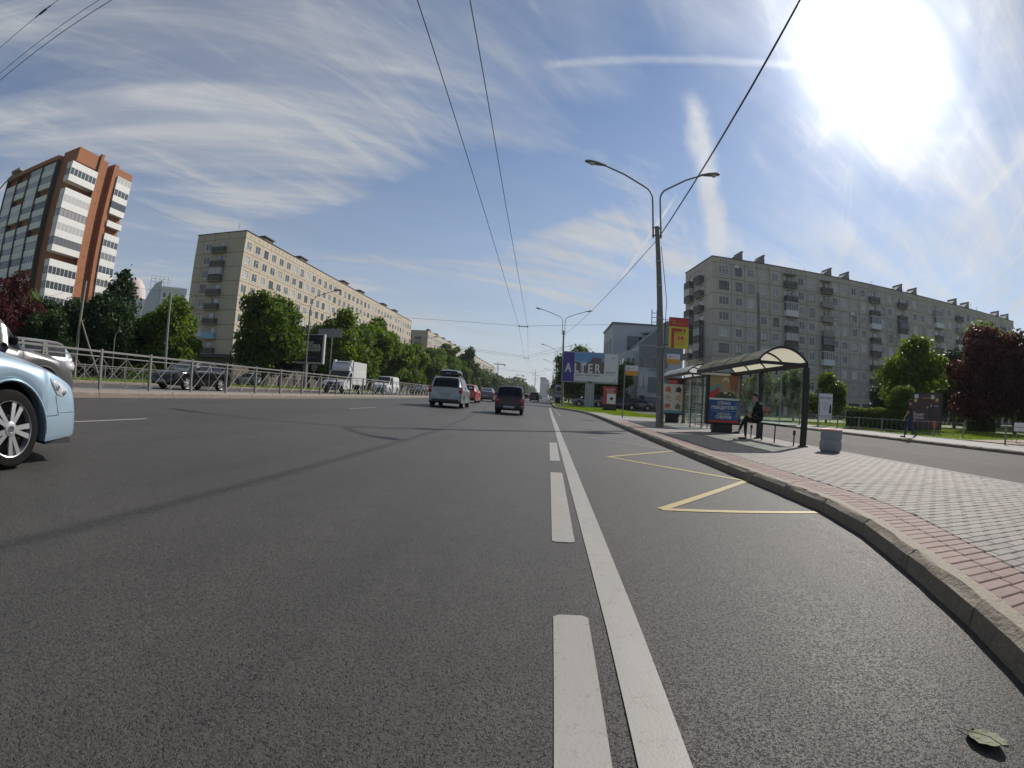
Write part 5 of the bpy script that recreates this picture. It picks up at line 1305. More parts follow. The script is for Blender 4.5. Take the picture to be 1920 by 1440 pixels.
b = MB(); b.box(3.0,3.5,-.06,-.022,z0-.02,z0+.18); b.build('number_plate', M_PBLACK, bb); write(bb, 'РЕКЛАМА', 3.25, z0+.02, .12, M_PWHITE, -.064, .4)
db = empty('dark_billboard', (-27.55,48.6,.3), R(-8), 'dark billboard with white concert lettering, partly behind the big maple', 'billboard')
b = MB(); b.bbox(0,3.75,0,.35,2.75,5.95,.03); b.build('case', mat('case_white', (.42,.42,.41), .5), db)
rect(db, 'sheet', .08,3.55,2.95,5.88, -.002, M_PBLACK)
write(db, 'БОЛЬШАЯ', 1.55, 4.95, .32, M_TXT, -.012, 1.5, .008, .004); write(db, 'КЛАССИКА', 1.85, 4.5, .52, M_TXT, -.012, 2.9, .016, .004); write(db, 'НА ДВОРЦОВОЙ', 1.85, 4.13, .40, M_TXT, -.012, 2.9, .012, .004)
rect(db, 'logo', 3.2,3.34,5.4,5.54, -.008, M_PRED2); rect(db, 'rule', 2.6,3.3,3.95,3.965, -.008, M_PGRY); write(db, 'билеты в кассах города', 2.3, 3.4, .12, M_PGRY, -.008, 1.2)
b = MB(); b.bbox(1.1,1.6,.06,.3,-.3,2.74,.02); b.build('pillar', M_STEEL, db)
bs = empty('road_direction_sign', (-27.0,52.6,.3), R(-6), 'grey back-lit direction sign above the dark billboard', 'sign')
rect(bs, 'plate', 0,3.3,6.1,7.1, 0, mat('sign_grey', (.17,.18,.18), .5), .04); b = MB(); b.tube([(2.0,.05,-.2),(2.0,.05,7.2)], .07, 8); b.build('post', M_STEEL, bs)
for z in (6.3,6.85): b = MB(); b.box(.1,3.2,-.07,-.041,z,z+.06); b.build('stiffener', M_STEEL, bs)
rs_ = empty('round_sign', (-24.6,47.6,.3), 0, 'round sign seen from behind under the dark billboard', 'sign')
b = MB(); b.lathe([(.02,-.02),(.35,-.02),(.36,0),(.35,.02),(.02,.02)], 20, 'y', (0,0,2.3)); b.build('disc', M_STEEL, rs_); b = MB(); b.tube([(0,.04,-.2),(0,.04,2.7)], .035, 7); b.build('pole', M_STEEL, rs_)
# ---- totem, far lightbox
tt = empty('red_totem', (5.5,43.6,.02), R(-3), 'red and white advertising totem on the grass right of the billboard pillar', 'totem')
b = MB(); b.prism([(-.75,-.05),(.62,-.05),(.55,.62),(-.42,.62)], -.2, .2, 'y'); b.build('plinth', M_BLACK, tt)
b = MB(); b.bbox(-.62,.55,-.16,.16,.621,2.2,.02); b.build('column', M_PRED2, tt)
rect(tt, 'panel', -.28,.5,.7,1.6, -.161, M_PWHITE); shape(tt, 'picture', [(-.05,1.1),(.2,1.0),(.32,1.2),(.1,1.32)], -.166, M_PBLACK)
write(tt, 'АКЦИЯ', -.03, 1.88, .22, M_TXT, -.163, .8); write(tt, 'СКИДКИ', -.03, 1.68, .16, M_TXT, -.163, .6)
fb = lightbox((1.62,78,.05), 0, 1.5, .9, 3.1, 'small grey poster lightbox on the verge left of the billboard pillar', .8)
rect(fb, 'poster_sheet', -.62,.62,1.0,3.0, -.112, M_PGRY); shape(fb, 'picture', ell(0,2.3,.4,.35), -.117, M_PBLACK); rect(fb, 'rule', -.5,.5,1.6,1.75, -.117, M_PBLACK)
# ---- concrete litter bin, notice boards
bi = empty('concrete_bin', (6.92,10.6,isl_z(6.92)), 0, 'grey concrete litter bin with red rim at the end of the paved island', 'litter bin')
b = MB(); b.lathe([(.02,0),(.23,0),(.275,.05),(.29,.13),(.29,.24),(.275,.285),(.262,.30),(.268,.32),(.278,.34),(.278,.50),(.27,.525),(.235,.53),(.22,.40),(.02,.38)], 32); b.build('body', mat('bin_concrete', (.24,.25,.255), .85, var=.2, vscale=12, bump=.004, bscale=70), bi, smooth=45)
b = MB(); b.lathe([(.2285,.526),(.276,.526),(.28,.545),(.262,.556),(.2285,.548)], 32); b.build('rim', mat('bin_rim', (.42,.12,.07), .6, var=.3, vscale=9), bi, smooth=45)
ab = empty('notice_stand', (19.05,30.2,0), R(-24), 'white printed notice stand leaning beside the left end of the hedge', 'notice board')
b = MB(); b.bbox(-.52,.52,-.03,.03,.45,2.25,.01); b.build('board', M_STEEL, ab); rect(ab, 'sheet', -.49,.49,.48,2.2, -.031, M_PWHITE)
write(ab, 'РЕКЛАМА', 0, 1.85, .2, M_PBLACK, -.036, .85, .003); rect(ab, 'text_line', -.45,-.4,.8,1.7, -.036, M_PRED2)
for k in range(5): rect(ab, 'text_line', -.25,.2,1.1+.12*k,1.14+.12*k, -.036, print_mat('print_lilac', (.35,.33,.5)))
shape(ab, 'figure', [(.26,.9),(.45,.9),(.42,1.4),(.36,1.55),(.3,1.4)], -.036, M_PBLACK); write(ab, 'www.reklama', 0, .6, .16, M_PGRY, -.036, .8)
for x in (-.4,.4): b = MB(); b.tube([(x,.02,-.1),(x,.0,.46)], .025, 6); b.build('leg', M_STEEL, ab)
pb = empty('poster_board', (21.9,22.6,.0), R(-43), 'dark theatre poster board behind the low fence and the walking person', 'poster board')
b = MB(); b.bbox(-.95,.95,-.05,.05,.25,2.35,.015); b.build('board', M_BLACK, pb); rect(pb, 'sheet', -.88,.82,.32,2.28, -.052, M_PDK)
shape(pb, 'figure', [(.1,.9),(.45,.9),(.4,1.45),(.3,1.7),(.15,1.75),(.05,1.4)], -.057, M_PBLACK); shape(pb, 'face', ell(.22,1.6,.07,.09,10), -.060, M_PSKIN); shape(pb, 'face', ell(.0,1.5,.06,.08,10), -.060, M_PTAN)
rect(pb, 'tag', -.85,-.6,2.0,2.22, -.057, M_PCRE); rect(pb, 'tag', -.85,-.68,1.78,1.95, -.057, M_PYEL); rect(pb, 'tag', .2,.42,1.98,2.2, -.057, M_PCRE); rect(pb, 'tag', .5,.68,1.85,2.02, -.057, M_PORANGE); rect(pb, 'rule', -.4,.2,2.02,2.04, -.057, M_PYEL)
shape(pb, 'rose', ell(.5,.55,.2,.22,9), -.057, M_PRED2); write(pb, 'КОНЦЕРТ', -.5, 1.02, .17, M_TXT, -.057, .65, .003); write(pb, 'АЛЛА БАЛ', -.5, .84, .16, M_TXT, -.057, .6, .003); write(pb, '14.30', .55, 1.55, .12, M_TXT, -.057, .25)
for x in (-.8,.8): b = MB(); b.tube([(x,.02,-.1),(x,.02,.26)], .03, 6); b.build('leg', M_BLACK, pb)
rw = empty('white_park_sign', (20.6,13.9,.03), R(-58), 'white sign board on two legs beyond the fence at the right edge', 'sign')
rect(rw, 'board', -.75,.75,.5,.86, 0, M_PWHITE, .03)
for x in (-.6,.6): b = MB(); b.tube([(x,.02,-.05),(x,.02,.5)], .02, 6); b.build('leg', M_STEEL, rw)
write(rw, 'САД', .0, .6, .18, M_PGRY, -.034)
# ---- overhead wires
def wire(name, pts, r, label, sag=0.0, cat='wire', group=None):
    P = []
    for a, c in zip(pts[:-1], pts[1:]):
        a, c = Vector(a), Vector(c); n = 10 if sag else 2
        for i in range(n):
            t = i/n; p = a.lerp(c, t); p.z -= sag*4*t*(1-t); P.append(p)
    P.append(Vector(pts[-1])); b = MB(); b.tube(P, r, 5); return tag(b.build(name, M_WIRE), label, cat, group)
wire('trolley_wire', [(-1.78,-6,5.85),(-1.78,4,5.8),(-1.9,12,5.78),(-2.28,34.2,5.78),(-3.3,63.2,5.8),(-3.6,110,5.8),(-3.6,220,5.8)], .0075, 'left one of the two trolley contact wires above the roadway')
wire('trolley_wire', [(-1.1,-6,5.85),(-1.12,4,5.8),(-1.3,12,5.78),(-1.68,34.2,5.78),(-2.8,63.2,5.8),(-3.0,110,5.8),(-3.0,220,5.8)], .0075, 'right one of the two trolley contact wires above the roadway')
for i, y in enumerate((34.2, 63.2, 103)):
    x = (-2.28,-3.3,-3.6)[i]
    h = empty('wire_hanger', (x+.3,y,5.8), 0, f'{ordinal(i)} small bar spacing the trolley wires, counted from the camera', 'wire hanger', 'trolley wire hangers')
    b = MB(); b.tube([(-.32,0,.03),(.32,0,.03)], .022, 6); b.build('bar', M_BLACK, h)
    for s in (-.3,.3): b = MB(); b.tube([(s,0,.1),(s,0,-.02)], .035, 6); b.build('insulator', M_BLACK, h)
wire('span_wire', [(-25,34.2,6.6),(-2.0,34.2,5.86),(4.3,34.4,6.35),(9,34.4,6.6)], .009, 'span wire crossing the street at the first trolley wire hanger')
wire('span_wire', [(-25,61,7.6),(-3.1,62.8,5.86),(1.62,61,6.9)], .012, 'span wire crossing the street to the second lamp post')
wire('span_wire', [(-25,64,8.2),(-3.1,63.4,6.1),(1.60,61.1,7.4)], .012, 'upper span wire ending at the second lamp post')
wire('span_wire', [(-25,103,7.6),(-3.3,103,5.86),(1.5,103,7.2)], .014, 'far span wire at the third lamp post')
wire('pole_cable', [(3.4,-8,7.8),(4.15,18.85,7.6),(1.75,60.8,9.0),(1.5,103,9.1),(1.4,146,9.1)], .014, 'thick sagging cable strung along the right lamp posts', .35)
wire('pole_cable', [(3.46,-8,7.86),(4.2,18.88,7.72)], .008, 'thin cable twisted beside the thick one above the near lamp post', .31)
wire('span_wire', [(-24.6,4.8,7.6),(-1.5,3.6,7.3),(12,2.6,8.5)], .009, 'upper of two close span wires at the top left corner')
wire('span_wire', [(-24.6,4.6,7.6),(-1.5,3.45,7.3),(12,2.4,8.5)], .007, 'lower of two close span wires at the top left corner')
sw = wire('span_wire', [(-24.6,4.1,7.9),(-1.5,3.0,7.5),(12,2.0,8.5)], .007, 'span wire carrying an insulator at the top left corner')
b = MB(); b.tube([(-9.7,3.39,7.645),(-9.45,3.378,7.64)], [.03,.03], 8); b.tube([(-9.9,3.4,7.65),(-9.25,3.368,7.635)], .016, 6); tag(b.build('wire_insulator', M_BLACK), 'dark strain insulator on the top left span wire', 'insulator')
for i, (a, c) in enumerate([((-92,72,39),(-53.6,75,26)),((-60,20,12),(-24.6,46,9)),((-70,40,12),(-27.5,19,6.2))]):
    wire('service_wire', [a, c], .012, ['wire between the brick tower and the beige block roof','wire from the yard to the lamp by the dark billboard','wire running to the braced wooden pole'][i], 1.2)

# ------------------------------------------------------------------ vehicles
M_TYRE = mat('tyre', (.011,.0105,.010), .95, var=.35, vscale=14, spec=.2); M_ALLOY = mat('alloy', (.50,.50,.51), .35, .75, var=.05); M_UNDER = mat('underbody', (.012,.012,.012), .9)
M_CARGLASS = mat('car_glass', (.006,.008,.010), .06, var=.1, vscale=1.5, spec=.35); M_TRIM = mat('black_plastic', (.022,.022,.024), .6)
M_TAIL = mat('tail_light', (.34,.012,.014), .18, var=.1, coat=1); M_HEAD = mat('head_light', (.55,.57,.58), .12, .25, var=.2, vscale=14, coat=1); M_AMBER = mat('indicator', (.5,.2,.03), .2); M_PLATE = mat('blank_plate', (.35,.35,.35), .5); M_CHROME = mat('chrome', (.6,.6,.62), .15, 1.0, var=.05)
def pchip(xs, ys, q):
    xs = np.array(xs, float); ys = np.array(ys, float); h = np.diff(xs); dl = np.diff(ys)/h; m = np.zeros_like(xs)
    m[0], m[-1] = dl[0], dl[-1]
    for i in range(1, len(xs)-1):
        if dl[i-1]*dl[i] > 0: w1, w2 = 2*h[i]+h[i-1], h[i]+2*h[i-1]; m[i] = (w1+w2)/(w1/dl[i-1]+w2/dl[i])
    i = np.clip(np.searchsorted(xs, q)-1, 0, len(h)-1); t = (q-xs[i])/h[i]
    return (2*t**3-3*t**2+1)*ys[i]+(t**3-2*t**2+t)*h[i]*m[i]+(-2*t**3+3*t**2)*ys[i+1]+(t**3-t**2)*h[i]*m[i+1]
WHEELS = {}
def wheel_meshes(r, w, style):
    key = (r, w, style)
    if key in WHEELS: return WHEELS[key]
    t = MB(); t.lathe([(r*.72,-w*.5),(r*.83,-w*.54),(r*.94,-w*.5),(r,-w*.36),(r,w*.36),(r*.94,w*.5),(r*.83,w*.54),(r*.72,w*.5),(r*.69,0),(r*.72,-w*.5)], 36 if style == 'fine' else 24, 'x')
    t = t.mesh('tyre', M_TYRE, smooth=40)
    b = MB(); b.lathe([(r*.735,w*.47),(r*.722,w*.505),(r*.705,w*.49),(r*.68,w*.20),(r*.66,-w*.4)], 36, 'x')
    n = {'fine': 10, 'five': 5, 'plain': 7}[style]
    for k in range(n):
        if style == 'fine': a = (k//2)*2*math.pi/5 + (-.205 if k % 2 == 0 else .205); wd0, wd1 = .052, .072
        else: a = k*2*math.pi/n; wd0, wd1 = (.11,.15) if style == 'five' else (.08,.12)
        ca, sa = math.cos(a), math.sin(a)
        def P(rr, off, x): return (x, ca*rr*r-sa*off*r, sa*rr*r+ca*off*r)
        x0, x1 = w*.50, w*.40
        b.add([P(.15,-wd0,x0+.004),P(.15,wd0,x0+.004),P(.70,wd1,x0-.012),P(.70,-wd1,x0-.012),P(.15,-wd0,x1),P(.15,wd0,x1),P(.70,wd1,x1-.012),P(.70,-wd1,x1-.012)], [(0,1,2,3),(4,7,6,5),(0,4,5,1),(1,5,6,2),(3,2,6,7),(0,3,7,4)])
    b.lathe([(.002,w*.57),(r*.13,w*.565),(r*.19,w*.535),(r*.21,w*.40)], 20, 'x')
    rim = b.mesh('rim', M_ALLOY, smooth=35)
    d = MB(); d.lathe([(.002,w*.12),(r*.66,w*.12)], 24, 'x'); d = d.mesh('brake_disc', M_UNDER)
    WHEELS[key] = (t, rim, d); return WHEELS[key]
def add_wheel(root, x, y, r, w, style, name='wheel', steer=0):
    t, rim, d = wheel_meshes(r, w, style)
    o = bpy.data.objects.new(name, t); COL.objects.link(o); o.parent = root; o.location = (x, y, r); o.name = 'wheel'
    o.rotation_euler = (random.uniform(0,1.2), 0, (0 if x > 0 else math.pi)+steer)
    put('rim', rim, o); put('brake_disc', d, o); return o
SEC = ['u','u','s','s','s','s','b','g','g','g','r','t','t','t']
def car(name, label, cat, loc, rz, S, paintm, group=None):
    root = empty(name, loc, rz, label, cat, group)
    K = S['pts']; ky = [p[0] for p in K]
    yf, yr = S['fw'], S['rw']; ar = S.get('arch', S['r']+.05); zb = S.get('zb', .20); W = S['W']/2
    ys = set(np.linspace(ky[0], ky[-1], S.get('n', 60)).tolist()) | set(ky)
    for yc in (yf, yr): ys |= set((yc+ar*math.cos(a)) for a in np.linspace(0, math.pi, 25))
    for a_, c_ in S['side_glass']: ys |= {a_, c_}
    ys = np.array(sorted(y for y in ys if ky[0] <= y <= ky[-1])); ys = ys[np.concatenate([[True], np.diff(ys) > .004])]
    belt, roof, ws, wr, lo = (pchip(ky, [p[i] for p in K], ys) for i in (1,2,3,4,5))
    rows = []
    for i, y in enumerate(ys):
        zl = zb+lo[i]
        for yc in (yf, yr):
            d = abs(y-yc)
            if d < ar: zl = max(zl, S['r']+math.sqrt(max(0, ar*ar-d*d)))
        w = W*ws[i]; q = W*wr[i]; zB, zR = belt[i], max(roof[i], belt[i]+.012)
        zl = min(zl, zB-.10); zm = zl+(zB-zl)*.55; t = zR-zB
        P = [(0,zl),(w-.16,zl),(w-.02,zl+.005),(w,zl+min(.05,(zB-zl)*.2)),(w+.012,zm),(w-.004,zB-.10*(zB-zl)-.02),(w-.035,zB),
             (w-.045,zB+.04*t),(w-.045+(q-w+.045)*.10,zB+.10*t),(w-.045+(q-w+.045)*.84,zB+.84*t),(q,zB+.94*t),(q*.90,zR-.012*min(1,t*4)),(q*.5,zR+.012),(0,zR+.02)]
        rows.append(P)
    n = len(SEC); V = []
    for i, y in enumerate(ys):
        V += [(x, y, z) for x, z in rows[i]] + [(-x, y, z) for x, z in rows[i]]
    groups = {}
    def put_face(key, f): groups.setdefault(key, []).append(f)
    ws0, ws1 = S['windscreen']; rw0, rw1 = S['rear_window']
    for i in range(len(ys)-1):
        ym = (ys[i]+ys[i+1])/2
        for k in range(n-1):
            for sd in (0,1):
                o0, o1 = i*2*n+sd*n, (i+1)*2*n+sd*n
                f = (o0+k, o1+k, o1+k+1, o0+k+1) if sd == 0 else (o0+k+1, o1+k+1, o1+k, o0+k)
                key = 'body'
                if k < 1: key = 'underbody'
                elif k == 8 and any(a_ <= ym <= c_ for a_, c_ in S['side_glass']): key = f'side_window{sd}{[j for j,(a_,c_) in enumerate(S["side_glass"]) if a_ <= ym <= c_][0]}'
                elif k >= 11 and ws0 < ym < ws1: key = 'windscreen'
                elif k >= 11 and rw0 < ym < rw1: key = 'rear_window'
                elif k in (7,8,9) and S['side_glass'][0][0]-.02 < ym < S['side_glass'][-1][1]+.02 and S.get('black_frame', True): key = f'window_frame{sd}'
                elif S.get('trim_z') and k in (1,2): key = f'sill_trim{sd}'
                put_face(key, f)
    last = (len(ys)-1)*2*n
    put_face('body', tuple(range(0, n))+tuple(range(2*n-1, n, -1))); put_face('body', tuple(last+k for k in range(n-1,-1,-1))+tuple(last+n+k for k in range(1,n)))
    for key, fs in groups.items():
        used = sorted(set(i for f in fs for i in f)); mp = {u: j for j, u in enumerate(used)}
        b = MB(); b.add([V[u] for u in used], [tuple(mp[i] for i in f) for f in fs])
        m = paintm if key == 'body' else M_UNDER if key == 'underbody' else M_TRIM if key[:12] in ('window_frame','sill_trim0','sill_trim1') else M_CARGLASS
        nm = 'side_window' if key.startswith('side_window') else key.rstrip('01')
        me = b.mesh(nm, m, None, fix=False)
        bm = bmesh.new(); bm.from_mesh(me); bmesh.ops.remove_doubles(bm, verts=bm.verts[:], dist=.0005)
        if key == 'body': bmesh.ops.recalc_face_normals(bm, faces=bm.faces[:])
        bm.to_mesh(me); bm.free(); me.shade_smooth(); me.set_sharp_from_angle(angle=R(38))
        put(nm, me, root)
    tx = W-.11
    for y in (yf, yr):
        for s in (-1, 1): add_wheel(root, s*tx, y, S['r'], S.get('tw', .21), S.get('wheel', 'five'))
    for s in (-1, 1):
        my = S.get('mirror', ws1-.42); mz = S.get('mirror_z', float(np.interp(my, ys, belt))+.06); b = MB(); b.bbox(W-.02,W+.19,my-.05,my+.07,mz,mz+.14,.035)
        if s < 0: b.v = [(-x,y,z) for x,y,z in b.v]
        b.build('mirror', S.get('mirror_m', paintm), root)
    for bx in S.get('boxes', []):
        nm, x0, x1, y0, y1, z0, z1, m = bx[:8]; bev = bx[8] if len(bx) > 8 else .02
        for s in ((-1, 1) if x0 > 0 else (1,)):
            b = MB(); b.bbox(*((x0,x1) if s > 0 else (-x1,-x0)), y0, y1, z0, z1, bev); b.build(nm, m, root, smooth=60)
    return root
#        y, belt, roof, w, wr, lower lift
def sedan(L=4.7, H=1.46, hood=.90, boot=1.0):
    h = L/2
    return [(-h,boot-.28,boot-.25,.80,.70,.10),(-h+.05,boot-.09,boot-.05,.90,.74,.05),(-h+.22,boot-.02,boot+.03,.96,.76,.03),(-h+.62,.97,boot+.08,.99,.72,0),(-h+.95,.97,boot+.20,1,.70,0),(-h+1.32,.96,H-.09,1,.68,0),(-h+1.75,.95,H-.01,1,.69,0),(-.05,.94,H,1,.70,0),(.32,.93,H-.05,1,.71,0),(.75,.92,H-.25,1,.73,0),(1.12,.915,hood+.10,1,.78,0),(1.30,.905,hood+.06,1,.82,0),(h-.55,.83,hood-.03,.985,.82,.0),(h-.25,.74,hood-.13,.94,.80,.02),(h-.10,.66,hood-.22,.88,.74,.03),(h-.02,.55,hood-.33,.78,.66,.05),(h,.50,hood-.38,.74,.62,.07)]
def hatch(L, H, hood, rear=1.0, cowl=1.05, rk=.30):
    h = L/2
    return [(-h,.86,rear-.02,.86,.80,.10),(-h+.03,rear-.05,rear,.92,.84,.06),(-h+.10,rear-.02,rear+.10,.96,.82,.03),(-h+.10+rk*.55,.98,H-.22,.98,.78,0),(-h+.10+rk,.98,H-.07,.99,.75,0),(-h+.10+rk+.25,.98,H-.01,1,.75,0),(-.2,.97,H,1,.76,0),(.25,.96,H-.04,1,.76,0),(.62,.95,H-.24,1,.78,0),(cowl,.945,hood+.12,1,.82,0),(cowl+.2,.935,hood+.07,1,.85,0),(h-.5,.86,hood-.02,.985,.84,0),(h-.22,.78,hood-.12,.95,.82,.02),(h-.08,.68,hood-.24,.89,.76,.04),(h,.55,hood-.38,.76,.66,.08)]
P_BLUE = paint('car_paint_light_blue', (.31,.42,.51), .4, .3); P_GREY = paint('car_paint_graphite', (.10,.095,.095), .45, .3); P_SILVER = paint('car_paint_silver', (.25,.28,.30), .5, .32)
P_BLACK = paint('car_paint_black', (.004,.004,.005), 0, .14, .0); P_WINE = paint('car_paint_dark_red', (.032,.006,.008), 0, .3, .05); P_RED = paint('car_paint_coral', (.42,.05,.05), .1, .3); P_WHITE = paint('car_paint_white', (.52,.52,.51), 0, .35); P_BROWN = paint('car_paint_brown_grey', (.10,.075,.075), .35, .35)
# nearest car: light blue saloon, only its nose is in the picture
nb = car('blue_saloon_car', 'light blue saloon car cut by the left edge, alloy front wheel showing', 'car', (-5.16,.86,zg(-5.1)), 0,
    dict(W=1.82, pts=sedan(4.56,1.47,.90), fw=1.37, rw=-1.34, r=.325, arch=.40, tw=.215, wheel='fine', n=110, zb=.19,
         side_glass=[(-1.55,-.62),(-.52,.38),(.44,.92)], windscreen=(.26,1.14), rear_window=(-1.48,-.80)), P_BLUE)
def patch(root, nm, pts, m, x, bulge=.02, t=.05):
    b = MB(); n = len(pts); cy = sum(p[0] for p in pts)/n; cz = sum(p[1] for p in pts)/n
    V = [(x(p[0],p[1])-t,p[0],p[1]) for p in pts]+[(x(p[0],p[1])+.004,p[0],p[1]) for p in pts]+[(x(p[0],p[1])+bulge,cy+(p[0]-cy)*.75,cz+(p[1]-cz)*.75) for p in pts]
    F = [tuple(range(2*n,3*n))]+[(i,(i+1)%n,n+(i+1)%n,n+i) for i in range(n)]+[(n+i,n+(i+1)%n,2*n+(i+1)%n,2*n+i) for i in range(n)]
    b.add(V, F); return b.build(nm, m, root, smooth=50)
S_ = sedan(4.56,1.47,.90)
def wside(y, z=.6): return .91*float(pchip([p[0] for p in S_],[p[3] for p in S_],np.array([min(y,2.28)]))[0])
patch(nb, 'head_light', [(1.84,.755),(1.83,.72),(1.90,.61),(1.98,.575),(2.11,.565),(2.16,.58),(2.07,.67),(1.95,.735)], M_HEAD, lambda y,z: wside(y)-.012, .022)
for c_, r_ in (((1.92,.675),.045),((2.02,.63),.036)):
    b = MB(); b.lathe([(.002,.05),(r_*.6,.045),(r_,.0)], 16, 'x', (wside(c_[0])-.028,c_[0],c_[1])); b.build('lamp_lens', M_CHROME, nb, smooth=50)
# bumper seam, lower grille edge, arch lip, chrome strip
def seam(root, pts, w=.004, m=M_TRIM, lift=.013):
    b = MB(); b.tube([(wside(y)+lift-.0005, y, z) for y, z in pts], w, 5); b.build('panel_seam', m, root)
seam(nb, [(1.905,.61),(1.92,.52),(1.945,.43)], .0022); seam(nb, [(1.765,.425),(1.85,.427),(1.945,.43)], .0022); seam(nb, [(.95,.22),(1.0,.5),(.97,.86)])
b = MB(); b.bbox(.66,.775,2.06,2.2,.315,.41,.02); b.build('fog_lamp_recess', M_TRIM, nb)
b = MB(); b.tube([(wside(y)+.008,y,.455-.02*(y-1.9)) for y in (1.98,2.06,2.14,2.2)], .006, 6); b.build('bumper_strip', M_CHROME, nb)
for s in (-1,1):
    b = MB(); b.tube([(s*(.918),1.37+.405*math.cos(a),.325+.405*math.sin(a)) for a in np.linspace(-.15,math.pi+.1,24)], .014, 6); b.build('arch_lip', P_BLUE, nb, smooth=60)
b = MB(); b.box(.45,.84,1.80,2.12,.165,.21); b.build('spoiler', M_TRIM, nb)
b = MB(); b.box(-.3,.3,2.24,2.30,.40,.58); b.build('grille', M_TRIM, nb)
for wl in [c for c in nb.children if c.name.startswith('wheel')]:                 # round emblem on the hub
    b = MB(); b.lathe([(.026,.127),(.031,.1285),(.031,.124)], 20, 'x'); b.build('hub_ring', M_CHROME, wl)
    b = MB(); b.tube([(.1265,-.018,.016),(.1265,-.008,-.018),(.1265,0,.002),(.1265,.008,-.018),(.1265,.018,.016)], .003, 4); b.tube([(.1265,-.010,.024),(.1265,0,.006),(.1265,.010,.024)], .003, 4); b.build('hub_emblem', M_TRIM, wl)
# graphite crossover in the next lane
ns = car('grey_crossover_car', 'dark grey crossover car behind the light blue saloon in the next lane', 'car', (-8.62,3.35,zg(-8.6)), 0,
    dict(W=1.82, pts=[(y,b_+.02,r_,w,wr,lo) for y,b_,r_,w,wr,lo in hatch(4.3,1.58,.93,1.0,.92)], fw=1.32, rw=-1.3, r=.34, arch=.41, wheel='five', n=90, zb=.24, trim_z=True,
         side_glass=[(-1.75,-1.1),(-1.02,-.18),(-.08,.86)], windscreen=(.2,1.0), rear_window=(-2.08,-1.75), mirror=.62, mirror_m=P_BLACK,
         boxes=[('head_light',.60,.86,1.84,2.10,.70,.86,M_HEAD,.05),('fog_lamp',.62,.74,2.05,2.12,.42,.52,M_HEAD,.03)]), P_GREY)
for s in (-1,1):
    b = MB(); b.tube([(s*.915,1.32+.42*math.cos(a),.34+.42*math.sin(a)) for a in np.linspace(-.15,math.pi+.1,22)], .03, 6); b.build('arch_lip', M_TRIM, ns, smooth=60)
# silver minivan with roof box
mv = car('silver_minivan', 'silver minivan with black roof box driving ahead in the middle lane', 'minivan', (-5.42,27.25,zg(-5.4)), R(3),
    dict(W=1.80, pts=[(y,b_+.04,r_,w,wr,lo) for y,b_,r_,w,wr,lo in hatch(4.4,1.64,1.0,1.06,1.15,.26)], fw=1.38, rw=-1.32, r=.315, arch=.38, wheel='five', zb=.24,
         side_glass=[(-1.85,-1.25),(-1.18,-.36),(-.28,.9)], windscreen=(.2,1.12), rear_window=(-2.15,-1.80), trim_z=True,
         boxes=[('tail_light',.70,.885,-2.215,-2.02,.78,1.12,M_TAIL,.03),('rear_bumper_trim',-.72,.72,-2.24,-2.17,.30,.46,M_TRIM,.02),('plate',-.26,.26,-2.215,-2.19,.72,.84,M_PLATE,.004),('roof_rail',.60,.64,-1.5,.3,1.655,1.70,M_CHROME,.01),('exhaust',-.5,-.42,-2.22,-2.0,.24,.30,M_TRIM,.02)]), P_SILVER)
b = MB(); 
bx_ = [(-1.35,.40,.10),(-1.28,.52,.22),(-.9,.56,.30),(.3,.55,.30),(.75,.42,.2),(.9,.26,.08)]
V = []; 
for y, w, h in bx_: V += [(-w,y,1.76),(-w*1.02,y,1.76+h*.45),(-w*.8,y,1.76+h*.9),(0,y,1.76+h),(w*.8,y,1.76+h*.9),(w*1.02,y,1.76+h*.45),(w,y,1.76)]
F = [(i*7+k,i*7+(k+1)%7,(i+1)*7+(k+1)%7,(i+1)*7+k) for i in range(5) for k in range(7)]+[tuple(range(7)),tuple(35+k for k in range(7))]
b.add(V, F); rb = b.build('roof_box', P_BLACK, mv, smooth=40); write(rb, 'BOX', 0, 1.83, .07, M_TXT, -1.352, .2)
for y in (-.9,.4): b = MB(); b.box(-.66,.66,y,y+.06,1.705,1.758); b.build('cross_bar', M_TRIM, mv)
# dark red microcar
ok = car('dark_red_microcar', 'small dark red boxy hatchback driving ahead in the right lane', 'car', (-1.88,25.0,zg(-1.85)), R(2),
    dict(W=1.40, pts=[(-1.6,.74,.80,.88,.84,.08),(-1.57,.80,.86,.94,.86,.05),(-1.5,.84,.98,.97,.85,.02),(-1.36,.84,1.24,1,.80,0),(-1.28,.84,1.34,1,.79,0),(-1.0,.84,1.385,1,.80,0),(-.1,.84,1.39,1,.80,0),(.3,.84,1.33,1,.81,0),(.72,.84,1.02,1,.84,0),(.9,.84,.93,1,.86,0),(1.35,.80,.86,.98,.86,0),(1.52,.72,.76,.92,.82,.03),(1.6,.55,.58,.84,.76,.08)], fw=1.0, rw=-1.18, r=.265, arch=.31, tw=.15, wheel='plain', zb=.20,
         side_glass=[(-1.25,-.32),(-.24,.66)], windscreen=(.26,.84), rear_window=(-1.53,-1.3),
         boxes=[('tail_light',.50,.672,-1.625,-1.50,.56,.78,M_TAIL,.015),('rear_bumper',-.66,.66,-1.68,-1.55,.30,.44,M_TRIM,.02),('plate',-.26,.26,-1.70,-1.675,.33,.43,M_PLATE,.004),('exhaust',.18,.26,-1.68,-1.4,.17,.24,M_CHROME,.02)]), P_WINE)
b = MB(); b.quad((-.3,-1.30,.98),(.1,-1.32,.9),(.12,-1.3,1.1),(-.12,-1.28,1.12)); b.build('rear_parcel', M_PWHITE, ok, fix=False)
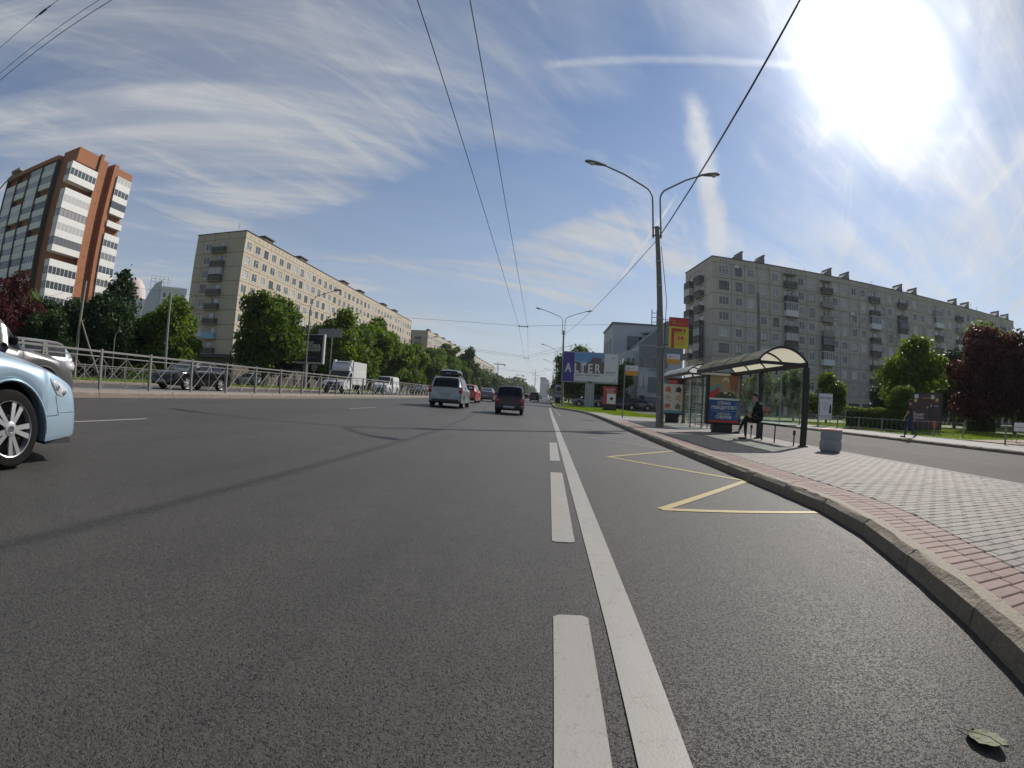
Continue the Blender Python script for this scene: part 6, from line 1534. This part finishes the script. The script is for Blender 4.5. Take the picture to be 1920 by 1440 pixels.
# cars further ahead
def light_boxes(h, z0, z1, w=.12, W=.9): return [('tail_light',W-w-.06,W-.035,h-.02,h+.14,z0,z1,M_TAIL,.02),('rear_bumper_trim',-W+.2,W-.2,h-.03,h+.03,.28,.42,M_TRIM,.02),('plate',-.26,.26,h-.02,h+.006,.58,.69,M_PLATE,.004)]
def std(pts, L, **kw):
    d = dict(W=1.78, pts=pts, fw=L/2-.9, rw=-L/2+.95, r=.315, arch=.37, n=36, side_glass=[(-1.5,-.62),(-.52,.38),(.44,.9)], windscreen=(.26,1.14), rear_window=(-L/2+.68,-L/2+1.5), boxes=light_boxes(-L/2,.70,.90)); d.update(kw); return d
car('coral_red_car', 'coral red car half hidden beyond the silver minivan', 'car', (-6.75,41.6,zg(-6.7)), R(2), std(hatch(4.2,1.5,.95,1.0), 4.2, rear_window=(-2.05,-1.7), side_glass=[(-1.6,-1.0),(-.92,-.1),(0,.8)]), P_RED)
car('brown_grey_saloon', 'brown-grey saloon seen from behind between the red car and the microcar', 'car', (-6.72,54.3,zg(-6.7)), R(2), std(sedan(4.6,1.46,.92,1.05), 4.6), P_BROWN)
car('black_suv', 'black off-road car far ahead at the end of the right lane', 'car', (-2.6,94,zg(-2.6)), R(2), std([(y,b_+.12,r_+.16,w,wr,lo) for y,b_,r_,w,wr,lo in hatch(4.6,1.58,1.0,1.05)], 4.6, rear_window=(-2.25,-1.85), side_glass=[(-1.8,-1.1),(-1,-.1),(0,.9)], r=.36, arch=.43), P_BLACK)
for i, (x, y, p, lb) in enumerate([(-6.9,120,P_GREY,'dark grey car far ahead in the middle lane'),(-.4+2.0,150,P_WHITE,'white car far ahead near the right kerb'),(-5.6,138,P_RED,'reddish car far ahead beyond the brown-grey saloon'),(-9.2,100,P_BLACK,'dark car far ahead in the left lane'),(-3,190,P_SILVER,'silver car, farthest on the carriageway')]):
    car('distant_car', lb, 'car', (x,y,zg(x)), 0, std(sedan(4.5,1.46,.92) if i % 2 else hatch(4.2,1.5,.95), 4.4, n=20), p, 'cars far ahead')
# opposite carriageway, heading towards the camera
car('black_saloon_car', 'black saloon car with silver wheels behind the median railing', 'car', (-17.9,20.35,.25), R(180), dict(W=1.86, pts=sedan(4.85,1.47,.93,1.02), fw=1.43, rw=-1.37, r=.33, arch=.385, wheel='plain', n=70, side_glass=[(-1.55,-.62),(-.52,.38),(.44,.92)], windscreen=(.26,1.14), rear_window=(-1.6,-.85),
    boxes=[('head_light',.52,.80,2.05,2.30,.60,.70,M_HEAD,.03),('grille',-.42,.42,2.36,2.43,.42,.62,M_TRIM,.02),('plate',-.26,.26,2.42,2.45,.34,.45,M_PLATE,.004),('fog_lamp',.5,.66,2.28,2.36,.28,.36,M_HEAD,.02)]), P_BLACK)
car('white_panel_van', 'small white van behind the railing, right of the box truck', 'van', (-17.95,52.6,.25), R(180), dict(W=1.85, pts=[(-2.2,.9,1.55,.93,.86,.05),(-2.15,1.0,1.85,.98,.86,.02),(-1.9,1.05,1.98,1,.86,0),(0,1.05,2.0,1,.86,0),(.6,1.05,1.93,1,.86,0),(1.25,1.02,1.32,1,.86,0),(1.45,1.0,1.2,1,.88,0),(1.95,.92,1.08,.97,.88,0),(2.15,.8,.9,.92,.84,.03),(2.2,.6,.66,.86,.8,.06)], fw=1.35, rw=-1.35, r=.34, arch=.40, wheel='plain', n=40, side_glass=[(.15,1.2)], windscreen=(.62,1.36), rear_window=(-2.19,-2.12),
    boxes=[('head_light',.6,.84,2.02,2.2,.68,.86,M_HEAD,.03),('grille',-.5,.5,2.14,2.22,.5,.72,M_TRIM,.02),('front_bumper',-.8,.8,2.12,2.28,.3,.46,M_TRIM,.03)]), P_WHITE)
car('dark_oncoming_car', 'dark oncoming car behind the far end of the median railing', 'car', (-17.6,66,.25), R(180), std(sedan(4.5,1.46,.93), 4.5, boxes=[('head_light',.52,.80,1.98,2.2,.60,.70,M_HEAD,.03)]), P_BLACK)
wg = car('silver_estate_car', 'silver estate car beyond the railing behind the grey crossover, red tail light', 'car', (-15.6,8.0,.26), 0, std(hatch(4.5,1.5,.93,1.02), 4.5, rear_window=(-2.2,-1.8), side_glass=[(-1.9,-1.15),(-1.05,-.2),(-.1,.85)]), P_SILVER)
wg.rotation_euler.z = R(180)
for i, (x, y, p, lb) in enumerate([(-33.5,48.5,P_WHITE,'white parked car under the trees beyond the railing, left of the maple'),(-36,52,P_SILVER,'silver parked car in the shade of the left avenue trees')]):
    car('parked_car', lb, 'car', (x,y,.2), R(75), std(sedan(4.5,1.46,.93), 4.5, n=24), p, 'cars parked on the left')
for i, (x, y, p, lb) in enumerate([(8.9,60,P_BLACK,'dark parked car right of the billboard pillar'),(11.5,63,P_GREY,'grey parked car behind the red totem'),(17.5,66,P_SILVER,'parked car before the office doorway'),(22.3,64,P_BLACK,'black parked car near the office, right of the silver one'),(5.5,66,P_GREY,'dark parked car left of the billboard pillar under the trees')]):
    car('parked_car', lb, 'car', (x,y,-.06 if x > 8 else .05), R(90), std(sedan(4.5,1.46,.93) if i % 2 else hatch(4.3,1.52,.95), 4.5, n=24, windscreen=(.26,1.0)), p, 'cars parked on the right')
# white box truck
def truck():
    root = empty('white_box_truck', (-18.05,41.2,.25), R(180), 'white refrigerated box truck coming the other way behind the railing', 'truck')
    Mw = P_WHITE
    b = MB(); b.prism([(.55,.42),(.55,1.95),(1.05,1.98),(1.72,1.22),(2.45,1.02),(2.62,.75),(2.62,.40)], -.98, .98, 'x'); c = b.build('cab', Mw, root)
    b = MB(); b.prism([(1.13,1.93),(1.70,1.29),(1.74,1.28),(1.17,1.95)], -.86, .86, 'x'); b.build('windscreen', M_CARGLASS, root)
    for s in (-1,1):
        x0, x1 = (.975,.992) if s > 0 else (-.992,-.975)
        b = MB(); b.prism([(.72,1.22),(.72,1.82),(1.08,1.82),(1.56,1.26)], x0, x1, 'x'); b.build('side_window', M_CARGLASS, root)
        b = MB(); b.prism([(2.12,.72),(2.12,.98),(2.40,.98),(2.60,.82),(2.60,.72)], (.70 if s > 0 else -1.0), (1.0 if s > 0 else -.70), 'x'); b.build('head_light', M_HEAD, root)
        b = MB(); b.bbox(s*1.17-.12,s*1.17+.12,1.42,1.52,1.12,1.5,.03); b.build('mirror', M_TRIM, root)
    b = MB(); b.bbox(-.99,.99,2.45,2.72,.28,.70,.05); b.build('front_bumper', M_TRIM, root); b = MB(); b.box(-.55,.55,2.5,2.66,.74,.95); b.build('grille', M_TRIM, root)
    b = MB(); b.box(-.26,.26,2.72,2.735,.42,.53); b.build('plate', M_PLATE, root)
    b = MB(); b.bbox(-.99,.99,-2.75,.45,.82,2.85,.02); b.build('box_body', Mw, root)
    b = MB(); b.prism([(.46,2.0),(.46,2.86),(.85,2.78),(1.12,2.3),(1.1,2.0)], -.85, .85, 'x'); b.build('fairing', Mw, root)
    for s in (-1,1): b = MB(); b.prism([(.46,2.2),(.46,2.95),(.72,2.98),(.95,2.5)], (.72 if s > 0 else -.9), (.9 if s > 0 else -.72), 'x'); b.build('fairing_horn', Mw, root)
    b = MB(); b.bbox(-.6,.6,.5,.95,2.5,2.8,.04); b.build('cooling_unit', M_PGRY, root)
    b = MB(); b.box(-.45,.45,-2.7,1.6,.42,.8); b.build('chassis', M_UNDER, root)
    for y in (1.95,-1.4):
        for s in (-1,1): add_wheel(root, s*.86, y, .35, .24, 'plain')
truck()
# green container on the far side
gc = empty('green_container', (-16.6,7.2,.26), R(90), 'dark green open container beyond the railing at the left edge', 'container')
b = MB(); b.prism([(-1.5,.15),(1.5,.15),(1.85,1.35),(-1.85,1.35)], -.75, .75, 'y'); b.build('body', mat('container_green', (.025,.06,.04), .6, var=.2), gc)
b = MB(); b.box(-1.9,1.9,-.8,.8,1.35,1.42); b.build('rim', mat('container_green_rim', (.04,.09,.06), .6), gc)
for x in (-1.2,1.2): b = MB(); b.tube([(x,-.6,.1),(x,.6,.1)], .1, 8); b.build('roller', M_TYRE, gc)

# ------------------------------------------------------------------ people, pigeon, leaf
M_SKIN = mat('skin', (.38,.24,.17), .6, var=.08, vscale=20); M_HAIR = mat('hair_dark', (.02,.016,.013), .8, var=.3, vscale=60)
M_JACKET = mat('cloth_black', (.010,.010,.012), .9, var=.3, vscale=12, bump=.006, bscale=18); M_OLIVE = mat('cloth_dark_olive', (.020,.022,.017), .9, var=.3, vscale=10, bump=.006, bscale=18)
M_SHOE = mat('shoe_black', (.012,.012,.013), .6); M_MAROON = mat('cloth_maroon', (.035,.016,.016), .9, var=.25, vscale=12, bump=.006, bscale=18); M_JEANS = mat('cloth_jeans', (.022,.035,.085), .9, var=.25, vscale=12, bump=.006, bscale=18); M_SOLE = mat('sole_white', (.5,.5,.5), .7)
def figure(name, label, loc, rz, J, E, mats, reg):
    """J: joint -> (x,y,z,r) or (x,y,z,rx,ry); E: edges; reg: (a,b) -> material index. One skinned, continuous body"""
    names = list(J); ix = {n: i for i, n in enumerate(names)}
    me = bpy.data.meshes.new('skel'); me.from_pydata([J[n][:3] for n in names], [(ix[a], ix[b]) for a, b in E], [])
    ob = bpy.data.objects.new('tmp', me)
    md = ob.modifiers.new('s', 'SKIN'); md.branch_smoothing = .35; md.use_smooth_shade = True
    for n in names:
        sv = me.skin_vertices[0].data[ix[n]]; r = J[n][3]; sv.radius = (r, J[n][4] if len(J[n]) > 4 else r); sv.use_root = (n == 'pelvis')
    sb = ob.modifiers.new('ss', 'SUBSURF'); sb.levels = 2; sb.render_levels = 2
    dg = side_graph(ob); out = bpy.data.meshes.new_from_object(ob.evaluated_get(dg)); bpy.data.objects.remove(ob)
    out.materials.clear()
    for m in mats: out.materials.append(m)
    seg = [(Vector(J[a][:3]), Vector(J[b][:3]), reg(a, b)) for a, b in E]
    for p in out.polygons:
        c = p.center; best = 9e9; mi = 0
        for a, b, k in seg:
            t = max(0, min(1, (c-a).dot(b-a)/max(1e-9, (b-a).length_squared))); d = (c-(a+(b-a)*t)).length
            if d < best: best = d; mi = k
        p.material_index = mi
    root = empty(name, loc, rz, label, 'person')
    put('body', out, root); return root
def head_parts(root, c, fwd, s=1.0):
    """hair cap, ears, nose, eyes, mouth as small children; c head centre, fwd facing (unit, xy)"""
    f = Vector((fwd[0], fwd[1], 0)).normalized(); r = Vector((f.y, -f.x, 0)); c = Vector(c)
    V = []; n = 14
    for i in range(7):
        ph = math.pi/2*i/6*1.12
        for k in range(n):
            a = 2*math.pi*k/n; fr = math.cos(a); cut = .55 if fr > .35 else 1.0
            q = min(ph, math.pi/2*cut) if False else ph*(.72 if fr > .35 else 1.0)
            V.append(c + f*(math.sin(q)*fr*.105*s - .008) + r*(math.sin(q)*math.sin(a)*.086*s) + Vector((0,0,math.cos(q)*.125*s+.012)))
    F = [(i*n+k,i*n+(k+1)%n,(i+1)*n+(k+1)%n,(i+1)*n+k) for i in range(6) for k in range(n)]
    b = MB(); b.add(V, F); b.build('hair', M_HAIR, root, smooth=60)
    for sd in (-1,1):
        b = MB(); e = c+r*sd*.082*s-f*.005; b.tube([e-Vector((0,0,.03)),e+r*sd*.008,e+Vector((0,0,.03))], [.008,.016,.008], 6); b.build('ear', M_SKIN, root, smooth=60)
        b = MB(); e = c+f*.094*s+r*sd*.032*s+Vector((0,0,.012)); b.lathe([(.001,.008),(.008,.005),(.01,0)], 8, 'z', e); b.build('eye', M_HAIR, root)
    b = MB(); e = c+f*.098*s-Vector((0,0,.012)); b.tube([e+Vector((0,0,.03)),e+f*.014,e+f*.02-Vector((0,0,.012)),e-Vector((0,0,.016))], [.006,.010,.013,.007], 6); b.build('nose', M_SKIN, root, smooth=60)
    b = MB(); e = c+f*.094*s-Vector((0,0,.058)); b.tube([e-r*.024,e+f*.006,e+r*.024], .006, 5); b.build('mouth', mat('lips', (.25,.12,.10), .6), root, smooth=60)
def fingers(J, E, wrist, d, side, pre, curl=.4):
    """palm then four unequal fingers and a thumb leaving the side of the palm"""
    w = Vector(J[wrist][:3]); d = Vector(d).normalized(); s = Vector(side).normalized(); n = d.cross(s).normalized()
    pal = w+d*.05; J[pre+'palm'] = (*pal,.036,.018); E.append((wrist, pre+'palm'))
    kn = w+d*.085; 
    for i, (o, L) in enumerate(((-.028,.062),(-.009,.072),(.010,.068),(.028,.052))):
        a = kn+s*o; m = a+d*L*.5-n*L*curl*.35; t = m+d*L*.38-n*L*curl*.55
        J[f'{pre}fk{i}'] = (*a,.011); J[f'{pre}fm{i}'] = (*m,.0095); J[f'{pre}ft{i}'] = (*t,.008)
        E += [(pre+'palm',f'{pre}fk{i}'),(f'{pre}fk{i}',f'{pre}fm{i}'),(f'{pre}fm{i}',f'{pre}ft{i}')]
    a = w+d*.035-s*.036; t = a+d*.04-s*.022-n*.01; J[pre+'fth'] = (*a,.013); J[pre+'ftt'] = (*t,.0095); E += [(pre+'palm',pre+'fth'),(pre+'fth',pre+'ftt')]
# seated person: faces the road (-x), right leg crossed over, phone in the hands
def sitter():
    J = {}; E = []
    J['pelvis'] = (0,0,.64,.155,.13); J['belly'] = (-.03,0,.80,.145,.13); J['chest'] = (-.08,0,.99,.165,.13); J['neck0'] = (-.14,0,1.13,.075); J['neck'] = (-.18,0,1.19,.055); J['jaw'] = (-.225,0,1.25,.066); J['skull'] = (-.225,0,1.33,.088); J['crown'] = (-.215,0,1.385,.06)
    E += [('pelvis','belly'),('belly','chest'),('chest','neck0'),('neck0','neck'),('neck','jaw'),('jaw','skull'),('skull','crown')]
    for s, p in ((1,'L'),(-1,'R')):
        J[p+'sh'] = (-.10,s*.19,1.07,.07); J[p+'el'] = (-.16,s*.24,.83,.052); J[p+'wr'] = (-.37,s*.07,.80,.034)
        E += [('chest',p+'sh'),(p+'sh',p+'el'),(p+'el',p+'wr')]
        fingers(J, E, p+'wr', (-.6,-s*.5,.15), (0,-.2,1), p, .8)
    J['Lhip'] = (-.06,.10,.62,.10); J['Lkn'] = (-.47,.12,.60,.072); J['Lcalf'] = (-.47,.12,.40,.062); J['Lan'] = (-.45,.12,.12,.040); J['Lheel'] = (-.42,.12,.05,.042); J['Ltoe'] = (-.63,.13,.045,.036); J['Ltip'] = (-.70,.13,.04,.026)
    J['Rhip'] = (-.06,-.10,.64,.10); J['Rkn'] = (-.48,.02,.74,.072); J['Rcalf'] = (-.58,.10,.52,.060); J['Ran'] = (-.66,.15,.30,.038); J['Rheel'] = (-.66,.155,.23,.042); J['Rtoe'] = (-.84,.17,.20,.036); J['Rtip'] = (-.90,.17,.19,.026)
    for p in 'LR': E += [('pelvis',p+'hip'),(p+'hip',p+'kn'),(p+'kn',p+'calf'),(p+'calf',p+'an'),(p+'an',p+'heel'),(p+'heel',p+'toe'),(p+'toe',p+'tip')]
    def reg(a, b):
        if a in ('neck','jaw','skull') or b[1:] in ('palm',) or b[1:2] == 'f': return 0
        if a[1:] == 'an' : return 0
        if a[1:] in ('heel','toe'): return 3
        if a[1:] in ('hip','kn','calf') or b[1:] == 'hip': return 2
        return 1
    root = figure('person', 'person in black jacket and dark trousers sitting cross-legged on the shelter bench', (6.60,14.25,zI-.02), 0, J, E, [M_SKIN, M_JACKET, M_OLIVE, M_SHOE], reg)
    head_parts(root, (-.225,0,1.315), (-1,0))
    for p, q, z in (('L',(-.53,.125),0.0),('R',(-.75,.165),.175)):
        b = MB(); b.bbox(q[0]-.17,q[0]+.14,q[1]-.045,q[1]+.045,z-.002+.0,z+.02,.008); b.build('sole', M_SHOE, root)
    q = MB(); q.bbox(-.006,.006,-.036,.036,-.06,.07,.004); o = q.build('phone', M_BLACK, None, (6.60-.455,14.25,zI+.82)); o.rotation_euler = (0,R(-35),0); tag(o, 'dark phone held by the seated person', 'phone')
    # hood lying on the back
    b = MB(); b.tube([(-.10,-.10,1.10),(-.03,-.06,1.08),(-.01,0,1.07),(-.03,.06,1.08),(-.10,.10,1.10)], [.03,.05,.055,.05,.03], 8); b.build('hood', M_JACKET, root, smooth=60)
sitter()
def walker():
    J = {}; E = []
    J['pelvis'] = (0,0,.93,.135,.105); J['belly'] = (0,.0,1.07,.135,.105); J['chest'] = (0,.02,1.28,.16,.115); J['neck0'] = (0,.02,1.41,.065); J['neck'] = (0,.035,1.46,.052); J['jaw'] = (0,.06,1.53,.064); J['skull'] = (0,.05,1.61,.086); J['crown'] = (0,.05,1.665,.058)
    E += [('pelvis','belly'),('belly','chest'),('chest','neck0'),('neck0','neck'),('neck','jaw'),('jaw','skull'),('skull','crown')]
    for s, p, sw in ((-1,'L',.12),(1,'R',-.10)):
        J[p+'sh'] = (s*.19,.02,1.36,.065); J[p+'slv'] = (s*.225,sw*.5,1.20,.058); J[p+'el'] = (s*.235,sw*.7,1.10,.044); J[p+'wr'] = (s*.22,sw*1.6+.06,.88,.030)
        E += [('chest',p+'sh'),(p+'sh',p+'slv'),(p+'slv',p+'el'),(p+'el',p+'wr')]; fingers(J, E, p+'wr', (0,sw*.3+.1,-1), (0,1,0), p, .6)
    J['Lhip'] = (-.09,0,.87,.098); J['Lkn'] = (-.09,.20,.50,.068); J['Lcalf'] = (-.09,.22,.33,.06); J['Lan'] = (-.09,.26,.10,.042); J['Lheel'] = (-.09,.23,.045,.042); J['Ltoe'] = (-.10,.43,.04,.034); J['Ltip'] = (-.10,.49,.035,.024)
    J['Rhip'] = (.09,0,.87,.098); J['Rkn'] = (.09,.02,.48,.068); J['Rcalf'] = (.09,-.10,.34,.06); J['Ran'] = (.09,-.27,.15,.042); J['Rheel'] = (.09,-.32,.11,.042); J['Rtoe'] = (.095,-.18,.04,.034); J['Rtip'] = (.095,-.11,.03,.024)
    for p in 'LR': E += [('pelvis',p+'hip'),(p+'hip',p+'kn'),(p+'kn',p+'calf'),(p+'calf',p+'an'),(p+'an',p+'heel'),(p+'heel',p+'toe'),(p+'toe',p+'tip')]
    def reg(a, b):
        if a in ('neck','jaw','skull') or b[1:] == 'palm' or b[1:2] == 'f' or a[1:] in ('slv','el'): return 0
        if a[1:] in ('heel','toe'): return 3
        if a[1:] in ('hip','kn','calf','an') or b[1:] == 'hip': return 2
        return 1
    root = figure('person', 'person in dark maroon shirt and blue jeans walking along the right footway', (16.75,18.45,.0), R(22), J, E, [M_SKIN, M_MAROON, M_JEANS, M_SHOE], reg)
    head_parts(root, (0,.052,1.595), (0,1))
    b = MB(); b.bbox(-.14,-.055,.17,.50,-.002,.022,.008); b.build('sole', M_SOLE, root)
walker()
def pigeon():
    root = empty('pigeon', (7.95,11.75,-.12), R(60), 'dark pigeon on the service road left of the concrete bin', 'bird')
    b = MB(); P = [(-.16,.10,.008),(-.10,.115,.035),(-.03,.13,.06),(.04,.14,.06),(.09,.165,.042),(.115,.20,.026),(.125,.225,.028),(.145,.23,.02),(.165,.226,.006)]
    b.tube([(x,0,z) for x,z,r in P], [r for x,z,r in P], 10); b.build('body', mat('pigeon_grey', (.05,.052,.06), .7, var=.3, vscale=30), root, smooth=60)
    b = MB(); b.prism([(-.12,.12),(-.26,.075),(-.26,.085),(-.12,.14)], -.03, .03, 'y'); b.build('tail', MATS['pigeon_grey'], root)
    for s in (-1,1):
        b = MB(); b.prism([(.06,.16),(-.04,.175),(-.17,.10),(-.05,.11)], s*.05, s*.064, 'y'); b.build('wing', MATS['pigeon_grey'], root)
        b = MB(); b.tube([(0,s*.025,.09),(0.01,s*.025,.005),(.035,s*.025,.004)], .005, 5); b.build('leg', M_TAIL, root)
pigeon()
def fallen_leaf():
    """curled dry leaf on the asphalt; tip up, stalk towards the camera"""
    rng = random.Random(2); n, m = 12, 9; V = []; F = []
    for i in range(n+1):
        t = i/n; w = .040*math.sin(math.pi*min(1, t*.93+.05))**.65*(1.15-.35*t)
        for k in range(m):
            u = k/(m-1)*2-1; z = .004+.010*max(0,u)**1.5+.004*max(0,-u)**1.5+.012*t*t+.0016*math.sin(t*55+abs(u)*7)+rng.gauss(0,.0006)
            V.append((u*w, t*.125-.06, z))
    for i in range(n):
        for k in range(m-1): a = i*m+k; F.append((a,a+1,a+m+1,a+m))
    root = empty('fallen_leaf', (1.49,.85,zg(1.49)+.001), R(196), 'dry olive leaf curled on the asphalt at the lower right corner', 'leaf'); root.scale = (1.35,1.4,1.4)
    b = MB(); b.add(V, F); b.build('blade', mat('dry_leaf', (.095,.10,.045), .7, var=.55, vscale=55, bump=.001, bscale=120), root, smooth=60, fix=False)
    b = MB(); b.tube([(0,-.058,.008),(0,-.075,.006),(.004,-.095,.004)], .0016, 5); b.build('stalk', mat('leaf_stalk', (.13,.12,.06), .8), root)
    b = MB(); b.tube([(0,-.058,.0085),(0,0,.018),(0,.06,.0125)], .0012, 5); b.build('midrib', MATS['leaf_stalk'], root)
fallen_leaf()

bpy.data.scenes.remove(_SIDE)
# ------------------------------------------------------------------ thin summer haze that greys the far end of the avenue
def haze():
    m = bpy.data.materials.new('haze'); m.use_nodes = True; nt = m.node_tree; nt.nodes.clear(); g = N(nt)
    v = g.new('ShaderNodeVolumePrincipled', ins={'Color': (.80,.88,1.0,1), 'Density': 1.6e-4, 'Anisotropy': .3})
    g.new('ShaderNodeOutputMaterial', ins={1: v.outputs[0]})
    b = MB(); b.box(-4100,4100,-400,6100,-1.4,90); o = b.build('haze', m); tag(o, 'thin pale haze in the air over the street', None, None, 'stuff')
haze()
